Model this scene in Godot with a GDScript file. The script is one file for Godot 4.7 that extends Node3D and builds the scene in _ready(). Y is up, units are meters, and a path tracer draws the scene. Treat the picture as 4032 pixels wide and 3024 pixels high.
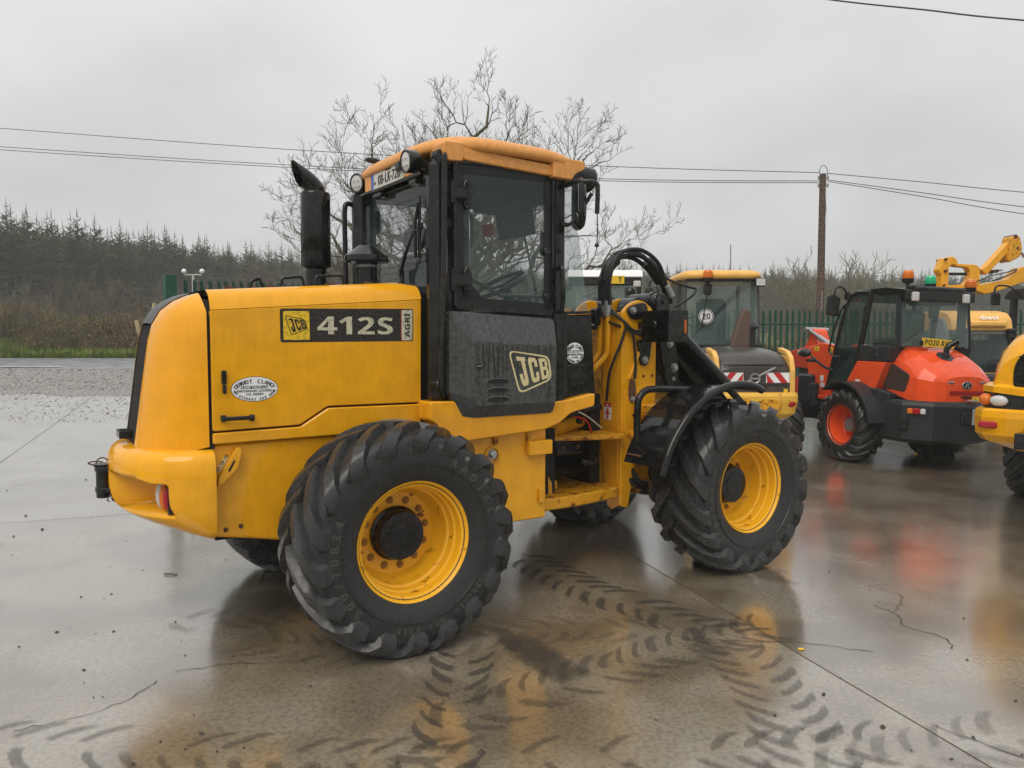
extends Node3D
# A wheel loader yard on a wet, overcast day. y up, metres; the camera stands at x = 0, z = 0.

var taken := {}
var mats := {}
var texs := {}
var rng := RandomNumberGenerator.new()

# ---------------------------------------------------------------- geometry
class Geo:
	var st := SurfaceTool.new()
	var xf := Transform3D.IDENTITY
	var grp := 1
	var tint := Color.WHITE
	func _init():
		st.begin(Mesh.PRIMITIVE_TRIANGLES)
	func v(p: Vector3, s: int, uv: Vector2) -> void:
		st.set_smooth_group(s)
		st.set_color(tint)
		st.set_uv(uv)
		st.add_vertex(xf * p)
	func tri(a: Vector3, b: Vector3, c: Vector3, s := -1, ua := Vector2.ZERO, ub := Vector2.ZERO, uc := Vector2.ZERO) -> void:
		v(a, s, ua); v(c, s, uc); v(b, s, ub)
	func quad(a: Vector3, b: Vector3, c: Vector3, d: Vector3, s := -1) -> void:
		var u0 := Vector2(0, 0); var u1 := Vector2(1, 0); var u2 := Vector2(1, 1); var u3 := Vector2(0, 1)
		tri(a, b, c, s, u0, u1, u2); tri(a, c, d, s, u0, u2, u3)
	func away(a: Vector3, b: Vector3, c: Vector3, o: Vector3, s := -1) -> void:
		if (b - a).cross(c - a).dot((a + b + c) / 3.0 - o) < 0.0: tri(a, c, b, s)
		else: tri(a, b, c, s)
	func quad_away(a: Vector3, b: Vector3, c: Vector3, d: Vector3, o: Vector3, s := -1) -> void:
		away(a, b, c, o, s); away(a, c, d, o, s)
	func box(c: Vector3, size: Vector3, ch := 0.0, turn := Basis.IDENTITY) -> Geo:
		var h := size / 2.0
		ch = minf(ch, minf(h.x, minf(h.y, h.z)) * 0.9)
		var f := func(sx: float, sy: float, sz: float, axis: int) -> Vector3:
			var p := Vector3(sx * (h.x - ch), sy * (h.y - ch), sz * (h.z - ch))
			p[axis] = [sx, sy, sz][axis] * h[axis]
			return c + turn * p
		for axis in 3:
			for s in [-1.0, 1.0]:
				var q: Array[Vector3] = []
				for k in [[-1.0, -1.0], [1.0, -1.0], [1.0, 1.0], [-1.0, 1.0]]:
					var sg := [0.0, 0.0, 0.0]
					sg[axis] = s; sg[(axis + 1) % 3] = k[0]; sg[(axis + 2) % 3] = k[1]
					q.append(f.call(sg[0], sg[1], sg[2], axis))
				quad_away(q[0], q[1], q[2], q[3], c)
		if ch > 0.0:
			for axis in 3:
				var b := (axis + 1) % 3
				var d := (axis + 2) % 3
				for s in [-1.0, 1.0]:
					for t in [-1.0, 1.0]:
						var lo := [0.0, 0.0, 0.0]; var hi := [0.0, 0.0, 0.0]
						lo[axis] = -1.0; hi[axis] = 1.0
						lo[b] = s; hi[b] = s; lo[d] = t; hi[d] = t
						quad_away(f.call(lo[0], lo[1], lo[2], b), f.call(hi[0], hi[1], hi[2], b), f.call(hi[0], hi[1], hi[2], d), f.call(lo[0], lo[1], lo[2], d), c)
			for sx in [-1.0, 1.0]:
				for sy in [-1.0, 1.0]:
					for sz in [-1.0, 1.0]:
						away(f.call(sx, sy, sz, 0), f.call(sx, sy, sz, 1), f.call(sx, sy, sz, 2), c)
		return self
	# a polygon of the xy plane between two depths, its edges bevelled
	func prism(poly: PackedVector2Array, z0: float, z1: float, bev := 0.0, smooth := false) -> Geo:
		var n := poly.size()
		var area := 0.0
		for i in n: area += poly[i].cross(poly[(i + 1) % n])
		var p := poly.duplicate()
		if area < 0.0: p.reverse()
		if z0 > z1:
			var t := z0
			z0 = z1; z1 = t
		var q := PackedVector2Array()
		var idx := PackedInt32Array()
		for attempt in 4:
			q.clear()
			for i in n:
				var e0 := (p[i] - p[(i + n - 1) % n]).normalized()
				var e1 := (p[(i + 1) % n] - p[i]).normalized()
				var m := Vector2(-e0.y, e0.x) + Vector2(-e1.y, e1.x)
				q.append(p[i] + m / maxf(0.4, m.length_squared() / 2.0) * bev)
			idx = Geometry2D.triangulate_polygon(q)
			if not idx.is_empty(): break
			bev = bev * 0.5 if attempt < 2 else 0.0
		if idx.is_empty(): push_error("no faces: " + str(p))
		for k in range(0, idx.size(), 3):
			var a := q[idx[k]]; var b := q[idx[k + 1]]; var c := q[idx[k + 2]]
			if (b - a).cross(c - a) < 0.0:
				var t2 := b
				b = c; c = t2
			tri(Vector3(a.x, a.y, z1), Vector3(b.x, b.y, z1), Vector3(c.x, c.y, z1), -1, a, b, c)
			tri(Vector3(a.x, a.y, z0), Vector3(c.x, c.y, z0), Vector3(b.x, b.y, z0), -1, a, c, b)
		grp += 1
		for i in n:
			var j := (i + 1) % n
			var s := grp if smooth else -1
			var rows := [[q[i], q[j], z0], [p[i], p[j], z0 + bev], [p[i], p[j], z1 - bev], [q[i], q[j], z1]] if bev > 0.0 else [[p[i], p[j], z0], [p[i], p[j], z1]]
			for r in rows.size() - 1:
				var lo: Array = rows[r]; var hi: Array = rows[r + 1]
				quad(Vector3(lo[0].x, lo[0].y, lo[2]), Vector3(lo[1].x, lo[1].y, lo[2]), Vector3(hi[1].x, hi[1].y, hi[2]), Vector3(hi[0].x, hi[0].y, hi[2]), s if r == (1 if bev > 0.0 else 0) else -1)
		return self
	func tube(pts: PackedVector3Array, radius, sides := 10, caps := true) -> Geo:
		grp += 1
		var g := grp
		var rings: Array[PackedVector3Array] = []
		var up := Vector3.UP
		for i in pts.size():
			var d := (pts[mini(i + 1, pts.size() - 1)] - pts[maxi(i - 1, 0)]).normalized()
			if i == 0 and absf(d.dot(up)) > 0.9: up = Vector3.RIGHT
			var x := up.cross(d).normalized()
			up = d.cross(x)
			var r: float = radius[i] if radius is Array or radius is PackedFloat32Array else radius
			var ring := PackedVector3Array()
			for k in sides:
				var a := TAU * k / sides
				ring.append(pts[i] + (x * cos(a) + up * sin(a)) * r)
			rings.append(ring)
		loft(rings, true, g)
		if caps:
			for e in [[rings[0], pts[0]], [rings[-1], pts[-1]]]:
				var o: Vector3 = (pts[0] + pts[1]) / 2.0 if e[1] == pts[0] else (pts[-1] + pts[-2]) / 2.0
				for k in sides: away(e[1], e[0][k], e[0][(k + 1) % sides], o)
		return self
	func loft(rings: Array, closed := true, s := -1, cap := false) -> Geo:
		for i in rings.size() - 1:
			var a: PackedVector3Array = rings[i]
			var b: PackedVector3Array = rings[i + 1]
			var n := a.size()
			for k in (n if closed else n - 1):
				var l := (k + 1) % n
				var u0 := float(k) / n; var u1 := float(k + 1) / n
				var v0 := float(i) / (rings.size() - 1); var v1 := float(i + 1) / (rings.size() - 1)
				if a[k].distance_squared_to(a[l]) > 1e-12: tri(a[k], a[l], b[l], s, Vector2(u0, v0), Vector2(u1, v0), Vector2(u1, v1))
				if b[k].distance_squared_to(b[l]) > 1e-12: tri(a[k], b[l], b[k], s, Vector2(u0, v0), Vector2(u1, v1), Vector2(u0, v1))
		if cap:
			for e in [[rings[0], rings[1]], [rings[-1], rings[-2]]]:
				var m := Vector3.ZERO; var o := Vector3.ZERO
				for p in e[0]: m += p / e[0].size()
				for p in e[1]: o += p / e[1].size()
				for k in e[0].size(): away(m, e[0][k], e[0][(k + 1) % e[0].size()], o)
		return self
	# (radius, height) pairs turned about the y axis; creases above 35 degrees stay sharp
	func lathe(prof: PackedVector2Array, sides := 32, from := 0.0, to := TAU) -> Geo:
		grp += 1
		for i in prof.size() - 1:
			if i > 0:
				var d0 := (prof[i] - prof[i - 1]).normalized(); var d1 := (prof[i + 1] - prof[i]).normalized()
				if d0.dot(d1) < 0.82: grp += 1
			for k in sides:
				var a0 := lerpf(from, to, float(k) / sides); var a1 := lerpf(from, to, float(k + 1) / sides)
				var p0 := Vector3(cos(a0) * prof[i].x, prof[i].y, sin(a0) * prof[i].x); var p1 := Vector3(cos(a1) * prof[i].x, prof[i].y, sin(a1) * prof[i].x)
				var q0 := Vector3(cos(a0) * prof[i + 1].x, prof[i + 1].y, sin(a0) * prof[i + 1].x); var q1 := Vector3(cos(a1) * prof[i + 1].x, prof[i + 1].y, sin(a1) * prof[i + 1].x)
				if prof[i].x > 1e-5: tri(p0, q0, p1, grp)
				if prof[i + 1].x > 1e-5: tri(p1, q0, q1, grp)
		return self
	func ball(c: Vector3, r: Vector3, n := 12) -> Geo:
		var keep := xf
		xf = xf * Transform3D(Basis.from_scale(r), c)
		var prof := PackedVector2Array()
		for i in n / 2 + 1:
			var a := PI * i / (n / 2) - PI / 2
			prof.append(Vector2(maxf(cos(a), 0.0), sin(a)))
		lathe(prof, n)
		xf = keep
		return self
	func cyl(a: Vector3, b: Vector3, r: float, sides := 16, bev := 0.0) -> Geo:
		var keep := xf
		var d := b - a
		var l := d.length()
		xf = xf * Transform3D(lay(d), a)
		if bev > 0.0: lathe(PackedVector2Array([Vector2(0, 0), Vector2(r - bev, 0), Vector2(r, bev), Vector2(r, l - bev), Vector2(r - bev, l), Vector2(0, l)]), sides)
		else: lathe(PackedVector2Array([Vector2(0, 0), Vector2(r, 0), Vector2(r, l), Vector2(0, l)]), sides)
		xf = keep
		return self
	func lay(d: Vector3) -> Basis:      # y axis along d
		var y := d.normalized()
		var x := y.cross(Vector3.FORWARD if absf(y.z) < 0.9 else Vector3.RIGHT).normalized()
		return Basis(x, y, x.cross(y))
	func bolt(p: Vector3, n: Vector3, r: float) -> Geo:
		var keep := xf
		xf = xf * Transform3D(lay(n), p)
		lathe(PackedVector2Array([Vector2(r * 1.45, 0), Vector2(r * 1.45, r * 0.25), Vector2(r, r * 0.25)]), 14)
		lathe(PackedVector2Array([Vector2(r, r * 0.25), Vector2(r, r * 1.0), Vector2(r * 0.8, r * 1.15), Vector2(0, r * 1.15)]), 6)
		xf = keep
		return self
	func done() -> ArrayMesh:
		st.generate_normals()
		st.index()
		return st.commit()

func P2(a: Array) -> PackedVector2Array:
	var o := PackedVector2Array()
	for i in range(0, a.size(), 2): o.append(Vector2(a[i], a[i + 1]))
	return o

func P3(a: Array) -> PackedVector3Array:
	var o := PackedVector3Array()
	for i in range(0, a.size(), 3): o.append(Vector3(a[i], a[i + 1], a[i + 2]))
	return o

# rounds the corners of a polygon
func rounded(p: PackedVector2Array, r: float, n := 4) -> PackedVector2Array:
	var o := PackedVector2Array()
	for i in p.size():
		var a := p[(i + p.size() - 1) % p.size()]; var b := p[i]; var c := p[(i + 1) % p.size()]
		var rr := minf(r, minf(a.distance_to(b), c.distance_to(b)) * 0.48)
		var s := b + (a - b).normalized() * rr; var e := b + (c - b).normalized() * rr
		for k in n + 1:
			var t := float(k) / n
			o.append(s.lerp(b, t).lerp(b.lerp(e, t), t))
	return o

# smooths a path of points
func curve(p: PackedVector3Array, per := 6) -> PackedVector3Array:
	var o := PackedVector3Array()
	for i in p.size() - 1:
		var a := p[maxi(i - 1, 0)]; var d := p[mini(i + 2, p.size() - 1)]
		for k in per: o.append(p[i].cubic_interpolate(p[i + 1], a, d, float(k) / per))
	o.append(p[-1])
	return o

# ---------------------------------------------------------------- nodes
func numbered(n: String) -> String:
	taken[n] = taken.get(n, -1) + 1
	return n if taken[n] == 0 else "%s_%03d" % [n, taken[n]]

func thing(called: String, label: String, category: String, at := Vector3.ZERO, turn := 0.0, group := "") -> Node3D:
	var o := Node3D.new()
	o.name = numbered(called)
	add_child(o)
	o.position = at
	o.rotation_degrees.y = turn
	tag(o, label, category, group)
	return o

func tag(o: Node, label: String, category: String, group := "") -> void:
	if label: o.set_meta("label", label)
	if category: o.set_meta("category", category)
	if group: o.set_meta("group", group)

func put(called: String, g, m: Material, parent: Node = self) -> MeshInstance3D:
	var o := MeshInstance3D.new()
	if parent == self:
		o.name = numbered(called)
	else:
		var k := 0
		var nm := called
		while parent.has_node(NodePath(nm)):
			k += 1
			nm = "%s_%03d" % [called, k]
		o.name = nm
	o.mesh = g.done() if g is Geo else g
	o.material_override = m
	parent.add_child(o, true)
	return o

func group_part(called: String, parent: Node, at := Vector3.ZERO) -> Node3D:
	var o := Node3D.new()
	var k := 0
	var nm := called
	while parent.has_node(NodePath(nm)):
		k += 1
		nm = "%s_%03d" % [called, k]
	o.name = nm
	parent.add_child(o, true)
	o.position = at
	return o

func struct(called: String, g, m: Material) -> MeshInstance3D:
	var o := put(called, g, m)
	o.set_meta("kind", "structure")
	return o

# ---------------------------------------------------------------- materials
func noise_tex(key: String, freq: float, lo: Color, hi: Color, octaves := 5, size := 512, a := 0.25, b := 0.75, kind := FastNoiseLite.TYPE_SIMPLEX_SMOOTH) -> NoiseTexture2D:
	if texs.has(key): return texs[key]
	var n := FastNoiseLite.new()
	n.seed = hash(key) % 1000
	n.noise_type = kind
	n.frequency = freq
	n.fractal_octaves = octaves
	var t := NoiseTexture2D.new()
	t.width = size; t.height = size
	t.seamless = true
	t.noise = n
	var r := Gradient.new()
	r.offsets = PackedFloat32Array([a, b]); r.colors = PackedColorArray([lo, hi])
	t.color_ramp = r
	texs[key] = t
	return t

func grey(l: float) -> Color: return Color(l, l, l)

# base colours are linear; tex multiplies them
func mat(key: String, c: Color, rough := 0.5, metal := 0.0, tex: Texture2D = null, scale := 1.0, rtex: Texture2D = null, bump: Texture2D = null, depth := 0.0) -> StandardMaterial3D:
	if mats.has(key): return mats[key]
	var m := StandardMaterial3D.new()
	m.resource_name = key
	var s := c.linear_to_srgb()
	s.a = c.a
	m.albedo_color = s
	m.roughness = rough
	m.metallic = metal
	m.metallic_specular = 0.42
	if tex or rtex or bump:
		m.uv1_triplanar = true
		m.uv1_scale = Vector3.ONE * scale
		m.albedo_texture = tex
		if rtex: m.roughness_texture = rtex
		if bump:
			m.heightmap_enabled = true
			m.heightmap_texture = bump
			m.heightmap_scale = depth
	mats[key] = m
	return m

func glass(key: String, c: Color, alpha: float) -> StandardMaterial3D:
	if mats.has(key): return mats[key]
	var m := mat(key, c, 0.03)
	m.transparency = BaseMaterial3D.TRANSPARENCY_ALPHA
	m.albedo_color.a = alpha
	return m

var font_bold: Font
func bold() -> Font:
	if font_bold == null:
		var f := SystemFont.new()
		f.font_names = PackedStringArray(["Droid Sans"])
		f.font_weight = 700
		font_bold = f
	return font_bold

# appends lettering of cap height h, centred, in the xy plane of at, to g
func letters(g: Geo, s: String, h: float, at: Transform3D, stretch := 1.0, depth := 0.002) -> void:
	var t := TextMesh.new()
	t.font = bold()
	t.text = s
	t.font_size = 32
	t.pixel_size = h / 23.0
	t.depth = depth
	t.curve_step = 2.0
	g.st.set_color(g.tint)
	var a := t.get_mesh_arrays()
	var vs: PackedVector3Array = a[Mesh.ARRAY_VERTEX]
	var ix = a[Mesh.ARRAY_INDEX]
	var list: PackedInt32Array = ix if ix != null else PackedInt32Array(range(vs.size()))
	var w := at * Transform3D(Basis.from_scale(Vector3(stretch, 1, 1)), Vector3.ZERO)
	for k in range(0, list.size(), 3):
		g.v(w * vs[list[k]], -1, Vector2.ZERO); g.v(w * vs[list[k + 1]], -1, Vector2.ZERO); g.v(w * vs[list[k + 2]], -1, Vector2.ZERO)

# letters along an arc of an ellipse
func arc_letters(g: Geo, s: String, h: float, at: Transform3D, rx: float, ry: float, a0: float, a1: float, stretch := 1.0, inward := false) -> void:
	for i in s.length():
		if s[i] == " ": continue
		var a := deg_to_rad(lerpf(a0, a1, float(i) / maxf(1.0, s.length() - 1)))
		var p := Vector2(cos(a) * rx, sin(a) * ry)
		var tangent := Vector2(-sin(a) * rx, cos(a) * ry)
		var turn := tangent.angle() + (0.0 if inward else PI)
		letters(g, s[i], h, at * Transform3D(Basis(Vector3.BACK, turn), Vector3(p.x, p.y, 0)), stretch)
func _ready() -> void:
	rng.seed = 4127
	# camera, sky, light, exposure
	var cam := Camera3D.new()
	cam.name = "camera"
	cam.position = Vector3(0, 1.735, 0)
	cam.rotation_degrees = Vector3(-3.42, 0, 0)
	cam.fov = 53.07
	cam.near = 0.05
	cam.far = 2000.0
	add_child(cam)
	cam.current = true
	var we := WorldEnvironment.new()
	we.name = "overcast_air"
	var env := Environment.new()
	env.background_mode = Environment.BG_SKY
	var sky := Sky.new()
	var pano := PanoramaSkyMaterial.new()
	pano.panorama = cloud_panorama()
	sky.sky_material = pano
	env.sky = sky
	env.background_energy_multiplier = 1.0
	env.tonemap_mode = Environment.TONE_MAPPER_LINEAR
	env.tonemap_exposure = 1.25
	env.fog_enabled = true
	env.fog_density = 0.0018
	env.fog_light_color = Color(0.82, 0.82, 0.79)
	env.sdfgi_enabled = true
	env.ssao_enabled = true
	env.ssil_enabled = true
	we.environment = env
	add_child(we)
	var sun := DirectionalLight3D.new()
	sun.name = "overcast_sun"
	sun.light_energy = 0.5
	sun.light_angular_distance = 40.0
	sun.light_color = Color(1.0, 0.97, 0.93)
	sun.shadow_enabled = true
	sun.rotation_degrees = Vector3(-52, -28, 0)
	add_child(sun)
	materials()
	build_ground()
	build_background()
	build_fences()
	build_loader()
	build_orange_loader()
	build_grey_hood_loader()
	build_edge_loader()
	build_far_machines()
	build_small_things()

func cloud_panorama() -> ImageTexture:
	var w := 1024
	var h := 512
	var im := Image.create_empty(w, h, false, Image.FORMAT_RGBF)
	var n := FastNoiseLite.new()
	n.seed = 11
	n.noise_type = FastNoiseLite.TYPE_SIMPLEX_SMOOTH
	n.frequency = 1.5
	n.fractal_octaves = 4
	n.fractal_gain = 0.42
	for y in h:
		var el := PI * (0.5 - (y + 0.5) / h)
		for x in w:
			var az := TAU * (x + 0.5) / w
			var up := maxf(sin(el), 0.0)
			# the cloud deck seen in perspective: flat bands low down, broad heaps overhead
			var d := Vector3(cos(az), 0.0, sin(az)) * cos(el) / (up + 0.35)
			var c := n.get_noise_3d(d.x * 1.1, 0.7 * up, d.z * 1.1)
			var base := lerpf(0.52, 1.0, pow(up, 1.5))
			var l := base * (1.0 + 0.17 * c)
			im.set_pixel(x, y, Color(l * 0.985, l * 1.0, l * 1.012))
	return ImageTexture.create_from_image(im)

func materials() -> void:
	var fine := noise_tex("fine", 0.03, grey(0.92), grey(1.0))
	var film := noise_tex("film", 0.012, grey(0.955), grey(1.0), 6)
	var grime := noise_tex("grime", 0.02, grey(0.7), grey(1.0), 6, 512, 0.3, 0.7)
	var rusty := noise_tex("rusty", 0.014, Color(0.55, 0.42, 0.32), Color(1, 1, 1), 6, 512, 0.16, 0.42)
	var sheen := noise_tex("sheen", 0.02, grey(0.18), grey(0.5), 4)
	mat("yellow", Color(0.80, 0.37, 0.010), 0.3, 0.0, film, 0.9, noise_tex("paint_gloss", 0.02, grey(0.27), grey(0.36), 4))
	mat("cowl_yellow", Color(0.80, 0.352, 0.012), 0.3, 0.0, film, 0.9, noise_tex("paint_gloss", 0.02, grey(0.2), grey(0.42), 4))
	mat("rim_yellow", Color(0.80, 0.40, 0.012), 0.34, 0.0, noise_tex("chips", 0.012, Color(0.45, 0.32, 0.2), Color(1, 1, 1), 6, 512, 0.17, 0.22), 1.1)
	mat("worn_yellow", Color(0.66, 0.31, 0.012), 0.42, 0.0, rusty, 1.4)
	mat("faded_orange", Color(0.74, 0.33, 0.085), 0.42, 0.0, fine, 1.2)
	mat("black", grey(0.02), 0.42, 0.0, grime, 1.1, sheen)
	mat("black_paint", grey(0.014), 0.3, 0.0, grime, 1.4, noise_tex("wet_gloss", 0.015, grey(0.12), grey(0.42), 4))
	mat("dark", grey(0.012), 0.7)
	mat("rubber_hose", grey(0.018), 0.45, 0.0, grime, 3.0)
	mat("grey_plastic", grey(0.075), 0.55, 0.0, noise_tex("plastic_wear", 0.03, grey(0.82), grey(1.0), 6, 512, 0.3, 0.62), 1.7, noise_tex("plastic_gloss", 0.02, grey(0.32), grey(0.62), 4))
	mat("cap_grey", grey(0.05), 0.4, 0.0, fine, 1.0)
	mat("grille_grey", Color(0.035, 0.032, 0.028), 0.6, 0.0, grime, 2.0)
	mat("steel", grey(0.42), 0.34, 0.85, fine, 3.0)
	mat("galvanised", grey(0.38), 0.5, 0.6, fine, 2.0)
	mat("rust", Color(0.14, 0.065, 0.035), 0.85, 0.0, grime, 4.0)
	mat("tyre", grey(0.024), 0.62, 0.0, noise_tex("scuff", 0.02, Color(0.9, 0.9, 0.9), Color(3.6, 3.5, 3.2), 6, 512, 0.38, 0.85), 1.9, noise_tex("tyre_gloss", 0.02, grey(0.36), grey(0.8), 5))
	mat("tyre_lug", grey(0.034), 0.5, 0.0, noise_tex("lug_scuff", 0.025, Color(0.8, 0.8, 0.8), Color(4.2, 4.1, 3.9), 6, 512, 0.36, 0.82), 3.1, noise_tex("tyre_gloss", 0.02, grey(0.36), grey(0.8), 5))
	mat("tyre_print", Color(0.062, 0.060, 0.055), 0.7)
	mat("white_print", grey(0.74), 0.4)
	mat("cream_print", Color(0.66, 0.56, 0.30), 0.45, 0.0, fine, 4.0)
	mat("number_cream", Color(0.52, 0.49, 0.36), 0.45, 0.0, noise_tex("cracks", 0.02, grey(0.86), grey(1.0), 5, 512, 0.3, 0.5), 3.0)
	mat("black_print", grey(0.012), 0.45)
	mat("decal_dark", Color(0.035, 0.031, 0.026), 0.5, 0.0, noise_tex("decal_wear", 0.04, grey(0.55), Color(2.4, 2.2, 1.9), 6, 512, 0.45, 0.95), 3.0)
	mat("logo_yellow", Color(0.72, 0.47, 0.02), 0.4, 0.0, noise_tex("cracks", 0.02, grey(0.86), grey(1.0), 5, 512, 0.3, 0.5), 3.0)
	mat("plate_white", Color(0.60, 0.585, 0.52), 0.45, 0.0, fine, 5.0)
	mat("plate_yellow", Color(0.72, 0.47, 0.02), 0.4)
	mat("blue", Color(0.02, 0.08, 0.42), 0.4)
	mat("red", Color(0.45, 0.02, 0.02), 0.35)
	mat("red_lens", Color(0.34, 0.012, 0.02), 0.12)
	mat("amber_lens", Color(0.62, 0.15, 0.015), 0.12)
	mat("clear_lens", Color(0.52, 0.51, 0.49), 0.1)
	mat("green_lens", Color(0.02, 0.42, 0.20), 0.12)
	mat("mirror_glass", grey(0.6), 0.04, 1.0)
	mat("orange", Color(0.78, 0.088, 0.022), 0.26, 0.0, film, 0.8, noise_tex("paint_gloss", 0.02, grey(0.2), grey(0.42), 4))
	mat("orange_dark", Color(0.50, 0.05, 0.018), 0.4, 0.0, film, 0.9)
	mat("pale_yellow", Color(0.80, 0.45, 0.11), 0.34, 0.0, film, 0.9)
	mat("pale_bumper", Color(0.72, 0.42, 0.055), 0.4, 0.0, noise_tex("bumper_chips", 0.012, Color(0.5, 0.4, 0.3), Color(1, 1, 1), 6, 512, 0.16, 0.22), 0.8)
	mat("hood_grey", Color(0.064, 0.058, 0.052), 0.3, 0.0, film, 1.0)
	mat("charcoal", Color(0.028, 0.03, 0.033), 0.42, 0.0, fine, 1.0)
	mat("cab_interior", grey(0.02), 0.7)
	mat("liner", Color(0.035, 0.036, 0.032), 0.9)
	mat("nut_yellow", Color(0.30, 0.15, 0.02), 0.5)
	mat("seat_fabric", grey(0.022), 0.9)
	mat("fence_green", Color(0.012, 0.074, 0.047), 0.42, 0.0, fine, 1.0)
	mat("pole_wood", Color(0.13, 0.088, 0.068), 0.9, 0.0, noise_tex("bark_streak", 0.03, grey(0.45), Color(1.5, 1.45, 1.4), 5), 1.2)
	mat("wire", grey(0.05), 0.6)
	mat("bark", Color(0.115, 0.10, 0.072), 0.9, 0.0, noise_tex("lichen", 0.04, Color(0.6, 0.6, 0.6), Color(1.5, 1.55, 1.1), 5), 2.0)
	weather(["yellow", "cowl_yellow", "worn_yellow", "faded_orange", "orange", "pale_yellow", "pale_bumper"], Color(0.98, 0.975, 0.965), "rain_runs")
	weather(["grey_plastic", "black", "black_paint", "charcoal", "hood_grey"], Color(0.86, 0.855, 0.84), "dark_runs")
	glass("window_glass", Color(0.06, 0.105, 0.095), 0.24)
	glass("clear_glass", Color(0.20, 0.31, 0.29), 0.24)
	glass("dim_glass", Color(0.03, 0.05, 0.045), 0.6)

# rain-borne dirt that runs down painted panels, laid over their colour
func weather(keys: Array, dirt: Color, key: String) -> void:
	var t := noise_tex(key, 0.02, dirt, Color(1, 1, 1), 6, 512, 0.22, 0.62)
	for k in keys:
		var m: StandardMaterial3D = mats[k]
		m.detail_enabled = true
		m.detail_albedo = t
		m.detail_blend_mode = BaseMaterial3D.BLEND_MODE_MUL
		m.detail_uv_layer = BaseMaterial3D.DETAIL_UV_2
		m.uv2_triplanar = true
		m.uv2_scale = Vector3(2.6, 0.32, 2.6)

# ---------------------------------------------------------------- ground
func ramp(z: float) -> float:
	var k := [[-50.0, 0.0], [6.5, 0.0], [9.0, 0.09], [12.5, 0.36], [16.0, 0.65], [20.0, 0.9], [27.0, 1.0], [40.0, 1.2], [60.0, 1.9], [100.0, 3.6], [180.0, 5.0], [2000.0, 8.0]]
	for i in k.size() - 1:
		if z <= k[i + 1][0]: return lerpf(k[i][1], k[i + 1][1], (z - k[i][0]) / (k[i + 1][0] - k[i][0]))
	return 8.0

func rise(x: float, z: float) -> float:
	var a := lerpf(1.0, 0.08, smoothstep(-7.5, 3.0, x))
	a = lerpf(a, 1.0, smoothstep(45.0, 110.0, z) * 0.75)
	return ramp(z) * a

func sheet(g: Geo, corners: Array, nu: int, nv: int, lift: float, rough := 0.0) -> void:   # four corners as (x, z forward)
	g.grp += 1
	for i in nu:
		for j in nv:
			var q := []
			for k in [[0, 0], [1, 0], [1, 1], [0, 1]]:
				var u := float(i + k[0]) / nu; var v := float(j + k[1]) / nv
				var p: Vector2 = corners[0].lerp(corners[1], u).lerp(corners[3].lerp(corners[2], u), v)
				if rough > 0.0 and j + k[1] == 0: p.y += rough * sin(p.x * 1.7) * sin(p.x * 0.63 + 1.0) + rough * 0.4 * sin(p.x * 5.1)
				q.append(Vector3(p.x, rise(p.x, p.y) + (lift if rough == 0.0 or j + k[1] > 0 else 0.002), -p.y))
			g.quad(q[0], q[1], q[2], q[3], g.grp)

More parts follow.
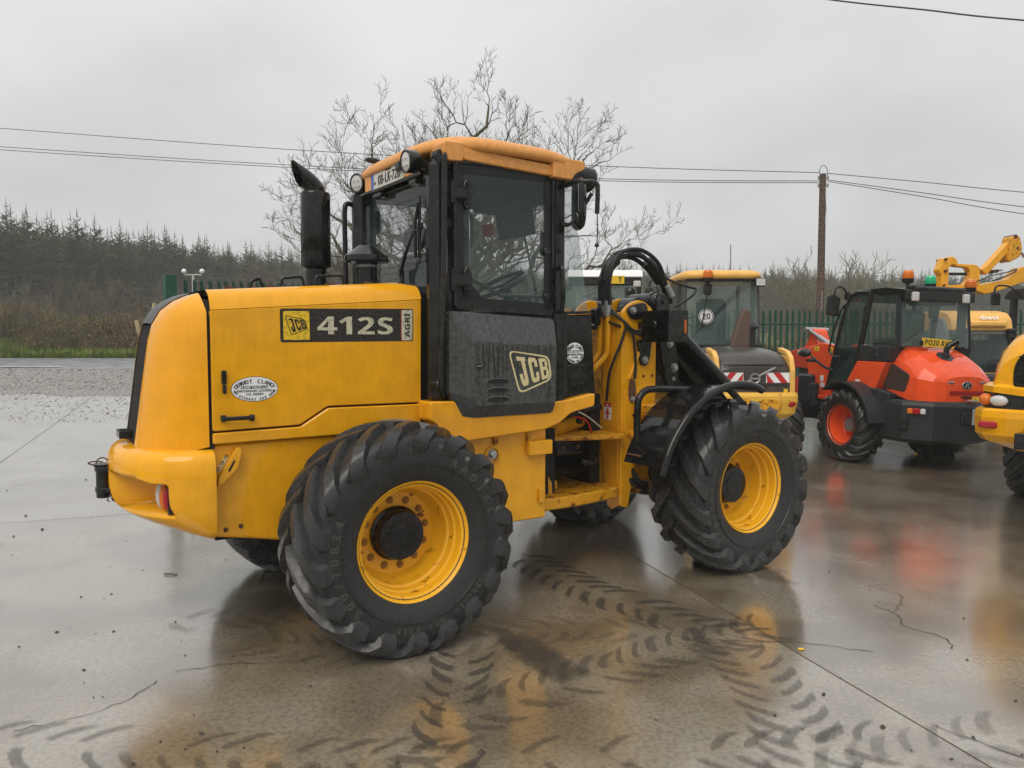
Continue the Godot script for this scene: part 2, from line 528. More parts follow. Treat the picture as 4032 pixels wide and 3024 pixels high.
func build_ground() -> void:
	# open country out to the horizon, one sheet
	var g := Geo.new()
	var xs := [-1500.0, -600.0, -250.0, -120.0, -70.0, -45.0, -30.0, -22.0, -16.0, -12.0, -9.0, -7.5, -6.0, -4.5, -3.0, -1.5, 0.0, 1.5, 3.0, 8.0, 14.0, 22.0, 35.0, 60.0, 120.0, 250.0, 600.0, 1500.0]
	var zs := [-1500.0, -300.0, -60.0, -20.0, -5.0, 2.0, 6.5, 7.8, 9.0, 10.8, 12.5, 14.2, 16.0, 18.0, 20.0, 23.5, 27.0, 33.0, 40.0, 50.0, 60.0, 80.0, 100.0, 140.0, 180.0, 400.0, 900.0, 1900.0]
	for i in xs.size() - 1:
		for j in zs.size() - 1:
			var q := []
			for k in [[0, 0], [1, 0], [1, 1], [0, 1]]:
				var x: float = xs[i + k[0]]; var z: float = zs[j + k[1]]
				q.append(Vector3(x, rise(x, z) - 0.09, -z))
			g.quad(q[0], q[1], q[2], q[3], 1)
	var field := mat("field", Color(0.085, 0.10, 0.035), 0.95, 0.0, noise_tex("field_patch", 0.02, Color(0.7, 0.6, 0.5), Color(1.2, 1.2, 1.0), 6), 0.12)
	field.uv1_world_triplanar = true
	struct("ground", g, field)
	# wet concrete, slab by slab
	var tone := noise_tex("concrete_tone", 0.006, Color(0.80, 0.77, 0.72), Color(1.06, 1.05, 1.03), 6, 1024, 0.26, 0.74)
	var wet := noise_tex("concrete_wet", 0.005, grey(0.07), grey(0.30), 5, 1024, 0.25, 0.8)
	var grain := noise_tex("concrete_grain", 0.03, grey(0.86), grey(1.07), 6, 1024, 0.25, 0.75)
	var lumps := noise_tex("concrete_lumps", 0.03, grey(0.0), grey(1.0), 6, 1024, 0.1, 0.9)
	var variants: Array[Material] = []
	for k in 3:
		var m := mat("concrete_%d" % k, [Color(0.275, 0.238, 0.176), Color(0.266, 0.230, 0.170), Color(0.284, 0.246, 0.182)][k], 1.0, 0.0, tone, 0.17, wet, lumps, 0.035)
		m.uv1_world_triplanar = true
		m.uv1_offset = Vector3(0.37, 0.2, 0.61) * k
		m.metallic_specular = 0.7
		m.clearcoat_enabled = true
		m.clearcoat = 1.0
		m.clearcoat_roughness = 0.17
		m.detail_enabled = true
		m.detail_albedo = grain
		m.detail_blend_mode = BaseMaterial3D.BLEND_MODE_MUL
		m.detail_uv_layer = BaseMaterial3D.DETAIL_UV_2
		m.uv2_triplanar = true
		m.uv2_world_triplanar = true
		m.uv2_scale = Vector3.ONE * 0.9
		variants.append(m)
	var water := mat("rain_film", Color(0.3, 0.3, 0.3), 0.2, 0.0)
	water.transparency = BaseMaterial3D.TRANSPARENCY_ALPHA
	water.albedo_color.a = 0.0
	water.metallic_specular = 0.5
	var yard := Node3D.new()
	yard.name = "concrete_yard"
	yard.set_meta("kind", "structure")
	add_child(yard)
	var ds := Vector2(0.952, 0.307); var dt := Vector2(-0.307, 0.952)
	var ss := [-27.2, -21.2, -15.2, -9.23, -3.23, 2.77, 8.77, 14.77, 20.8]
	var ts := [-5.5, 8.17, 15.0, 21.8]
	for i in ss.size() - 1:
		for j in ts.size() - 1:
			var gap := 0.006
			var c: Array = []
			for k in [[0, 0], [1, 0], [1, 1], [0, 1]]:
				c.append(ds * (ss[i + k[0]] + (gap if k[0] == 0 else -gap)) + dt * (ts[j + k[1]] + (gap if k[1] == 0 else -gap)))
			var mid: Vector2 = (c[0] + c[2]) / 2.0
			if mid.y > 22.5 or mid.y < -4.0 or (mid.x < -4.0 and mid.y > 19.0): continue
			var s := Geo.new()
			sheet(s, c, 12, 26, 0.0)
			for e in 4:   # slab edges
				for f in 26:
					var a: Vector2 = c[e].lerp(c[(e + 1) % 4], f / 26.0); var b: Vector2 = c[e].lerp(c[(e + 1) % 4], (f + 1) / 26.0)
					var ya := rise(a.x, a.y); var yb := rise(b.x, b.y)
					s.quad(Vector3(a.x, ya - 0.08, -a.y), Vector3(b.x, yb - 0.08, -b.y), Vector3(b.x, yb, -b.y), Vector3(a.x, ya, -a.y))
			put("slab", s, variants[(i * 2 + j) % 3], yard)
			var film := Geo.new()
			sheet(film, c, 12, 26, 0.002)
			put("water_film", film, water, yard)
	# gravel verge, road and its line
	var gr := Geo.new()
	sheet(gr, [Vector2(-60, 15.9), Vector2(-4.2, 15.3), Vector2(-4.2, 20.2), Vector2(-60, 20.2)], 240, 8, 0.022, 0.22)
	var gm := mat("gravel", Color(0.38, 0.365, 0.34), 0.6, 0.0, noise_tex("gravel_stones", 0.06, grey(0.4), grey(1.5), 4, 1024, 0.25, 0.75, FastNoiseLite.TYPE_CELLULAR), 0.5, null, noise_tex("gravel_bumps", 0.06, grey(0), grey(1), 4, 1024, 0.2, 0.8, FastNoiseLite.TYPE_CELLULAR), 1.6)
	gm.uv1_world_triplanar = true
	struct("gravel_verge", gr, gm)
	var sg := Geo.new()
	sg.ball(Vector3.ZERO, Vector3(1.0, 0.6, 0.8), 6)
	var sp := []; var scol := []
	for i in 9000:
		var z := rng.randf_range(15.2, 20.2) if i % 5 else rng.randf_range(12.5, 16.0)
		var x := -4.0 - 12.0 * rng.randf() * (z / 16.0)
		var k := rng.randf_range(0.010, 0.030) * (1.6 if rng.randf() < 0.06 else 1.0) * (0.7 if z < 15.5 else 1.0)
		sp.append(Transform3D(Basis(Vector3.UP, rng.randf() * TAU).scaled(Vector3.ONE * k), Vector3(x, rise(x, z) + (0.022 if z > 15.9 else 0.002), -z)))
		scol.append(grey(rng.randf_range(0.10, 0.45)))
	var sm := mat("stone", Color(1.0, 0.95, 0.9), 0.7)
	sm.vertex_color_use_as_albedo = true
	tag(copies("gravel_stones", sg.done(), sm, sp, scol), "loose grey stones scattered over the gravel strip beside the road", "gravel")
	var rd := Geo.new()
	sheet(rd, [Vector2(-90, 20.0), Vector2(4, 20.4), Vector2(4, 26.6), Vector2(-90, 27.2)], 240, 8, 0.045, 0.1)
	var am := mat("wet_asphalt", Color(0.21, 0.212, 0.228), 0.6, 0.0, noise_tex("asphalt_tone", 0.01, grey(0.75), grey(1.2), 6, 1024), 0.16, noise_tex("asphalt_wet", 0.01, grey(0.5), grey(0.75), 5, 1024))
	am.uv1_world_triplanar = true
	struct("road", rd, am)
	var ln := Geo.new()
	sheet(ln, [Vector2(-40, 20.75), Vector2(-12.2, 20.75), Vector2(-12.2, 20.9), Vector2(-40, 20.9)], 40, 1, 0.056)
	struct("road_marking", ln, mat("road_paint", Color(0.62, 0.62, 0.58), 0.5))
	build_tracks()

# muddy tread prints left on the concrete
func build_tracks() -> void:
	var w := 128
	var im := Image.create_empty(w, w, false, Image.FORMAT_RGBA8)
	var n := FastNoiseLite.new()
	n.seed = 5
	n.frequency = 0.06
	n.fractal_octaves = 4
	for y in w:
		for x in w:
			var u := absf(2.0 * (x + 0.5) / w - 1.0); var v := absf(2.0 * (y + 0.5) / w - 1.0)
			var edge := (1.0 - smoothstep(0.62, 1.0, u)) * (1.0 - smoothstep(0.55, 1.0, v))
			var a := clampf(edge * (1.15 + 1.3 * n.get_noise_2d(x, y)) - 0.18, 0.0, 1.0)
			im.set_pixel(x, y, Color(1, 1, 1, a))
	var tex := ImageTexture.create_from_image(im)
	var shades := []
	for k in 3:
		var m := StandardMaterial3D.new()
		m.resource_name = "mud_print_%d" % k
		m.transparency = BaseMaterial3D.TRANSPARENCY_ALPHA
		m.albedo_texture = tex
		m.albedo_color = Color([0.052, 0.058, 0.075][k], [0.047, 0.051, 0.064][k], [0.040, 0.041, 0.048][k]).linear_to_srgb()
		m.albedo_color.a = [0.62, 0.42, 0.28][k]
		m.roughness = 0.42
		shades.append(m)
	var tracks := [
		[[0.05, 6.1, 0.47, 5.3, 0.87, 4.84, 1.1, 4.56, 1.42, 4.31], 0.44, 0.145, 0, 1.0],
		[[-0.27, 4.16, -0.27, 3.65, -0.29, 3.18, -0.4, 2.5], 0.34, 0.15, 0, -1.0],
		[[-0.55, 3.1, -0.12, 3.51, 0.22, 3.75, 0.6, 3.97, 0.91, 4.2, 1.5, 4.5], 0.42, 0.125, 1, 1.0],
		[[-2.6, 3.25, -1.67, 3.16, -0.78, 3.08, -0.01, 3.08, 0.56, 3.09, 1.6, 3.2], 0.36, 0.16, 1, 1.0],
		[[1.2, 4.35, 1.26, 3.97, 1.27, 3.51, 1.24, 3.1, 1.1, 2.4], 0.42, 0.14, 1, -1.0],
		[[1.3, 5.78, 2.0, 5.5], 0.3, 0.13, 2, 1.0],
		[[-1.5, 4.3, -0.9, 4.15, -0.3, 4.3, 0.4, 4.5, 1.5, 4.3], 0.4, 0.14, 2, -1.0],
		[[0.6, 2.7, 1.2, 2.9, 2.0, 3.2, 2.6, 3.35], 0.42, 0.15, 2, 1.0],
		[[-2.1, 4.6, -1.2, 4.8, -0.3, 5.0], 0.4, 0.15, 2, 1.0]]
	var n2 := 0
	for t in tracks:
		var path: Array = t[0]
		var pts := PackedVector3Array()
		for i in range(0, path.size(), 2): pts.append(Vector3(path[i], 0, -path[i + 1]))
		var c := curve(pts, 12)
		var g := Geo.new()
		var along := 0.0
		var next := 0.05
		var side := 1.0
		for i in c.size() - 1:
			var seg := c[i].distance_to(c[i + 1])
			while next < along + seg:
				var p := c[i].lerp(c[i + 1], (next - along) / seg)
				var d := (c[i + 1] - c[i]).normalized()
				var r := Vector3(-d.z, 0, d.x)
				if rng.randf() < 0.85:
					var last: Array = []
					var width := rng.randf_range(0.024, 0.052)
					var reach: float = t[1] * rng.randf_range(0.42, 0.52)
					for k in 7:
						var s := k / 6.0
						var off: Vector3 = r * side * (0.02 + reach * s) + d * t[4] * (0.17 * s * s - 0.02) + Vector3(rng.randf_range(-0.006, 0.006), 0, rng.randf_range(-0.006, 0.006))
						var q: Vector3 = p + off
						q.y = 0.004
						var wd := d * width * (0.75 + 0.5 * s)
						var now: Array = [q - wd, q + wd]
						if k > 0:
							var u0 := (k - 1) / 6.0
							g.tri(last[0], now[0], now[1], -1, Vector2(u0, 0), Vector2(s, 0), Vector2(s, 1))
							g.tri(last[0], now[1], last[1], -1, Vector2(u0, 0), Vector2(s, 1), Vector2(u0, 1))
						last = now
				side = -side
				next += t[2] / 2.0
			along += seg
		var o := struct("mud_tread_print", g, shades[t[3]])
		o.position.y = 0.0006 * n2
		n2 += 1
	# two smeared lumps of mud, and a film of dragged mud near the rear wheel
	for b in [[0.1, 4.2, 0.25, 0.12, 2.2], [0.2, 3.98, 0.27, 0.13, 2.2], [-0.02, 4.32, 0.2, 0.06, 1.9]]:
		var g := Geo.new()
		var ax: Vector3 = Vector3(cos(b[4]), 0, -sin(b[4])) * b[2]; var ay: Vector3 = Vector3(sin(b[4]), 0, cos(b[4])) * b[3]
		var o := Vector3(b[0], 0.0105 + 0.0006 * n2, -b[1])
		g.quad(o - ax - ay, o - ax + ay, o + ax + ay, o + ax - ay)
		struct("mud_smear", g, shades[0 if b[2] < 0.3 else 1])
		n2 += 1
	# hairline cracks and the faint secondary joint in the slabs
	for e in [[P3([1.0, 0, -4.36, 1.3, 0, -4.31, 1.62, 0, -4.29, 2.0, 0, -4.16]), 0.004], [P3([2.35, 0, -4.9, 2.42, 0, -4.72, 2.36, 0, -4.55, 2.5, 0, -4.36, 2.46, 0, -4.2]), 0.004], [P3([2.5, 0, -5.3, 2.62, 0, -5.1, 2.55, 0, -4.95, 2.42, 0, -4.78]), 0.003], [P3([-1.75, 0, -3.9, -1.5, 0, -4.0, -1.3, 0, -4.02, -1.0, 0, -4.1]), 0.003], [P3([-2.2, 0, -3.3, -1.9, 0, -3.5, -1.8, 0, -3.8]), 0.003], [P3([1.9, 0, -3.35, 2.1, 0, -3.1, 2.5, 0, -2.8]), 0.004]]:
		var c := curve(e[0], 8)
		var g := Geo.new()
		for i in c.size() - 1:
			var j := Vector3(rng.randf_range(-0.012, 0.012), 0, rng.randf_range(-0.012, 0.012))
			if i + 1 < c.size() - 1: c[i + 1] += j
			var d := (c[i + 1] - c[i]).normalized()
			var n3: Vector3 = Vector3(-d.z, 0, d.x) * e[1] * rng.randf_range(0.4, 1.0)
			var up := Vector3(0, 0.0035, 0)
			g.quad(c[i] - n3 + up, c[i] + n3 + up, c[i + 1] + n3 + up, c[i + 1] - n3 + up)
		struct("concrete_crack", g, mat("crack", Color(0.05, 0.04, 0.03), 0.9))
# ---------------------------------------------------------------- plants
func conifer_mesh(k: int) -> ArrayMesh:   # one metre tall, to be scaled
	var g := Geo.new()
	var r := RandomNumberGenerator.new()
	r.seed = 90 + k
	var levels := 30
	for i in levels:
		var t := float(i) / (levels - 1)
		var y := lerpf(0.05, 0.965, pow(t, 0.92))
		var reach := (0.33 * pow(1.0 - t, 0.85) + 0.010) * r.randf_range(0.75, 1.2)
		var n := int(lerpf(8.0, 4.0, t))
		var a0 := r.randf() * TAU
		for b in n:
			var a := a0 + TAU * (b + r.randf_range(-0.3, 0.3)) / n
			var l := reach * r.randf_range(0.65, 1.15)
			var d := Vector3(cos(a), 0, sin(a))
			var side := Vector3(-d.z, 0, d.x)
			var yy := y + r.randf_range(-0.012, 0.012)
			var tip_rise := lerpf(-0.16, 0.55, pow(t, 1.6)) * l
			var last := Vector3(0, yy, 0)
			var segs := 4
			for s in range(1, segs + 1):
				var q := float(s) / segs
				var p := d * l * q + Vector3(0, yy + tip_rise * q * q - 0.10 * l * q * (1.0 - q), 0)
				# sprays to both sides and hanging below
				var w := l * lerpf(0.40, 0.12, q) * r.randf_range(0.7, 1.25)
				var back := d * -w * 0.25
				g.tri(last, p, last.lerp(p, 0.7) + side * w + Vector3(0, -w * 0.35, 0) - back)
				g.tri(last, last.lerp(p, 0.7) - side * w + Vector3(0, -w * 0.35, 0) - back, p)
				g.tri(last, p, last.lerp(p, 0.5) + Vector3(0, -w * 0.8, 0) + side * w * 0.2)
				last = p
	# leading shoot
	g.tri(Vector3(-0.004, 0.94, 0), Vector3(0.004, 0.94, 0), Vector3(0, 1.03, 0))
	g.tri(Vector3(0, 0.94, -0.004), Vector3(0, 0.94, 0.004), Vector3(0, 1.03, 0))
	return g.done()

func trunk_mesh(h: float, r0: float, r1: float) -> ArrayMesh:
	var g := Geo.new()
	g.tube(PackedVector3Array([Vector3(0, -0.02, 0), Vector3(0, h * 0.5, 0), Vector3(0, h, 0)]), [r0, (r0 + r1) / 2, r1], 7)
	return g.done()

func grow(g: Geo, p0: Vector3, p1: Vector3, r0: float, depth: int, r: RandomNumberGenerator, lift: float, rmin: float, dens := 1.0) -> void:
	var l := p0.distance_to(p1)
	var n := clampi(int(l / 0.14), 4, 12) if depth > 0 else 3
	var pts := PackedVector3Array([p0])
	var rad: Array = [r0]
	var d := (p1 - p0).normalized()
	var wob := l * 0.055
	for i in range(1, n + 1):
		var t := float(i) / n
		var bend := Vector3(0, lift * l * (t * t - t), 0)
		pts.append(p0.lerp(p1, t) + bend + (Vector3(r.randf_range(-1, 1), r.randf_range(-1, 1), r.randf_range(-1, 1)) * wob * (1.0 if i < n else 0.4)))
		rad.append(maxf(rmin, r0 * pow(1.0 - t, 0.62) + rmin * 0.4))
	g.tube(pts, rad, 6 if r0 > 0.03 else (4 if r0 > 0.012 else 3), false)
	if depth <= 0: return
	for i in range(1, n + 1):
		var t := float(i) / n
		if t < 0.22: continue
		var many := 1 if r.randf() < 0.62 * dens else (2 if r.randf() < 0.7 else 0)
		if dens > 1.55 and r.randf() < 0.16: many += 1
		if i == n: many += 1
		for k in many:
			var dir := (pts[i] - pts[i - 1]).normalized()
			var side := dir.cross(Vector3(r.randf_range(-1, 1), r.randf_range(-1, 1), r.randf_range(-1, 1))).normalized()
			var out := (dir * r.randf_range(0.5, 1.0) + side * r.randf_range(0.55, 1.05) + Vector3.UP * 0.42).normalized()
			var ll := clampf(l * r.randf_range(0.24, 0.5) * (1.15 - 0.5 * t), 0.16 if rmin < 0.005 and l > 0.3 else 0.1, 1.5)
			grow(g, pts[i], pts[i] + out * ll, maxf(rmin, rad[i] * r.randf_range(0.4, 0.62)), depth - 1, r, lift * 0.6, rmin, dens)

func bush_mesh(k: int, spread: float) -> ArrayMesh:     # bare shrub about one metre tall
	var g := Geo.new()
	var r := RandomNumberGenerator.new()
	r.seed = 300 + k
	for i in 26:
		var a := r.randf() * TAU
		var lean := r.randf_range(0.1, 1.0) * spread
		var p1 := Vector3(cos(a) * lean, r.randf_range(0.6, 0.9) * (1.0 - 0.3 * lean * lean), sin(a) * lean)
		grow(g, Vector3(cos(a), 0, sin(a)) * 0.05, p1, 0.0075, 2, r, 0.25, 0.0024, 1.5)
	return g.done()

func copies(called: String, mesh: Mesh, m: Material, places: Array, colors: Array, kind := "stuff") -> MultiMeshInstance3D:
	var mm := MultiMesh.new()
	mm.transform_format = MultiMesh.TRANSFORM_3D
	mm.use_colors = colors.size() > 0
	mm.mesh = mesh
	mm.instance_count = places.size()
	for i in places.size():
		mm.set_instance_transform(i, places[i])
		if colors.size(): mm.set_instance_color(i, colors[i])
	var o := MultiMeshInstance3D.new()
	o.name = numbered(called)
	o.multimesh = mm
	o.material_override = m
	add_child(o)
	o.set_meta("kind", kind)
	return o

func leafy(key: String, c: Color) -> StandardMaterial3D:
	var m := mat(key, c, 0.85)
	m.vertex_color_use_as_albedo = true
	m.backlight_enabled = true
	m.backlight = Color(0.25, 0.25, 0.2)
	return m

func spot_on_line(line: Array, d: float) -> Vector2:
	for i in line.size() - 1:
		var l: float = (line[i] as Vector2).distance_to(line[i + 1])
		if d <= l: return (line[i] as Vector2).lerp(line[i + 1], d / l)
		d -= l
	return line[-1]

func build_background() -> void:
	# spruce plantation along the skyline
	var r := RandomNumberGenerator.new()
	r.seed = 77
	var crowns: Array[ArrayMesh] = []
	for k in 4: crowns.append(conifer_mesh(k))
	var trunk := trunk_mesh(0.9, 0.014, 0.004)
	var greens: Array[Material] = []
	for k in 3:
		var gm := mat("spruce_%d" % k, [Color(0.038, 0.060, 0.026), Color(0.032, 0.050, 0.024), Color(0.050, 0.070, 0.030)][k], 0.9)
		gm.backlight_enabled = true
		gm.backlight = Color(0.2, 0.24, 0.15)
		greens.append(gm)
	var bark := mat("spruce_bark", Color(0.09, 0.075, 0.06), 0.95)
	var edge := [Vector2(-62, 48), Vector2(-42, 61), Vector2(-27, 84), Vector2(0, 92), Vector2(17, 96), Vector2(78, 112), Vector2(125, 118)]
	var back := []
	var back_col := []
	for row in 9:
		var d := 0.5 * row
		while d < 205.0:
			var s := spot_on_line(edge, d)
			var p := s + s.normalized() * (row * 2.7 + r.randf_range(-0.9, 0.9)) + Vector2(r.randf_range(-0.6, 0.6), 0)
			var h: float = lerpf(12.3, 8.6, clampf(d / 58.0, 0.0, 1.0)) * r.randf_range(0.88, 1.07)
			if d > 120.0: h *= 0.97
			var t := Transform3D(Basis(Vector3.UP, r.randf() * TAU).scaled(Vector3(h * r.randf_range(0.85, 1.1), h, h * r.randf_range(0.85, 1.1))), Vector3(p.x, rise(p.x, p.y) - 0.15 - 0.0 * row, -p.y))
			if row < 2 and d < 198.0:
				var o := Node3D.new()
				o.name = numbered("spruce_tree")
				add_child(o)
				o.transform = t
				var where := "above the left hedge" if d < 48.0 else ("behind the bare tree" if d < 105.0 else "behind the utility pole and parked machines")
				tag(o, "dark green spruce in the plantation %s" % where, "tree", "spruces in the plantation %s" % where)
				put("crown", crowns[r.randi() % 4], greens[r.randi() % 3], o)
				put("trunk", trunk, bark, o)
			else:
				back.append(t)
				back_col.append(Color(1, 1, 1).darkened(r.randf() * 0.25))
			d += r.randf_range(1.2, 2.0) if row < 2 else r.randf_range(0.9, 1.6)
	var fm := mat("spruce_mass", Color(0.038, 0.058, 0.026), 0.9)
	fm.vertex_color_use_as_albedo = true
	tag(copies("spruce_forest", crowns[0], fm, back, back_col), "deep rows of spruce behind the front trees of the plantation", "forest")
	# bare scrub in front of the plantation
	var bushes: Array[ArrayMesh] = []
	for k in 3: bushes.append(bush_mesh(k, [0.75, 0.6, 0.95][k]))
	var twig: Array[Material] = [mat("twig_brown", Color(0.115, 0.085, 0.065), 0.9), mat("twig_olive", Color(0.15, 0.135, 0.085), 0.9), mat("twig_grey", Color(0.13, 0.11, 0.095), 0.9)]
	for e in [[-37, 50, 4.2, 0], [-33, 53, 3.6, 2], [-30, 55, 4.4, 0], [-26, 60, 4.6, 0], [-22.5, 64, 4.6, 2], [-19.5, 62, 5.4, 0], [-16.5, 64, 6.2, 2], [-14, 66, 5.6, 0], [-11, 67, 5.8, 0], [-8, 70, 5.2, 2], [-3, 71, 5.2, 0], [3, 72, 5.0, 2], [9, 60, 5.2, 1], [11.5, 57, 4.8, 1], [13.5, 62, 5.0, 1], [20.5, 56, 6.0, 1], [22.4, 58, 7.0, 1], [24.6, 57, 6.6, 1], [27, 60, 5.6, 1], [29.5, 64, 4.4, 0], [34, 66, 3.6, 2], [43, 72, 3.6, 2], [-44, 47, 3.6, 2], [-40, 46, 3.2, 0]]:
		var o := Node3D.new()
		o.name = numbered("bare_shrub")
		add_child(o)
		o.position = Vector3(e[0], rise(e[0], e[1]) - 0.1, -e[1])
		o.rotation.y = r.randf() * TAU
		o.scale = Vector3(e[2] * 0.95, e[2], e[2] * 0.95)
		var grp := "bare brown scrub at the foot of the spruces" if e[3] != 1 else "pale olive willow scrub behind the fence"
		tag(o, "leafless %s shrub %s" % [["brown", "olive", "grey-brown"][e[3]], "at the foot of the spruces on the left" if e[0] < -12 else ("at the foot of the spruces behind the loader" if e[0] < 8 else "beyond the green fence on the right")], "shrub", grp)
		put("branches", bushes[r.randi() % 3], twig[e[3]], o)
	build_hedges(r)
	build_bare_tree(r)
	build_pole()

func build_hedges(r: RandomNumberGenerator) -> void:
	# one clump of twigs and leaves, copied
	var g := Geo.new()
	for i in 26:
		var a := r.randf() * TAU
		var p := Vector3(cos(a) * r.randf() * 0.4, r.randf_range(-0.35, 0.1), sin(a) * r.randf() * 0.4)
		var q := p + Vector3(r.randf_range(-0.35, 0.35), r.randf_range(0.15, 0.75), r.randf_range(-0.35, 0.35))
		var s := Vector3(r.randf_range(-1, 1), 0, r.randf_range(-1, 1)).normalized() * 0.007
		g.tri(p - s, p + s, q)
		for k in 2:
			var b := p.lerp(q, r.randf_range(0.3, 0.9))
			var c := b + Vector3(r.randf_range(-0.18, 0.18), r.randf_range(0.0, 0.2), r.randf_range(-0.18, 0.18))
			g.tri(b - s * 0.6, b + s * 0.6, c)
	var twigs := g.done()
	var g2 := Geo.new()
	for i in 46:
		var c := Vector3(r.randf_range(-0.4, 0.4), r.randf_range(-0.35, 0.4), r.randf_range(-0.4, 0.4))
		var d := Vector3(r.randf_range(-1, 1), r.randf_range(-0.6, 0.8), r.randf_range(-1, 1)).normalized()
		var s := d.cross(Vector3(r.randf_range(-1, 1), 1, r.randf_range(-1, 1))).normalized()
		var l := r.randf_range(0.03, 0.065)
		g2.tri(c - d * l, c + s * l * 0.5, c + d * l)
		g2.tri(c - d * l, c + d * l, c - s * l * 0.5)
	var leaves := g2.done()
	var brown := [Color(0.19, 0.14, 0.085), Color(0.14, 0.10, 0.065), Color(0.24, 0.185, 0.105), Color(0.11, 0.085, 0.06)]
	var leaf := [Color(0.11, 0.13, 0.04), Color(0.17, 0.125, 0.06), Color(0.08, 0.11, 0.04), Color(0.18, 0.11, 0.06), Color(0.13, 0.145, 0.055)]
	for h in [["bramble_hedge", "brown winter bramble hedge along the far side of the road", -44.0, 2.0, 28.9, 2.1, 2100, 1700, 1.0], ["field_hedge", "overgrown olive brown hedge behind the green palisade fence", 2.5, 17.0, 23.2, 1.95, 900, 900, 0.85]]:
		var tp := []; var tc := []; var lp := []; var lc := []
		for k in 2:
			for i in (h[6] if k == 0 else h[7]):
				var x := r.randf_range(h[2], h[3])
				var top: float = h[5] * (0.80 + 0.22 * sin(x * 0.9) * sin(x * 0.37 + 1.0) + 0.08 * sin(x * 2.3))
				var y := r.randf() * top
				var depth: float = 1.5 * (1.0 - 0.45 * pow(y / top, 2.0))
				var z: float = h[4] + r.randf_range(-depth, depth) * 0.7
				var sc := r.randf_range(0.6, 1.15)
				var t := Transform3D(Basis(Vector3.UP, r.randf() * TAU).scaled(Vector3.ONE * sc), Vector3(x, rise(x, z) + y, -z))
				if k == 0:
					tp.append(t); tc.append(brown[r.randi() % 4])
				else:
					# greener low down and in patches, brown elsewhere
					var green := sin(x * 0.7 + 2.0) + 0.8 * sin(x * 1.9) > -0.1
					lp.append(t); lc.append(leaf[[0, 2, 4][r.randi() % 3]] if green and r.randf() < 0.75 else leaf[[1, 3][r.randi() % 2]])
		tag(copies(h[0] + "_twigs", twigs, leafy("hedge_twig", Color.WHITE), tp, tc), h[1] + ", its bare stems", "hedge")
		tag(copies(h[0] + "_leaves", leaves, leafy("hedge_leaf", Color.WHITE), lp, lc), h[1] + ", its remaining leaves", "hedge")
	# cut trunk standing in the hedge
	var st := thing("cut_trunk", "pale splintered hedge trunk cut off at head height behind the loader's tail", "tree trunk", Vector3(-13.0, rise(-13.0, 27.2), -27.2))
	var sg := Geo.new()
	sg.tube(curve(P3([0, 0, 0, 0.1, 0.45, 0, -0.1, 0.8, 0.05, -0.15, 1.0, 0.05]), 4), 0.11, 9)
	put("stem", sg, mats.bark, st)
	for e in [P3([-0.15, 0.9, 0.05, 0.05, 1.15, 0, 0.3, 1.4, 0, 0.42, 1.95, 0.0]), P3([0.0, 0.5, 0, -0.1, 0.9, 0.1, -0.2, 1.35, 0.1])]:
		var s2 := Geo.new()
		s2.tube(curve(e, 4), 0.075, 8)
		put("limb", s2, mat("split_wood", Color(0.42, 0.33, 0.22), 0.9, 0.0, texs.lichen, 3.0), st)
	# verge grass
	var gg := Geo.new()
	for i in 22:
		var a := r.randf() * TAU
		var p := Vector3(cos(a), 0, sin(a)) * r.randf() * 0.14
		var q := p + Vector3(cos(a) * r.randf_range(0.05, 0.2), r.randf_range(0.18, 0.42), sin(a) * r.randf_range(0.05, 0.2))
		var s := Vector3(-sin(a), 0, cos(a)) * 0.009
		var mid := p.lerp(q, 0.55) + Vector3(0, 0.06, 0)
		g_blade(gg, p, mid, q, s)
	var tuft := gg.done()
	var gp := []; var gc := []
	for i in 5200:
		var x := r.randf_range(-45.0, 3.0)
		var z := 26.9 + pow(r.randf(), 1.3) * 2.3
		var hh := r.randf_range(0.5, 1.1) * (1.0 + 0.9 * maxf(0.0, sin(x * 1.1) * sin(x * 0.43)))
		gp.append(Transform3D(Basis(Vector3.UP, r.randf() * TAU).scaled(Vector3(1.1, hh, 1.1)), Vector3(x, rise(x, z) + 0.0, -z)))
		gc.append([Color(0.15, 0.23, 0.035), Color(0.19, 0.26, 0.045), Color(0.11, 0.17, 0.03), Color(0.22, 0.21, 0.07)][r.randi() % 4])
	tag(copies("verge_grass", tuft, leafy("grass_blade", Color.WHITE), gp, gc), "bright green rough grass along the foot of the hedge", "grass")
	var vg := Geo.new()
	sheet(vg, [Vector2(-60, 26.6), Vector2(4, 26.2), Vector2(4, 31), Vector2(-60, 31)], 40, 4, 0.03)
	var vm := mat("verge_soil", Color(0.07, 0.085, 0.028), 0.95, 0.0, texs.field_patch, 0.4)
	vm.uv1_world_triplanar = true
	struct("verge", vg, vm)

func g_blade(g: Geo, p: Vector3, mid: Vector3, q: Vector3, s: Vector3) -> void:
	g.tri(p - s, p + s, mid + s * 0.7)
	g.tri(p - s, mid + s * 0.7, mid - s * 0.7)
	g.tri(mid - s * 0.7, mid + s * 0.7, q)

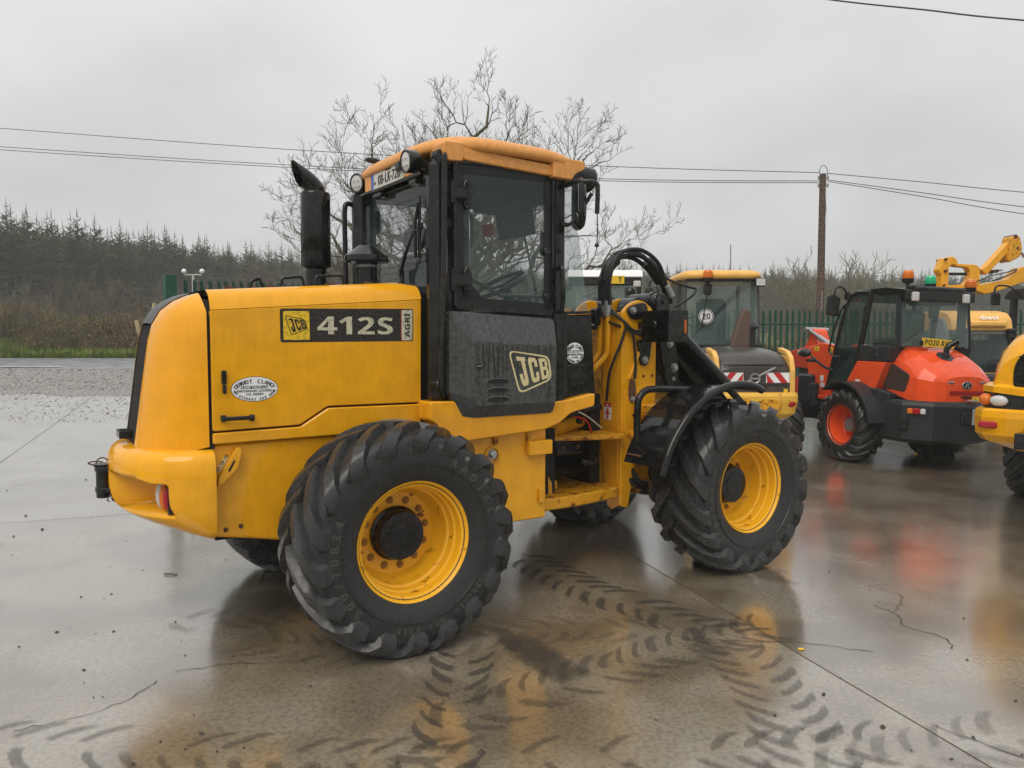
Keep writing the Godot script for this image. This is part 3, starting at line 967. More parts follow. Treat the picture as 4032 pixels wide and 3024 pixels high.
func build_bare_tree(r: RandomNumberGenerator) -> void:
	r.seed = 512
	var at := Vector3(-0.85, rise(-0.85, 15.2), -15.2)
	var t := thing("bare_tree", "leafless spreading tree standing behind the yellow loader's cab", "tree", at)
	var tg := Geo.new()
	tg.tube(curve(P3([0, -0.1, 0, 0.05, 0.9, 0, -0.05, 1.7, 0.02, 0.02, 2.5, 0, 0.04, 3.3, 0]), 4), [0.23, 0.21, 0.2, 0.19, 0.18, 0.17, 0.165, 0.16, 0.155, 0.15, 0.145, 0.14, 0.13, 0.12, 0.11, 0.10, 0.09], 12)
	put("trunk", tg, mats.bark, t)
	var limbs := [
		[1.7, -3.5, 4.05, 0.6, 0.075], [1.6, -3.3, 2.75, -0.4, 0.06], [2.1, -2.9, 5.2, -0.3, 0.085], [2.4, -2.0, 5.55, 0.8, 0.085], [2.8, -1.35, 5.65, -0.9, 0.08], [3.1, -0.55, 5.9, 0.7, 0.085], [3.2, 0.35, 6.75, 0.1, 0.10],
		[2.9, 0.95, 5.9, 0.8, 0.085], [2.6, 1.9, 5.75, -0.7, 0.09], [2.3, 2.6, 5.6, 0.4, 0.09], [2.0, 2.75, 4.5, -0.5, 0.08], [1.8, 3.45, 3.6, 0.3, 0.08], [1.6, 3.4, 2.75, -0.2, 0.07], [2.9, -0.1, 5.4, -0.9, 0.07], [2.5, -3.3, 4.6, -0.6, 0.07], [2.8, -2.4, 4.6, 0.2, 0.06], [2.6, 1.4, 5.2, 0.1, 0.06], [2.0, -3.6, 3.4, 0.2, 0.06], [1.5, 2.5, 2.3, 0.9, 0.06],
		[2.4, -0.8, 5.0, 2.0, 0.07], [2.2, 1.2, 4.6, 2.1, 0.07], [2.2, 0.6, 5.0, -2.2, 0.07], [1.9, -1.6, 4.1, -2.0, 0.065], [1.5, -2.4, 2.6, 1.0, 0.05]]
	for e in limbs:
		var g := Geo.new()
		grow(g, Vector3(0.03, e[0], 0), Vector3(e[1] * (0.90 if e[1] < 0.0 else 0.86), 2.0 + (e[2] - 2.0) * 0.87, e[3]), e[4] * 0.86, 3, r, 0.3 if e[2] - e[0] < 2.5 else 0.12, 0.0031, 1.6)
		put("branch", g, mats.bark, t)

func build_pole() -> void:
	var z := 22.0
	var base := Vector3(8.78, rise(8.78, z), -z)
	var p := thing("utility_pole", "weathered brown timber utility pole carrying the overhead wires", "utility pole", base)
	var g := Geo.new()
	g.tube(P3([0, -0.3, 0, 0, 3.0, 0, -0.01, 6.28, 0]), [0.115, 0.105, 0.09], 14)
	put("post", g, mats.pole_wood, p)
	var fb := Geo.new()
	for e in [[-0.13, 6.18], [0.13, 6.18], [0.13, 5.97], [-0.13, 5.96]]:
		fb.cyl(Vector3(e[0], e[1] - 0.05, 0), Vector3(e[0], e[1] + 0.04, 0), 0.028, 10)
		fb.tube(PackedVector3Array([Vector3(0, e[1] - 0.05, 0), Vector3(e[0], e[1] - 0.05, 0)]), 0.012, 6)
	put("insulator", fb, mats.galvanised, p)
	var lp := Geo.new()
	lp.tube(curve(P3([-0.09, 6.2, 0, -0.10, 6.42, 0, 0.0, 6.52, 0, 0.10, 6.42, 0, 0.12, 6.2, 0]), 5), 0.009, 6)
	put("jumper_wire", lp, mats.wire, p)
	for e in [P3([0, 0.9, 0.11, 0, 3.0, 0.11]), P3([0.04, 4.9, 0.10, 0.06, 5.3, 0.10, 0.02, 5.9, 0.10])]:
		var c := Geo.new()
		c.tube(e, 0.012, 6)
		put("cable_run", c, mats.galvanised, p)
	var labels := ["upper overhead wire running left from the utility pole", "middle overhead wire running left from the utility pole", "lowest overhead wire running left from the utility pole", "top overhead wire running right from the utility pole", "second overhead wire running right from the utility pole", "lowest overhead wire running right from the utility pole", "overhead wire crossing the upper right corner of the sky"]
	var runs := [P3([-26.0, 9.55, -26.8, -17.0, 8.69, -26, -7.03, 7.75, -25, 2.56, 6.91, -23.5, 8.67, 6.39, -22]), P3([-26.0, 8.9, -26.8, -17.03, 8.09, -26, -7.04, 7.26, -25, 2.57, 6.53, -23.5, 8.67, 6.16, -22]), P3([-26.0, 8.85, -27.1, -17.23, 8.06, -26.3, -7.13, 7.25, -25.3, 2.59, 6.51, -23.7, 8.71, 6.13, -22.1]),
		P3([8.9, 6.37, -22, 11.15, 5.92, -21, 13.15, 5.47, -20, 18, 4.6, -18]), P3([8.9, 6.19, -22, 11.16, 5.63, -21, 13.16, 5.1, -20, 18, 4.1, -18]), P3([8.9, 6.15, -22, 11.16, 5.53, -21, 13.17, 4.92, -20, 18, 3.8, -18]), P3([2.2, 6.05, -9.5, 3.55, 5.59, -9, 4.51, 5.3, -8.6, 5.32, 5.03, -8.2, 8, 4.3, -7])]
	for i in runs.size():
		var wg := Geo.new()
		wg.tube(curve(runs[i], 6), 0.0105 if i < 6 else 0.0085, 6)
		tag(put("overhead_wire", wg, mats.wire), labels[i], "wire", "")

# ---------------------------------------------------------------- fences
func build_fences() -> void:
	# pale of a W-section palisade: folded strip with a split pointed head
	var mk := func(h: float) -> ArrayMesh:
		var g := Geo.new()
		var xs := [-0.034, -0.014, 0.0, 0.014, 0.034]
		var zs := [0.012, -0.006, 0.008, -0.006, 0.012]
		for k in 4:
			var a := Vector3(xs[k], 0.08, zs[k]); var b := Vector3(xs[k + 1], 0.08, zs[k + 1])
			var ta: float = h - 0.10 + [0.0, 0.09, 0.055, 0.09, 0.0][k]; var tb: float = h - 0.10 + [0.0, 0.09, 0.055, 0.09, 0.0][k + 1]
			g.quad(a, b, Vector3(b.x, tb, b.z - (0.03 if k < 2 else -0.0) * (1.0 if tb > h - 0.09 else 0.0)), Vector3(a.x, ta, a.z - (0.03 if k < 2 else 0.0) * (1.0 if ta > h - 0.09 else 0.0)))
			g.quad(a + Vector3(0, 0, 0.003), Vector3(a.x, ta, a.z + 0.003), Vector3(b.x, tb, b.z + 0.003), b + Vector3(0, 0, 0.003))
		return g.done()
	for f in [["green steel palisade fence on the left, partly hidden behind the yellow loader's bonnet", Vector2(-5.75, 13.0), Vector2(1.6, 20.35), 0.143, 2.36, true], ["green steel palisade fence on the right, behind the parked machines", Vector2(1.6, 20.45), Vector2(14.0, 20.45), 0.155, 2.42, false]]:
		var a: Vector2 = f[1]; var b: Vector2 = f[2]
		var d := (b - a).normalized()
		var l := a.distance_to(b)
		var yaw := atan2(d.y, d.x)
		var o := thing("palisade_fence", f[0], "fence", Vector3(a.x, 0, -a.y), rad_to_deg(yaw))
		var pale: ArrayMesh = mk.call(f[4])
		var x := 0.25
		var back_off := 0.0
		while x < l:
			var w := a + d * x
			var p := put("pale", pale, mats.fence_green, o)
			p.position = Vector3(x, rise(w.x, w.y), 0.03)
			p.rotation.z = rng.randf_range(-0.008, 0.008)
			x += f[3]
		var px := 0.0
		var post := Geo.new()
		post.box(Vector3(0, f[4] * 0.5, 0), Vector3(0.11, f[4] + 0.02, 0.06), 0.006)
		if f[5]:
			var gp := Geo.new()
			gp.box(Vector3(0, f[4] * 0.5 + 0.03, 0), Vector3(0.19, f[4] + 0.06, 0.14), 0.006)
			var g0 := put("gate_post", gp, mats.fence_green, o)
			g0.position.y = rise(a.x, a.y)
			px = 2.7
		else:
			px = 2.06
		var pm := post.done()
		while px < l:
			var w2 := a + d * px
			var pp := put("fence_post", pm, mats.fence_green, o)
			pp.position = Vector3(px, rise(w2.x, w2.y), -0.02)
			px += 2.72
		for y in [0.42, f[4] - 0.40]:
			var rg := Geo.new()
			var n := 8
			for i in n:
				var w3 := a + d * (l * i / n); var w4 := a + d * (l * (i + 1) / n)
				var p0 := Vector3(l * i / n, rise(w3.x, w3.y) + y, -0.005); var p1 := Vector3(l * (i + 1) / n, rise(w4.x, w4.y) + y, -0.005)
				for q in [[Vector3(0, -0.025, 0.02), Vector3(0, 0.025, 0.02)], [Vector3(0, 0.025, 0.02), Vector3(0, 0.025, -0.03)], [Vector3(0, -0.025, -0.03), Vector3(0, -0.025, 0.02)]]:
					rg.quad(p0 + q[0], p1 + q[0], p1 + q[1], p0 + q[1])
			put("rail", rg, mats.fence_green, o)
	var lp := thing("twin_globe_lamp", "slim pale lamp post with two white globes beyond the left fence", "lamp post", Vector3(-11.7, rise(-11.7, 28.4), -28.4))
	var lg := Geo.new()
	lg.tube(P3([0, 0, 0, 0, 3.05, 0]), 0.05, 8)
	lg.tube(P3([-0.33, 3.03, 0, 0.33, 3.03, 0]), 0.025, 8)
	put("post", lg, mat("pale_post", Color(0.42, 0.42, 0.36), 0.7), lp)
	for s in [-1.0, 1.0]:
		var gb := Geo.new()
		gb.ball(Vector3(0.33 * s, 3.16, 0), Vector3.ONE * 0.09, 12)
		put("globe", gb, mats.white_print, lp)
# ---------------------------------------------------------------- wheels
const ZAXIS := Basis(Vector3(1, 0, 0), Vector3(0, 0, 1), Vector3(0, -1, 0))   # turns a lathe's y axis to z
var lug_cache := {}

func carcass_point(s: float, hw: float, r: float) -> Vector2:   # s 0 middle of the tread .. 1 down the side wall; gives (radius, across)
	var k := [[0.0, 0.0, 0.0], [0.3, -0.004, 0.5], [0.55, -0.018, 0.82], [0.7, -0.045, 0.94], [0.82, -0.085, 0.99], [1.0, -0.145, 1.0]]
	for i in k.size() - 1:
		if s <= k[i + 1][0]:
			var t: float = (s - k[i][0]) / (k[i + 1][0] - k[i][0])
			return Vector2(r + lerpf(k[i][1], k[i + 1][1], t), lerpf(k[i][2], k[i + 1][2], t) * hw)
	return Vector2(r - 0.145, hw)

func lug_mesh(side: float, dirn: float, r: float, hw: float, size := 1.0) -> ArrayMesh:
	var key := "%s %s %s %s" % [side, dirn, r, hw]
	if lug_cache.has(key): return lug_cache[key]
	var g := Geo.new()
	lug_into(g, side, dirn, r, hw, size, 0.0, 11)
	lug_cache[key] = g.done()
	return lug_cache[key]

func lug_into(g: Geo, side: float, dirn: float, r: float, hw: float, size: float, a0: float, n: int) -> void:
	var rings := []
	for i in n:
		var s := lerpf(-0.04, 0.95, float(i) / (n - 1))
		var p := carcass_point(maxf(s, 0.0), hw, r)
		var z := p.y if s >= 0.0 else s * hw
		var p2 := carcass_point(maxf(s, 0.0) + 0.03, hw, r)
		var tz := Vector2(p2.x - p.x, p2.y - p.y).normalized()      # (dr, dz) along the profile
		var nr := Vector2(tz.y, -tz.x)                               # outward normal (r, z)
		var ang := a0 + dirn * 0.50 * pow(clampf(s / 0.75, 0.0, 1.0), 0.85) * size
		if s > 0.75: ang += dirn * 0.02
		var h := 0.046 * size * (1.0 - 0.95 * smoothstep(0.70, 0.95, s)) * (0.9 if s < 0.0 else 1.0)
		var w := lerpf(0.030, 0.056, clampf(s / 0.72, 0.0, 1.0)) * size * (1.0 - 0.5 * smoothstep(0.82, 0.95, s))
		var c := Vector2(cos(ang), sin(ang))
		var tang := Vector3(-c.y, c.x, 0)
		var nrm := Vector3(c.x * nr.x, c.y * nr.x, nr.y * side)
		var base := Vector3(c.x * p.x, c.y * p.x, z * side) - nrm * 0.006
		rings.append(PackedVector3Array([base - tang * w * 1.3, base - tang * w * 0.86 + nrm * h, base + tang * w * 0.86 + nrm * h, base + tang * w * 1.3]))
	if (side * dirn) > 0.0: rings.reverse()
	for f in 4:      # faces smooth along their length, crisp between
		var strip := []
		for q in rings: strip.append(PackedVector3Array([q[f], q[(f + 1) % 4]]))
		g.grp += 1
		g.loft(strip, false, g.grp)
	for e in [rings[0], rings[-1]]: g.quad_away(e[0], e[1], e[2], e[3], rings[n / 2][1])

# outer face towards +z; flip turns it to the other side of the machine
func build_wheel(parent: Node, at: Vector3, right: bool, o: Dictionary) -> Node3D:
	var w := group_part("wheel", parent, at)
	var sd := 1.0 if right else -1.0
	var r: float = o.r; var hw: float = o.hw; var rr: float = o.rim
	var g := Geo.new()
	g.xf = Transform3D(ZAXIS, Vector3.ZERO)
	var prof := PackedVector2Array()
	prof.append(Vector2(rr - 0.02, -hw * 0.72)); prof.append(Vector2(rr + 0.01, -hw * 0.84)); prof.append(Vector2(lerpf(rr, r, 0.25), -hw * 0.97))
	for i in range(-12, 13):
		var p := carcass_point(absf(i) / 12.0, hw, r)
		prof.append(Vector2(p.x, p.y * signf(i)))
	prof.append(Vector2(lerpf(rr, r, 0.25), hw * 0.97)); prof.append(Vector2(rr + 0.022, hw * 0.86)); prof.append(Vector2(rr + 0.012, hw * 0.84)); prof.append(Vector2(rr - 0.02, hw * 0.72))
	g.lathe(prof, 72)
	# raised rings on the side wall
	for ring in [[r - 0.175, 1.0], [rr + 0.03, 0.86]]:
		var pf := PackedVector2Array([Vector2(ring[0] + 0.004, hw * ring[1] - 0.004), Vector2(ring[0] + 0.002, hw * ring[1] + 0.003), Vector2(ring[0] - 0.002, hw * ring[1] + 0.003), Vector2(ring[0] - 0.005, hw * ring[1] - 0.004)])
		g.lathe(pf, 72)
		for i in pf.size(): pf[i].y = -pf[i].y
		g.lathe(pf, 72)
	g.xf = Transform3D.IDENTITY
	if o.lugs_apart:
		put("tyre", g, mats.tyre, w)
		for s in [1.0, -1.0]:
			var lm := lug_mesh(s, o.dir, r, hw)
			for k in o.lugs:
				var l := put("tread_lug", lm, mats.tyre_lug, w)
				l.rotation.z = TAU * (k + (0.0 if s > 0.0 else 0.5)) / o.lugs + o.get("phase", 0.0)
	else:
		put("tyre", g, mats.tyre, w)
		var lg := Geo.new()
		for s in [1.0, -1.0]:
			for k in o.lugs: lug_into(lg, s, o.dir, r, hw, o.get("size", 1.0), TAU * (k + (0.0 if s > 0.0 else 0.5)) / o.lugs, 7)
		put("tread", lg, mats.tyre_lug, w)
	# rim: lip, stepped dish, disc
	var f := hw / 0.25
	var q := Geo.new()
	q.xf = Transform3D(ZAXIS if right else ZAXIS * Basis(Vector3.RIGHT, PI), Vector3.ZERO)
	var k2 := rr / 0.33
	var rp := [[0.318, -0.20], [0.345, -0.202], [0.347, 0.19], [0.343, 0.203], [0.334, 0.209], [0.326, 0.203], [0.320, 0.188], [0.303, 0.178], [0.299, 0.125], [0.288, 0.118], [0.285, 0.07], [0.272, 0.06], [0.268, 0.02], [0.262, -0.02], [0.235, -0.055], [0.12, -0.062], [0.0, -0.062]]
	var rpp := PackedVector2Array()
	for e in rp: rpp.append(Vector2(e[0] * k2 if e[0] < 0.34 else e[0] * k2 - 0.004, e[1] * f))
	q.lathe(rpp, 64)
	put("rim", q, mats[o.rim_mat], w)
	var h := Geo.new()
	h.xf = Transform3D(ZAXIS if right else ZAXIS * Basis(Vector3.RIGHT, PI), Vector3(0, 0, sd * -0.05 * f))
	var hr: float = o.hub
	h.lathe(PackedVector2Array([Vector2(hr * 1.1, 0), Vector2(hr * 1.1, 0.012), Vector2(hr, 0.02), Vector2(hr, 0.075 * f), Vector2(hr * 0.94, 0.09 * f), Vector2(hr * 0.60, 0.092 * f), Vector2(hr * 0.57, 0.096 * f), Vector2(0, 0.096 * f)]), 36)
	put("hub", h, mats[o.hub_mat], w)
	if o.nuts:
		for k in 12:
			var a := TAU * (k + 0.3) / 12.0
			var nb := Geo.new()
			nb.bolt(Vector3.ZERO, Vector3(0, 0, sd), 0.016)
			nb.cyl(Vector3.ZERO, Vector3(0, 0, sd * 0.026), 0.007, 8)
			var n := put("wheel_nut", nb, mats.nut_yellow, w)
			n.position = Vector3(cos(a) * hr * 1.36, sin(a) * hr * 1.36, sd * -0.06 * f)
		if right:
			var hm := Geo.new()      # raised marks on the hub cover
			for a3 in [0.4, 2.2, 4.1]:
				var pts := PackedVector3Array()
				for i in 9:
					var a4: float = a3 + i * 0.11
					pts.append(Vector3(cos(a4) * hr * 0.58, sin(a4) * hr * 0.58, 0))
				hm.tube(pts, 0.0035, 5)
			hm.ball(Vector3.ZERO, Vector3(0.012, 0.012, 0.006), 8)
			var mk := put("hub_mark", hm, mats.black, w)
			mk.position.z = 0.047 * f
			var wn := Geo.new()      # side wall lettering
			for t in [["RADIAL", 0.047, 62.0, 16.0], ["500/70R24", 0.047, 222.0, 160.0], ["MPT 532R", 0.032, 288.0, 255.0], ["(19.5LR24)", 0.022, 208.0, 172.0], ["TUBELESS", 0.03, 330.0, 300.0]]:
				var rad := 0.45 if t[1] < 0.025 else 0.475
				arc_letters(wn, t[0], t[1], Transform3D(Basis.IDENTITY, Vector3(0, 0, hw * (0.985 if rad < 0.46 else 1.0) + 0.0005)), rad * r / 0.61, rad * r / 0.61, t[2], t[3], 1.0)
			put("side_wall_lettering", wn, mats.tyre_print, w)
	return w
# ---------------------------------------------------------------- the yellow loader in front
func mirror2(p: PackedVector2Array) -> PackedVector2Array:
	var o := PackedVector2Array()
	for e in p: o.append(Vector2(-e.x, e.y))
	return o

# the three letters in their slanted frame; corners given anticlockwise from the lower left; n is the outward normal
func slanted_logo(parent: Node, c: Array, ink: Material, frame_ink: Material, lift: float, origin: Vector3, bx: Vector3, by: Vector3) -> void:
	var place := Transform3D(Basis(bx, by, bx.cross(by)), origin)
	var at := func(s: float, t: float) -> Vector2:
		return (c[0] as Vector2).lerp(c[1], s).lerp((c[3] as Vector2).lerp(c[2], s), t)
	var fr := Geo.new()
	fr.xf = place
	var outer := rounded(PackedVector2Array(c), (c[0] as Vector2).distance_to(c[3]) * 0.16, 5)
	var mid := Vector2.ZERO
	for e in outer: mid += e / outer.size()
	var wd := (c[0] as Vector2).distance_to(c[3]) * 0.042
	for i in outer.size():
		var j := (i + 1) % outer.size()
		var a := outer[i]; var b := outer[j]
		var ai := a + (mid - a).normalized() * wd * 1.15; var bi := b + (mid - b).normalized() * wd * 1.15
		fr.quad(Vector3(a.x, a.y, lift), Vector3(b.x, b.y, lift), Vector3(bi.x, bi.y, lift), Vector3(ai.x, ai.y, lift))
	put("logo_frame", fr, frame_ink, parent)
	var g := Geo.new()
	g.xf = place
	var shapes := [
		[0.13, 0.37, [[0.12, 1, 1, 1, 1, 0.86, 0.88, 0.86, 0.88, 0.14, 0.74, 0, 0.2, 0, 0.04, 0.14, 0.04, 0.42, 0.38, 0.42, 0.38, 0.2, 0.52, 0.2, 0.52, 0.86, 0.12, 0.86]]],
		[0.43, 0.655, [[0.16, 1, 0.84, 1, 1, 0.88, 1, 0.62, 0.66, 0.62, 0.66, 0.82, 0.36, 0.82, 0.36, 0.18, 0.66, 0.18, 0.66, 0.4, 1, 0.4, 1, 0.12, 0.84, 0, 0.16, 0, 0, 0.12, 0, 0.88]]],
		[0.71, 0.935, [[0, 0, 0.36, 0, 0.36, 1, 0, 1], [0.36, 0.84, 0.9, 0.84, 0.8, 1, 0.36, 1], [0.36, 0.43, 0.9, 0.43, 0.86, 0.6, 0.36, 0.6], [0.36, 0, 0.84, 0, 1, 0.16, 0.36, 0.16], [0.62, 0.6, 0.86, 0.6, 0.95, 0.68, 0.9, 0.84, 0.62, 0.84], [0.66, 0.16, 1, 0.16, 1, 0.36, 0.9, 0.43, 0.66, 0.43]]]]
	for l in shapes:
		for poly in l[2]:
			var q := PackedVector2Array()
			for i in range(0, poly.size(), 2):
				q.append(at.call(lerpf(l[0], l[1], poly[i]), lerpf(0.13, 0.87, poly[i + 1])))
			g.prism(q, lift, lift + 0.0012)
	put("logo_letters", g, ink, parent)

# a dealer's oval sticker with its lettering
func dealer_sticker(parent: Node, at: Transform3D, rx: float, ry: float) -> void:
	var e := PackedVector2Array(); var e2 := PackedVector2Array()
	for i in 40:
		e.append(Vector2(cos(TAU * i / 40) * rx, sin(TAU * i / 40) * ry))
		e2.append(Vector2(cos(TAU * i / 40) * rx * 1.03, sin(TAU * i / 40) * ry * 1.04))
	var b := Geo.new(); b.xf = at
	b.prism(e2, 0.0, 0.0008)
	put("sticker_edge", b, mats.black_print, parent)
	var g := Geo.new(); g.xf = at
	g.prism(e, 0.0, 0.0016)
	put("sticker", g, mats.white_print, parent)
	var t := Geo.new()
	var up := at * Transform3D(Basis.IDENTITY, Vector3(0, 0, 0.0018))
	var k := ry / 0.066
	arc_letters(t, "DERMOT CLANCY", 0.0215 * k, up, rx * 0.84, ry * 0.64, 163.0, 17.0, 1.0)
	arc_letters(t, "087 6739882 068 49546", 0.0135 * k, up, rx * 0.87, ry * 0.85, 190.0, 350.0, 1.0, true)
	var sx := rx / ry / 1.9
	letters(t, "KNOCKANURE, LISTOWEL", 0.0115 * k, up * Transform3D(Basis.IDENTITY, Vector3(0, -ry * 0.15, 0)), 1.0 * sx)
	letters(t, "CO. KERRY", 0.0125 * k, up * Transform3D(Basis.IDENTITY, Vector3(0, -ry * 0.43, 0)), 1.1 * sx)
	var bar := Geo.new(); bar.xf = at
	bar.prism(P2([-rx * 0.6, ry * 0.03, rx * 0.6, ry * 0.03, rx * 0.6, ry * 0.27, -rx * 0.6, ry * 0.27]), 0.0016, 0.0022)
	put("sticker_bar", bar, mats.black_print, parent)
	put("sticker_lettering", t, mats.black_print, parent)
	var t2 := Geo.new()
	letters(t2, "PLANT SALES Ltd.", 0.0128 * k, at * Transform3D(Basis.IDENTITY, Vector3(0, ry * 0.15, 0.0026)), 1.12 * sx)
	put("sticker_bar_lettering", t2, mats.white_print, parent)

func build_loader() -> void:
	var m := thing("wheel_loader", "large yellow wheel loader with grey lower door and black cab posts, nearest the camera", "wheel loader", Vector3(-1.131, 0, -5.052), 33.4)
	var wo := {"r": 0.61, "hw": 0.25, "rim": 0.33, "lugs": 18, "lugs_apart": true, "dir": 1.0, "rim_mat": "rim_yellow", "hub": 0.142, "hub_mat": "black_paint", "nuts": true}
	build_wheel(m, Vector3(0, 0.622, 0.89), true, wo)
	wo.phase = 0.13
	build_wheel(m, Vector3(2.765, 0.622, 0.89), true, wo)
	wo.nuts = false
	build_wheel(m, Vector3(0, 0.622, -0.89), false, wo)
	build_wheel(m, Vector3(2.765, 0.622, -0.89), false, wo)
	loader_hood(m)
	loader_bumper(m)
	loader_frame(m)
	loader_cab(m)
	loader_front(m)

func loader_hood(m: Node3D) -> void:
	# engine cover: dark core, two side doors, sill strips, rounded shoulders
	var core := Geo.new()
	core.box(Vector3(-0.3, 1.50, 0), Vector3(1.24, 0.80, 0.96))
	core.box(Vector3(0.36, 1.55, 0), Vector3(0.1, 0.86, 0.96))
	put("engine_bay", core, mats.dark, m)
	for s in [1.0, -1.0]:
		var door := Geo.new()
		door.prism(rounded(P2([-0.922, 1.236, -0.45, 1.243, -0.285, 1.342, 0.315, 1.337, 0.322, 1.972, -0.922, 1.882]), 0.012, 2), s * 0.505, s * 0.55, 0.005)
		var d := put("engine_side_door", door, mats.yellow, m)
		var sill := Geo.new()
		sill.prism(rounded(P2([-0.922, 1.166, 0.312, 1.172, 0.312, 1.326, -0.281, 1.331, -0.446, 1.232, -0.922, 1.225]), 0.01, 2), s * 0.50, s * 0.552, 0.006)
		put("engine_sill", sill, mats.yellow, m)
		var sh := Geo.new()
		var rings := []
		for i in 11:
			var u := lerpf(-0.922, 0.322, i / 10.0)
			var y0 := lerpf(1.884, 1.974, i / 10.0)
			var front := smoothstep(0.93, 1.0, i / 10.0) * 0.02
			var ring := PackedVector3Array()
			for k in 9:
				var t := k / 8.0
				# nearly flat bevel that rolls over at its upper edge
				var zz := 0.549 - 0.055 * t - 0.06 * pow(t, 4.0)
				var yy := y0 + 0.112 * (1.0 - pow(1.0 - t, 1.25)) - front * t
				ring.append(Vector3(u, yy, s * zz))
			rings.append(ring)
		if s > 0: rings.reverse()
		sh.loft(rings, false, 1)
		put("engine_cover_shoulder", sh, mats.yellow, m)
	var top := Geo.new()
	var rg := []
	for i in 7:
		var u := lerpf(-0.922, 0.322, i / 6.0)
		var y := lerpf(1.996, 2.082, i / 6.0)
		rg.append(PackedVector3Array([Vector3(u, y - 0.03, -0.44), Vector3(u, y, -0.43), Vector3(u, y + 0.004, 0), Vector3(u, y, 0.43), Vector3(u, y - 0.03, 0.44)]))
	top.loft(rg, false, -1)
	put("engine_cover_top", top, mats.cap_grey, m)
	# latch, handles, grab bars on the cover
	var latch := Geo.new()
	latch.box(Vector3(-0.86, 1.525, 0.557), Vector3(0.026, 0.075, 0.02), 0.006)
	latch.box(Vector3(-0.86, 1.462, 0.56), Vector3(0.018, 0.05, 0.026), 0.005)
	put("door_latch", latch, mats.black, m)
	var hd := Geo.new()
	hd.box(Vector3(-0.87, 1.305, 0.565), Vector3(0.025, 0.035, 0.03), 0.004)
	hd.box(Vector3(-0.72, 1.301, 0.565), Vector3(0.025, 0.035, 0.03), 0.004)
	hd.box(Vector3(-0.795, 1.303, 0.582), Vector3(0.17, 0.022, 0.014), 0.005)
	put("door_handle", hd, mats.black, m)
	for e in [[-0.30, -0.12, 2.043, 0.40], [-0.47, -0.33, 2.032, 0.30], [-0.62, -0.55, 2.02, 0.2]]:
		var gb := Geo.new()
		gb.tube(curve(P3([e[0], e[2], e[3], e[0] + 0.012, e[2] + 0.05, e[3], e[0] + 0.04, e[2] + 0.058, e[3], e[1] - 0.04, e[2] + 0.066, e[3], e[1] - 0.012, e[2] + 0.06, e[3], e[1], e[2] + 0.012, e[3]]), 4), 0.009, 8)
		put("grab_handle", gb, mats.black, m)
	for x in [-0.78, -0.55, -0.2, 0.05]:
		var hg := Geo.new()
		hg.box(Vector3(x, 2.004 + (x + 0.92) * 0.07, 0.37), Vector3(0.05, 0.014, 0.03), 0.003)
		hg.bolt(Vector3(x - 0.01, 2.01 + (x + 0.92) * 0.07, 0.37), Vector3.UP, 0.008)
		put("cover_hinge", hg, mats.rust, m)
	# rear cowl in two halves, grille between
	var prof := P2([-1.268, 1.075, -1.255, 1.16, -1.232, 1.32, -1.212, 1.47, -1.192, 1.61, -1.176, 1.72, -1.152, 1.81, -1.11, 1.885, -1.05, 1.937, -0.99, 1.968, -0.945, 1.982])
	for s in [1.0, -1.0]:
		var g := Geo.new()
		var rings2 := []
		for i in prof.size():
			var ring := PackedVector3Array()
			var hi := smoothstep(1.55, 1.95, prof[i].y)
			for k in 15:
				var t := k / 14.0
				var z := 0.175 + 0.372 * (1.0 - pow(1.0 - t, 1.35))
				var kk := pow(maxf(0.0, 1.0 - pow(clampf((z - 0.175) / 0.372, 0.0, 1.0), 1.9)), 0.86)
				var u := -0.94 + (prof[i].x + 0.94) * kk
				var drop := 0.11 * pow(clampf((z - 0.36) / 0.187, 0.0, 1.0), 1.4) * hi
				ring.append(Vector3(u, prof[i].y - drop + (1.155 - prof[i].y) * (1.0 - kk) * (1.0 - smoothstep(1.07, 1.2, prof[i].y)), s * z))
			rings2.append(ring)
		if s < 0: rings2.reverse()
		g.loft(rings2, false, 1)
		put("rear_cowl", g, mats.cowl_yellow, m)
	var gap := Geo.new()
	gap.xf = Transform3D(Basis(Vector3.UP, PI / 2), Vector3.ZERO)
	gap.prism(P2([-0.53, 1.14, 0.53, 1.14, 0.53, 1.85, 0.43, 1.945, -0.43, 1.945, -0.53, 1.85]), -0.938, -0.91)
	put("cowl_gap", gap, mats.dark, m)
	var cp := Geo.new()
	var cr := []
	for i in range(6, prof.size()):
		var ring3 := PackedVector3Array()
		for k in 9:
			var z2 := lerpf(-0.178, 0.178, k / 8.0)
			ring3.append(Vector3(prof[i].x - 0.002 - 0.012 * (1.0 - pow(z2 / 0.178, 2.0)), prof[i].y + 0.004 + 0.006 * (1.0 - pow(z2 / 0.178, 2.0)), z2))
		cr.append(ring3)
	cp.loft(cr, false, 1)
	put("grille_cap", cp, mats.cap_grey, m)
	var bk := Geo.new()
	var br := []
	for i in 8: br.append(PackedVector3Array([Vector3(prof[i].x + 0.035, prof[i].y, -0.178), Vector3(prof[i].x + 0.035, prof[i].y, 0.178)]))
	bk.loft(br, false, 1)
	for s in [1.0, -1.0]:
		var er := []
		for i in 8: er.append(PackedVector3Array([Vector3(prof[i].x, prof[i].y, s * 0.176), Vector3(prof[i].x + 0.04, prof[i].y, s * 0.176)]))
		bk.loft(er, false, 1)
	put("grille_back", bk, mats.grille_grey, m)
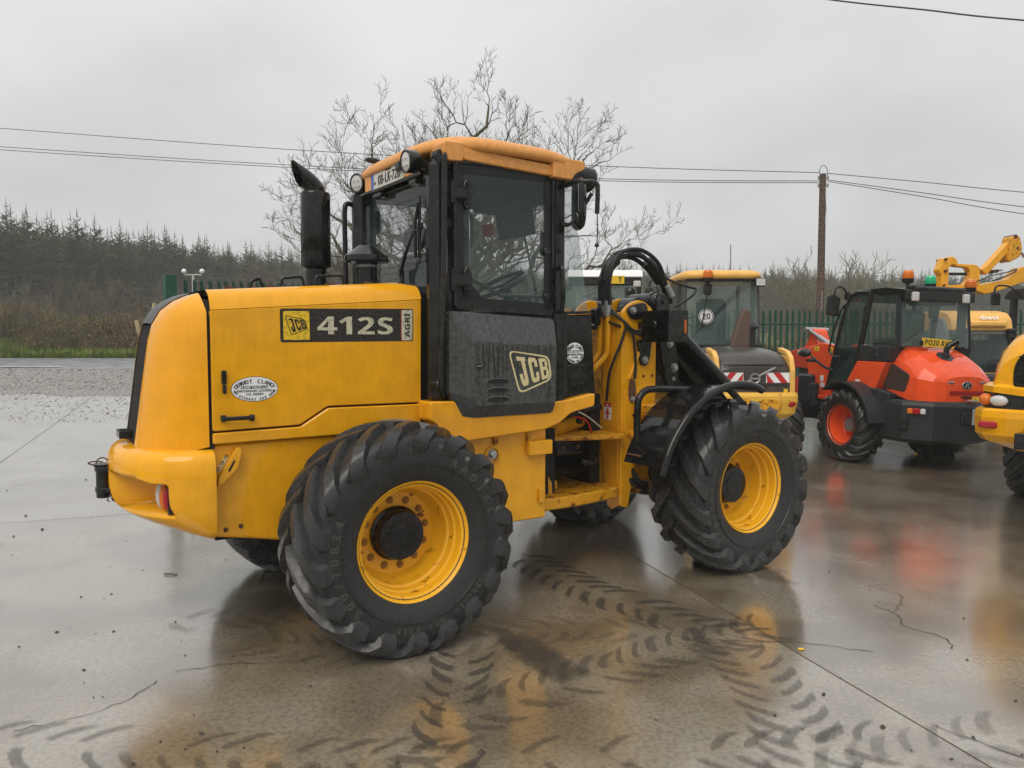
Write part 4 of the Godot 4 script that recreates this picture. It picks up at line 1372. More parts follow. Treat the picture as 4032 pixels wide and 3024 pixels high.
	for k in 9:
		var z3 := lerpf(-0.155, 0.155, k / 8.0)
		var bar := Geo.new()
		var b2 := []
		for i in 7:
			var w := 0.009
			b2.append(PackedVector3Array([Vector3(prof[i].x + 0.034, prof[i].y, z3 - w), Vector3(prof[i].x + 0.006, prof[i].y, z3 - w), Vector3(prof[i].x + 0.006, prof[i].y, z3 + w), Vector3(prof[i].x + 0.034, prof[i].y, z3 + w)]))
		bar.loft(b2, true, -1, true)
		put("grille_bar", bar, mats.grille_grey, m)
	var gh := Geo.new()
	for p in [[Vector3(-1.275, 1.19, 0.03), Vector3(0.07, 0.045, 0.014)], [Vector3(-1.275, 1.19, -0.09), Vector3(0.07, 0.045, 0.014)], [Vector3(-1.308, 1.19, -0.03), Vector3(0.014, 0.045, 0.134)]]:
		gh.box(p[0], p[1], 0.004)
	put("grille_handle", gh, mats.black, m)
	# exhaust, intake
	var ex := Geo.new()
	ex.xf = Transform3D(Basis.IDENTITY, Vector3(-0.115, 0, -0.1))
	ex.lathe(PackedVector2Array([Vector2(0.066, 2.04), Vector2(0.066, 2.185), Vector2(0.09, 2.195), Vector2(0.095, 2.205), Vector2(0.095, 2.665), Vector2(0.09, 2.678), Vector2(0.06, 2.68), Vector2(0, 2.68)]), 32)
	put("exhaust_silencer", ex, mats.black_paint, m)
	var st := Geo.new()
	var sr := []
	for i in 9:
		var t := i / 8.0
		var ring4 := PackedVector3Array()
		for k in 24:
			# the right flank sweeps up to the tip of the mouth, the left one stays low
			var ph := TAU * k / 24
			var w := (cos(ph) + 1.0) * 0.5
			var p0 := Vector3(-0.115 + 0.068 * cos(ph), 2.672, 0.068 * sin(ph))
			var p1 := Vector3(lerpf(-0.185, -0.045, w), lerpf(2.70, 2.775, w), 0.070 * sin(ph))
			var p2 := Vector3(lerpf(-0.205, -0.262, w), lerpf(2.705, 2.872, w), 0.068 * sin(ph))
			ring4.append(p0.lerp(p1, t).lerp(p1.lerp(p2, t), t) + Vector3(0, 0, -0.1))
		sr.append(ring4)
	sr.reverse()
	st.loft(sr, true, 1)
	var inner := []
	for r in sr:
		var c2 := Vector3.ZERO
		for p in r: c2 += p / 24.0
		var r2 := PackedVector3Array()
		for p in r: r2.append(c2 + (p - c2) * 0.93)
		inner.append(r2)
	inner.reverse()
	st.loft(inner, true, 2)
	put("exhaust_stack", st, mats.black_paint, m)
	var ik := Geo.new()
	ik.xf = Transform3D(Basis.IDENTITY, Vector3(0.132, 0, 0.15))
	ik.lathe(PackedVector2Array([Vector2(0.066, 2.03), Vector2(0.066, 2.215), Vector2(0.138, 2.222), Vector2(0.143, 2.23), Vector2(0.14, 2.262), Vector2(0.062, 2.318), Vector2(0.05, 2.328), Vector2(0, 2.33)]), 36)
	put("air_intake", ik, mats.black, m)
	var cl := Geo.new()
	cl.xf = ik.xf
	cl.lathe(PackedVector2Array([Vector2(0.067, 2.19), Vector2(0.0695, 2.19), Vector2(0.0695, 2.203), Vector2(0.067, 2.203)]), 30)
	put("intake_clamp", cl, mats.galvanised, m)
	# model decal
	var dk := Geo.new()
	dk.prism(rounded(P2([-0.553, 1.711, 0.263, 1.717, 0.265, 1.914, -0.553, 1.899]), 0.014, 4), 0.55, 0.5512)
	put("model_decal", dk, mats.decal_dark, m)
	var dy := Geo.new()
	dy.prism(rounded(P2([-0.535, 1.724, -0.386, 1.725, -0.387, 1.888, -0.536, 1.885]), 0.008, 3), 0.55, 0.5524)
	put("decal_square", dy, mats.logo_yellow, m)
	slanted_logo(m, [Vector2(-0.493, 1.748), Vector2(-0.395, 1.786), Vector2(-0.414, 1.842), Vector2(-0.528, 1.862)], mats.black_print, mats.black_print, 0.0, Vector3(0, 0, 0.5528), Vector3.RIGHT, Vector3.UP)
	var dn := Geo.new()
	letters(dn, "412S", 0.102, Transform3D(Basis.IDENTITY, Vector3(-0.103, 1.806, 0.5522)), 1.58)
	put("model_number", dn, mats.number_cream, m)
	var da := Geo.new()
	da.prism(rounded(P2([0.186, 1.721, 0.257, 1.722, 0.259, 1.907, 0.187, 1.905]), 0.008, 3), 0.55, 0.5524)
	put("decal_panel", da, mats.number_cream, m)
	var dr := Geo.new()
	dr.prism(P2([0.182, 1.721, 0.185, 1.721, 0.186, 1.905, 0.183, 1.905]), 0.55, 0.5524)
	put("decal_stripe", dr, mats.red, m)
	var dt := Geo.new()
	letters(dt, "AGRI", 0.034, Transform3D(Basis(Vector3.BACK, PI / 2), Vector3(0.224, 1.815, 0.5534)), 1.3)
	put("decal_word", dt, mats.black_print, m)
	dealer_sticker(m, Transform3D(Basis.IDENTITY, Vector3(-0.698, 1.456, 0.5502)), 0.124, 0.066)

func loader_bumper(m: Node3D) -> void:
	var rows := [[0.652, 0.50, 0.05], [0.657, 0.55, 0.09], [0.69, 0.60, 0.2], [0.74, 0.612, 0.325], [0.78, 0.616, 0.39], [0.83, 0.62, 0.435], [0.9, 0.622, 0.45], [1.0, 0.622, 0.452], [1.05, 0.618, 0.448], [1.09, 0.61, 0.437], [1.115, 0.596, 0.42], [1.132, 0.572, 0.395], [1.14, 0.53, 0.35], [1.142, 0.44, 0.25]]
	var at_row := func(y: float) -> Vector2:
		for i in rows.size() - 1:
			if y <= rows[i + 1][0]:
				var t: float = (y - rows[i][0]) / (rows[i + 1][0] - rows[i][0])
				return Vector2(lerpf(rows[i][1], rows[i + 1][1], t), lerpf(rows[i][2], rows[i + 1][2], t))
		return Vector2(rows[-1][1], rows[-1][2])
	var ys := [0.652, 0.657, 0.672, 0.69, 0.71, 0.73, 0.75, 0.77, 0.785, 0.797, 0.803, 0.82, 0.85, 0.88, 0.91, 0.94, 0.962, 0.975, 0.983, 0.99, 1.0, 1.02, 1.05, 1.07, 1.09, 1.104, 1.115, 1.124, 1.132, 1.137, 1.14, 1.142]
	var g := Geo.new()
	var rings := []
	for y in ys:
		var we: Vector2 = at_row.call(y)
		var ring := PackedVector3Array()
		for k in 121:
			var ph := PI * k / 120.0
			var cz := cos(ph); var sx := sin(ph)
			var z := we.x * signf(cz) * pow(absf(cz), 0.95)
			var u := -0.925 - we.y * pow(sx, 0.95)
			var az := absf(z)
			var top := 0.995 - 0.03 * smoothstep(0.35, 0.55, az)
			if y > 0.8 and y < top and az > 0.09 and az < 0.548: u = maxf(u, -1.115)
			ring.append(Vector3(u, y, z))
		rings.append(ring)
	g.loft(rings, false, 1)
	var bottom := PackedVector3Array(); var lid := PackedVector3Array()
	var first: PackedVector3Array = rings[0]; var final: PackedVector3Array = rings[-1]
	for k in 120:
		g.away(Vector3(-0.9, 0.652, 0), first[k], first[k + 1], Vector3(-0.9, 1, 0))
		g.away(Vector3(-0.9, 1.1425, 0), final[k], final[k + 1], Vector3(-0.9, 0.8, 0))
	put("rear_counterweight", g, mats.yellow, m)
	for s in [1.0, -1.0]:
		var nb := Geo.new()
		nb.cyl(Vector3(-1.114, 0.90, s * 0.23), Vector3(-1.1185, 0.90, s * 0.23), 0.042, 24)
		put("blanking_disc", nb, mats.worn_yellow, m)
		var hs := Geo.new()
		hs.prism(rounded(P2([0.375 * s, 0.825, 0.525 * s, 0.805, 0.53 * s, 0.95, 0.40 * s, 0.97]), 0.02, 3), 0.0, 0.03)
		var hsn := put("tail_lamp_housing", hs, mats.black, m)
		hsn.position = Vector3(-1.118, 0, 0); hsn.rotation.y = -PI / 2
		var k := 0
		for c in [["clear_lens", 0.39], ["amber_lens", 0.432], ["red_lens", 0.474]]:
			var ln := Geo.new()
			ln.xf = Transform3D(Basis.IDENTITY, Vector3(-1.155 + 0.012 * k, 0.892 - 0.004 * k, s * c[1]))
			ln.ball(Vector3.ZERO, Vector3(0.034, 0.074, 0.028), 14)
			put("tail_lens", ln, mats[c[0]], m)
			k += 1
	# tow hitch
	var hitch := Geo.new()
	hitch.box(Vector3(-1.315, 0.93, 0), Vector3(0.10, 0.21, 0.17), 0.008)
	for y in [0.872, 0.99]:
		hitch.xf = Transform3D(Basis(Vector3(1, 0, 0), Vector3(0, 0, 1), Vector3(0, 1, 0)), Vector3(0, y, 0))
		hitch.prism(rounded(P2([-1.28, -0.075, -1.28, 0.075, -1.36, 0.06, -1.44, 0.048, -1.44, -0.048, -1.36, -0.06]), 0.035, 4), 0.0, 0.028, 0.004)
	hitch.xf = Transform3D.IDENTITY
	put("tow_hitch", hitch, mats.black, m)
	var pin := Geo.new()
	pin.cyl(Vector3(-1.40, 0.84, 0), Vector3(-1.40, 1.03, 0), 0.034, 20, 0.004)
	pin.cyl(Vector3(-1.40, 1.022, 0), Vector3(-1.40, 1.032, 0), 0.05, 20, 0.003)
	put("hitch_pin", pin, mats.black, m)
	var ring2 := Geo.new()
	var pts := PackedVector3Array()
	for i in 13: pts.append(Vector3(-1.40 + 0.03 * cos(PI * i / 12.0), 1.035 + 0.03 * sin(PI * i / 12.0), 0.0))
	ring2.tube(pts, 0.004, 6)
	ring2.tube(curve(P3([-1.40, 1.045, 0.03, -1.44, 1.05, 0.02, -1.47, 1.042, 0.01, -1.45, 1.03, 0.0]), 4), 0.004, 6)
	ring2.tube(curve(P3([-1.38, 1.03, 0.06, -1.36, 0.95, 0.07, -1.37, 0.87, 0.07, -1.385, 0.83, 0.04, -1.37, 0.82, 0.03]), 5), 0.003, 6)
	put("pin_clip", ring2, mats.rust, m)
	# tie-down eye with its chain label
	var lug := Geo.new()
	lug.prism(rounded(P2([-0.905, 0.93, -0.875, 0.955, -0.80, 1.03, -0.775, 1.115, -0.785, 1.14, -0.80, 1.142, -0.85, 1.06, -0.90, 0.985]), 0.015, 3), 0.52, 0.565, 0.008)
	put("tie_down_eye", lug, mats.yellow, m)
	var slot := Geo.new()
	slot.prism(rounded(P2([-0.852, 1.02, -0.843, 1.013, -0.812, 1.07, -0.82, 1.077]), 0.007, 3), 0.56, 0.5662)
	put("eye_slot", slot, mats.dark, m)
	var lab := Geo.new()
	lab.prism(P2([-0.905, 1.02, -0.887, 1.01, -0.838, 1.085, -0.856, 1.096]), 0.52, 0.5216)
	put("chain_label", lab, mats.cream_print, m)
	var ch := Geo.new()
	for i in 3:
		var c := Vector3(-0.893 + 0.021 * i, 1.028 + 0.0325 * i, 0.5222)
		var loop := PackedVector3Array()
		for k in 11: loop.append(c + Vector3(0.0, 0.0, 0.0) + (Vector3(0.545, 0.838, 0) * cos(TAU * k / 10.0) * 0.011 + Vector3(-0.838, 0.545, 0) * sin(TAU * k / 10.0) * 0.0055))
		ch.tube(loop, 0.0018, 5, false)
	put("chain_symbol", ch, mats.black_print, m)

func loader_frame(m: Node3D) -> void:
	for s in [1.0, -1.0]:
		var g := Geo.new()
		g.prism(rounded(P2([-0.93, 0.66, -0.74, 0.625, -0.55, 0.585, -0.40, 0.58, -0.25, 0.75, 0.25, 0.75, 0.42, 0.55, 1.2, 0.55, 1.2, 1.16, -0.93, 1.16]), 0.03, 3), s * 0.46, s * 0.52, 0.012)
		put("rear_frame_side", g, mats.yellow, m)
	var fl := Geo.new()
	fl.box(Vector3(0.1, 0.68, 0), Vector3(2.0, 0.12, 0.9))
	put("belly_plate", fl, mats.dark, m)
	for x in [0.0, 2.765]:
		var ax := Geo.new()
		ax.cyl(Vector3(x, 0.622, -0.82), Vector3(x, 0.622, 0.82), 0.12, 20)
		ax.ball(Vector3(x, 0.622, 0), Vector3(0.24, 0.24, 0.22), 16)
		put("axle", ax, mats.dark, m)
	for e in [[-0.86, 0.69], [-0.78, 0.70]]:
		var b := Geo.new()
		b.bolt(Vector3(e[0], e[1], 0.52), Vector3.BACK, 0.009)
		put("frame_bolt", b, mats.rust, m)
	# tank and step tower behind the rear wheel
	for s in [1.0, -1.0]:
		var t := Geo.new()
		t.prism(rounded(P2([0.52, 0.51, 1.222, 0.51, 1.225, 1.13, 0.50, 1.15]), 0.02, 3), s * 0.36, s * 0.62, 0.008)
		put("fuel_tank", t, mats.yellow, m)
	var br := Geo.new()
	br.box(Vector3(1.15, 1.00, 0.645), Vector3(0.19, 0.095, 0.05), 0.005)
	put("step_bracket", br, mats.yellow, m)
	for e in [[1.075, 1.10, 0.115], [0.81, 1.09, 0.10], [1.17, 0.665, 0.10]]:
		var bb := Geo.new()
		bb.box(Vector3(e[0], e[1], 0.632), Vector3(0.034, e[2], 0.024), 0.004)
		bb.bolt(Vector3(e[0], e[1] - 0.035, 0.643), Vector3.BACK, 0.006)
		put("hinge_block", bb, mats.worn_yellow, m)
	var fc := Geo.new()
	fc.xf = Transform3D(ZAXIS, Vector3(0.785, 0.978, 0.615))
	fc.lathe(PackedVector2Array([Vector2(0.053, 0), Vector2(0.053, 0.022), Vector2(0.047, 0.026), Vector2(0.042, 0.024), Vector2(0.042, 0.012), Vector2(0, 0.012)]), 30)
	put("filler_ring", fc, mats.worn_yellow, m)
	var fp := Geo.new()
	fp.bolt(Vector3(0.785, 0.978, 0.628), Vector3.BACK, 0.024)
	put("filler_plug", fp, mats.steel, m)
	# cab skirt
	for s in [1.0, -1.0]:
		var sk := Geo.new()
		sk.prism(rounded(P2([0.30, 1.35, 0.30, 1.235, 0.345, 1.21, 0.35, 1.13, 0.45, 1.085, 1.16, 1.125, 1.28, 1.16, 1.38, 1.225, 1.585, 1.262, 1.59, 1.352, 1.33, 1.312, 0.56, 1.285, 0.505, 1.345]), 0.02, 3), s * 0.5, s * 0.70, 0.008)
		put("cab_skirt", sk, mats.cowl_yellow, m)
	var sb := Geo.new()
	sb.bolt(Vector3(0.335, 1.20, 0.70), Vector3.BACK, 0.012)
	put("skirt_bolt", sb, mats.rust, m)
	var us := Geo.new()
	us.box(Vector3(0.95, 1.25, 0), Vector3(1.22, 0.14, 1.1))
	put("cab_floor", us, mats.dark, m)
	# what shows between the two frames
	var jn := Geo.new()
	jn.box(Vector3(1.55, 0.85, -0.30), Vector3(0.7, 0.6, 0.2))
	jn.box(Vector3(1.35, 0.8, 0.0), Vector3(0.3, 0.55, 0.7))
	jn.box(Vector3(2.0, 0.9, -0.05), Vector3(0.1, 0.8, 0.5))
	put("pivot_housing", jn, mats.dark, m)
	var dv := Geo.new()
	dv.cyl(Vector3(1.2, 0.72, 0.1), Vector3(2.1, 0.70, 0.1), 0.05, 16)
	dv.cyl(Vector3(1.46, 0.72, 0.1), Vector3(1.54, 0.72, 0.1), 0.11, 20, 0.01)
	put("drive_shaft", dv, mats.black, m)
	var pp := Geo.new()
	pp.tube(curve(P3([1.35, 1.03, 0.3, 1.55, 1.045, 0.22, 1.8, 1.07, 0.12, 2.05, 1.10, 0.05]), 5), 0.062, 14)
	put("steering_cylinder", pp, mats.worn_yellow, m)
	var ps := Geo.new()
	ps.xf = Transform3D(Basis(Vector3(1, 0, 0), Vector3(0, 0, 1), Vector3(0, 1, 0)), Vector3(0, 0.995, 0))
	ps.prism(rounded(P2([1.30, -0.2, 1.30, 0.30, 1.55, 0.36, 1.98, 0.50, 2.06, 0.49, 2.08, 0.44, 2.05, 0.1, 2.05, -0.2]), 0.03, 3), -0.016, 0.016, 0.004)
	put("upper_pivot_plate", ps, mats.worn_yellow, m)
	var lb := Geo.new()
	lb.xf = Transform3D(Basis(Vector3(1, 0, 0), Vector3(0, 0, 1), Vector3(0, 1, 0)), Vector3(0, 0.565, 0))
	lb.prism(rounded(P2([1.2, -0.4, 1.2, 0.50, 1.60, 0.50, 2.02, 0.44, 2.1, 0.38, 2.1, -0.4]), 0.03, 3), -0.05, 0.035, 0.012)
	put("lower_pivot_plate", lb, mats.worn_yellow, m)
	var cn := Geo.new()
	cn.box(Vector3(1.36, 0.64, 0.30), Vector3(0.14, 0.07, 0.05), 0.004)
	cn.box(Vector3(1.52, 0.645, 0.28), Vector3(0.10, 0.06, 0.012), 0.003)
	cn.prism(P2([1.44, 0.60, 1.475, 0.60, 1.47, 0.68, 1.44, 0.73]), 0.34, 0.352)
	put("locking_bar", cn, mats.worn_yellow, m)
	var vb := Geo.new()
	vb.box(Vector3(1.62, 0.93, 0.34), Vector3(0.28, 0.11, 0.08), 0.02)
	vb.tube(curve(P3([1.72, 0.82, 0.38, 1.80, 0.80, 0.40, 1.88, 0.82, 0.36, 1.95, 0.83, 0.3]), 4), 0.02, 8)
	put("valve_box", vb, mats.black, m)
	for e in [[1.55, 0.93], [1.69, 0.93]]:
		var bt := Geo.new()
		bt.bolt(Vector3(e[0], e[1], 0.38), Vector3.BACK, 0.012)
		put("valve_bolt", bt, mats.rust, m)
	for e in [[P3([1.42, 1.18, 0.42, 1.60, 1.17, 0.36, 1.78, 1.12, 0.36, 1.85, 1.02, 0.34]), 0.008, "red"], [P3([1.5, 1.22, 0.4, 1.72, 1.18, 0.38, 1.95, 1.05, 0.34]), 0.006, "plate_white"], [P3([1.4, 1.23, 0.4, 1.62, 1.24, 0.4, 1.74, 1.22, 0.36, 1.76, 1.1, 0.30]), 0.026, "rubber_hose"], [P3([1.4, 1.16, 0.3, 1.7, 1.15, 0.2, 2.05, 1.2, 0.2]), 0.03, "rubber_hose"]]:
		var hz := Geo.new()
		hz.tube(curve(e[0], 5), e[1], 8)
		put("loose_hose", hz, mats[e[2]], m)
# closed hollow frame: outline polygon, inset by w, between two depths
func frame_into(g: Geo, outer: PackedVector2Array, w: float, z0: float, z1: float) -> void:
	var n := outer.size()
	var area := 0.0
	for i in n: area += outer[i].cross(outer[(i + 1) % n])
	var p := outer.duplicate()
	if area < 0.0: p.reverse()
	var q := PackedVector2Array()
	for i in n:
		var e0 := (p[i] - p[(i + n - 1) % n]).normalized(); var e1 := (p[(i + 1) % n] - p[i]).normalized()
		var mm := Vector2(-e0.y, e0.x) + Vector2(-e1.y, e1.x)
		q.append(p[i] + mm / maxf(0.4, mm.length_squared() / 2.0) * w)
	for i in n:
		var j := (i + 1) % n
		for r in [[p[i], p[j], z0, p[i], p[j], z1], [p[i], p[j], z1, q[i], q[j], z1], [q[i], q[j], z1, q[i], q[j], z0], [q[i], q[j], z0, p[i], p[j], z0]]:
			g.quad(Vector3(r[0].x, r[0].y, r[2]), Vector3(r[1].x, r[1].y, r[2]), Vector3(r[4].x, r[4].y, r[5]), Vector3(r[3].x, r[3].y, r[5]))

func pane(called: String, pts: PackedVector3Array, m: Material, parent: Node) -> void:
	var g := Geo.new()
	for i in range(1, pts.size() - 1): g.tri(pts[0], pts[i], pts[i + 1])
	put(called, g, m, parent)

func loader_cab(m: Node3D) -> void:
	# rear posts, side rails, roof beams
	for s in [1.0, -1.0]:
		var p := Geo.new()
		p.box(Vector3(0.405, 2.08, s * 0.60), Vector3(0.125, 1.5, 0.13), 0.045)
		put("cab_rear_post", p, mats.black, m)
		var fp := Geo.new()
		fp.prism(P2([1.255, 1.30, 1.345, 1.30, 1.345, 2.86, 1.255, 2.86]), s * 0.60, s * 0.675, 0.014)
		put("cab_door_post", fp, mats.black, m)
		var rb := Geo.new()
		rb.box(Vector3(0.93, 2.83, s * 0.62), Vector3(1.1, 0.09, 0.1), 0.01)
		put("cab_roof_rail", rb, mats.black, m)
		var rail := Geo.new()
		rail.tube(curve(P3([0.40, 2.80, s * 0.655, 0.405, 2.815, s * 0.69, 0.406, 2.79, s * 0.70, 0.40, 2.3, s * 0.70, 0.372, 1.49, s * 0.70, 0.36, 1.46, s * 0.69, 0.345, 1.455, s * 0.65]), 5), 0.019, 10)
		put("grab_rail", rail, mats.black, m)
		# door: frame, glass with its black border, strap rail, hinges, lower panel
		var dx := P2([0.478, 1.915, 1.24, 1.885, 1.245, 2.845, 0.478, 2.825])
		var df := Geo.new()
		frame_into(df, rounded(dx, 0.05, 4), 0.022, s * 0.655, s * 0.685)
		put("door_frame", df, mats.black, m)
		var fb := Geo.new()
		frame_into(fb, rounded(P2([0.50, 1.937, 1.22, 1.908, 1.224, 2.823, 0.50, 2.803]), 0.035, 4), 0.055, s * 0.668, s * 0.672)
		fb.prism(P2([0.545, 1.985, 0.545, 2.13, 0.70, 1.978]), s * 0.668, s * 0.672)
		put("door_glass_border", fb, mats.black_print, m)
		pane("door_glass", PackedVector3Array([Vector3(0.5, 1.935, s * 0.665), Vector3(1.22, 1.905, s * 0.665), Vector3(1.224, 2.825, s * 0.665), Vector3(0.5, 2.805, s * 0.665)]), mats.window_glass, m)
		for y in [2.62, 2.09]:
			var hg := Geo.new()
			var e := PackedVector2Array()
			for i in 20: e.append(Vector2(0.575 + cos(TAU * i / 20) * 0.034, y + sin(TAU * i / 20) * 0.09))
			hg.prism(e, s * 0.672, s * 0.69, 0.004)
			hg.box(Vector3(0.525, y, s * 0.70), Vector3(0.10, 0.075, 0.03), 0.01)
			hg.box(Vector3(0.468, y, s * 0.69), Vector3(0.035, 0.14, 0.035), 0.008)
			hg.bolt(Vector3(0.575, y + 0.06, s * 0.69), Vector3(0, 0, s), 0.009)
			hg.bolt(Vector3(0.575, y - 0.06, s * 0.69), Vector3(0, 0, s), 0.009)
			put("door_hinge", hg, mats.black, m)
		var hn := Geo.new()
		hn.tube(curve(P3([1.275, 2.20, s * 0.672, 1.272, 2.205, s * 0.72, 1.272, 2.17, s * 0.735, 1.275, 2.05, s * 0.738, 1.278, 1.95, s * 0.73, 1.278, 1.915, s * 0.715, 1.28, 1.915, s * 0.672]), 4), 0.016, 10)
		put("door_grab_handle", hn, mats.black, m)
		var lh := Geo.new()
		lh.box(Vector3(1.17, 2.36, s * 0.655), Vector3(0.05, 0.16, 0.03), 0.012)
		lh.cyl(Vector3(1.18, 2.31, s * 0.66), Vector3(1.18, 2.31, s * 0.695), 0.026, 16, 0.004)
		put("door_inside_lever", lh, mats.black, m)
		var sr := Geo.new()
		sr.tube(P3([0.56, 2.13, s * 0.64, 0.84, 2.01, s * 0.64, 1.19, 2.01, s * 0.64]), 0.012, 8)
		sr.cyl(Vector3(1.19, 2.01, s * 0.63), Vector3(1.19, 2.01, s * 0.682), 0.024, 14, 0.004)
		put("door_rail", sr, mats.black, m)
		# moulded lower door panel
		var lp := Geo.new()
		var o := Vector3(0.85, 1.55, 0.4 * s)
		var b := [Vector3(0.43, 1.40, 0.655), Vector3(0.43, 1.885, 0.655), Vector3(0.45, 1.905, 0.655), Vector3(1.215, 1.872, 0.655), Vector3(1.235, 1.85, 0.655), Vector3(1.222, 1.245, 0.655), Vector3(1.20, 1.228, 0.655), Vector3(0.60, 1.228, 0.655), Vector3(0.52, 1.242, 0.655)]
		var r := [Vector3(0.432, 1.405, 0.70), Vector3(0.434, 1.878, 0.70), Vector3(0.455, 1.896, 0.702), Vector3(1.21, 1.862, 0.702), Vector3(1.228, 1.845, 0.702), Vector3(1.217, 1.25, 0.708), Vector3(1.197, 1.236, 0.708), Vector3(0.603, 1.236, 0.705), Vector3(0.525, 1.249, 0.70)]
		var f := [Vector3(0.575, 1.36, 0.755), Vector3(0.575, 1.70, 0.755), Vector3(0.59, 1.712, 0.756), Vector3(1.195, 1.682, 0.756), Vector3(1.21, 1.67, 0.755), Vector3(1.205, 1.325, 0.755), Vector3(1.19, 1.312, 0.755), Vector3(0.62, 1.315, 0.755), Vector3(0.59, 1.33, 0.755)]
		for list in [b, r, f]:
			for i in 9: list[i].z *= s
		for i in 9:
			var j := (i + 1) % 9
			lp.quad_away(b[i], b[j], r[j], r[i], o)
			lp.quad_away(r[i], r[j], f[j], f[i], o, -1)
		for i in range(1, 8): lp.away(f[0], f[i], f[i + 1], o)
		put("door_lower_panel", lp, mats.grey_plastic, m)
		if s > 0:
			for y in [1.462, 1.405, 1.348]:
				var vt := Geo.new()
				var e2 := PackedVector2Array(); var e3 := PackedVector2Array()
				for i in 28:
					e2.append(Vector2(0.75 + cos(TAU * i / 28) * 0.092, y + sin(TAU * i / 28) * 0.0225))
					e3.append(Vector2(0.75 + cos(TAU * i / 28) * 0.078, y + 0.002 + sin(TAU * i / 28) * 0.0155))
				for i in 28:
					var j := (i + 1) % 28
					vt.quad(Vector3(e2[i].x, e2[i].y, 0.7555), Vector3(e2[j].x, e2[j].y, 0.7555), Vector3(e3[j].x, e3[j].y, 0.7595), Vector3(e3[i].x, e3[i].y, 0.7595), 3)
				put("vent_rim", vt, mats.grey_plastic, m)
				var vd := Geo.new()
				vd.prism(e3, 0.7548, 0.7562)
				put("vent_slot", vd, mats.dark, m)
			var lk := Geo.new()
			lk.xf = Transform3D(ZAXIS, Vector3(0.615, 1.562, 0.753))
			lk.lathe(PackedVector2Array([Vector2(0.018, 0), Vector2(0.018, 0.006), Vector2(0.012, 0.008), Vector2(0, 0.008)]), 18)
			put("panel_lock", lk, mats.dark, m)
			var ky := Geo.new()
			ky.box(Vector3(0.608, 1.562, 0.764), Vector3(0.034, 0.006, 0.006))
			put("lock_tab", ky, mats.steel, m)
			slanted_logo(m, [Vector2(0.911, 1.375), Vector2(1.172, 1.462), Vector2(1.148, 1.617), Vector2(0.825, 1.658)], mats.cream_print, mats.cream_print, 0.0, Vector3(0, 0, 0.7572), Vector3.RIGHT, Vector3.UP)
			var ws := Geo.new()      # dark runs of rain water down the panel
			for i in 16:
				var x := 0.60 + 0.038 * i + rng.randf_range(-0.012, 0.012)
				var y0 := 1.70 + rng.randf_range(-0.02, 0.0)
				var y1 := y0 - rng.randf_range(0.05, 0.38)
				var wd := rng.randf_range(0.0018, 0.0045)
				var px := x
				var py := y0
				while py > y1:
					var nx := px + rng.randf_range(-0.004, 0.004)
					ws.quad(Vector3(px - wd, py, 0.7566), Vector3(nx - wd, py - 0.03, 0.7566), Vector3(nx + wd, py - 0.03, 0.7566), Vector3(px + wd, py, 0.7566))
					px = nx; py -= 0.03
			put("water_streak", ws, mat("water_run", grey(0.014), 0.25), m)
		# glass and panel ahead of the door
		pane("front_side_glass", PackedVector3Array([Vector3(1.345, 1.905, s * 0.64), Vector3(1.60, 1.915, s * 0.60), Vector3(1.45, 2.80, s * 0.60), Vector3(1.345, 2.80, s * 0.64)]), mats.clear_glass, m)
		var fk := Geo.new()
		fk.prism(rounded(P2([1.345, 1.318, 1.645, 1.345, 1.605, 1.90, 1.345, 1.892]), 0.01, 2), s * 0.55, s * 0.635, 0.008)
		put("front_corner_panel", fk, mats.black_paint, m)
		var fs := Geo.new()
		fs.prism(rounded(P2([1.37, 1.895, 1.605, 1.905, 1.60, 1.925, 1.37, 1.915]), 0.003, 1), s * 0.56, s * 0.643)
		put("glass_sill", fs, mats.black, m)
	var cov := Geo.new()
	cov.prism(rounded(P2([1.40, 1.40, 1.57, 1.415, 1.56, 1.555, 1.395, 1.55]), 0.014, 3), 0.63, 0.641, 0.003)
	for e in [[1.415, 1.415], [1.485, 1.42], [1.55, 1.43], [1.41, 1.535], [1.48, 1.543], [1.545, 1.542]]: cov.bolt(Vector3(e[0], e[1], 0.64), Vector3.BACK, 0.005)
	put("inspection_cover", cov, mats.black, m)
	dealer_sticker(m, Transform3D(Basis.IDENTITY, Vector3(1.455, 1.632, 0.6355)), 0.078, 0.072)
	# windscreen, rear window
	pane("windscreen", PackedVector3Array([Vector3(1.60, 1.915, 0.598), Vector3(1.60, 1.915, -0.598), Vector3(1.45, 2.80, -0.598), Vector3(1.45, 2.80, 0.598)]), mats.clear_glass, m)
	pane("rear_window", PackedVector3Array([Vector3(0.43, 2.0, -0.535), Vector3(0.43, 2.0, 0.535), Vector3(0.43, 2.77, 0.535), Vector3(0.43, 2.77, -0.535)]), mats.window_glass, m)
	var bw := Geo.new()
	bw.box(Vector3(0.42, 1.66, 0), Vector3(0.06, 0.72, 1.08))
	put("cab_rear_wall", bw, mats.black, m)
	var fw := Geo.new()
	fw.box(Vector3(1.60, 1.62, 0), Vector3(0.06, 0.56, 1.1))
	put("cab_front_wall", fw, mats.black, m)
	for s in [1.0, -1.0]:
		var sw := Geo.new()
		sw.box(Vector3(0.93, 1.62, s * 0.635), Vector3(0.9, 0.56, 0.03))
		put("cab_side_wall", sw, mats.cab_interior, m)
	# heater wires across the rear window
	var hw := Geo.new()
	for i in 13: hw.box(Vector3(0.4275, 2.14 + i * 0.042, 0.0), Vector3(0.001, 0.0022, 1.0))
	put("heater_wires", hw, mats.black_print, m)
	# wipers
	var wp := Geo.new()
	wp.tube(P3([0.40, 2.60, 0.36, 0.385, 2.47, 0.34, 0.39, 2.25, 0.34]), 0.011, 6)
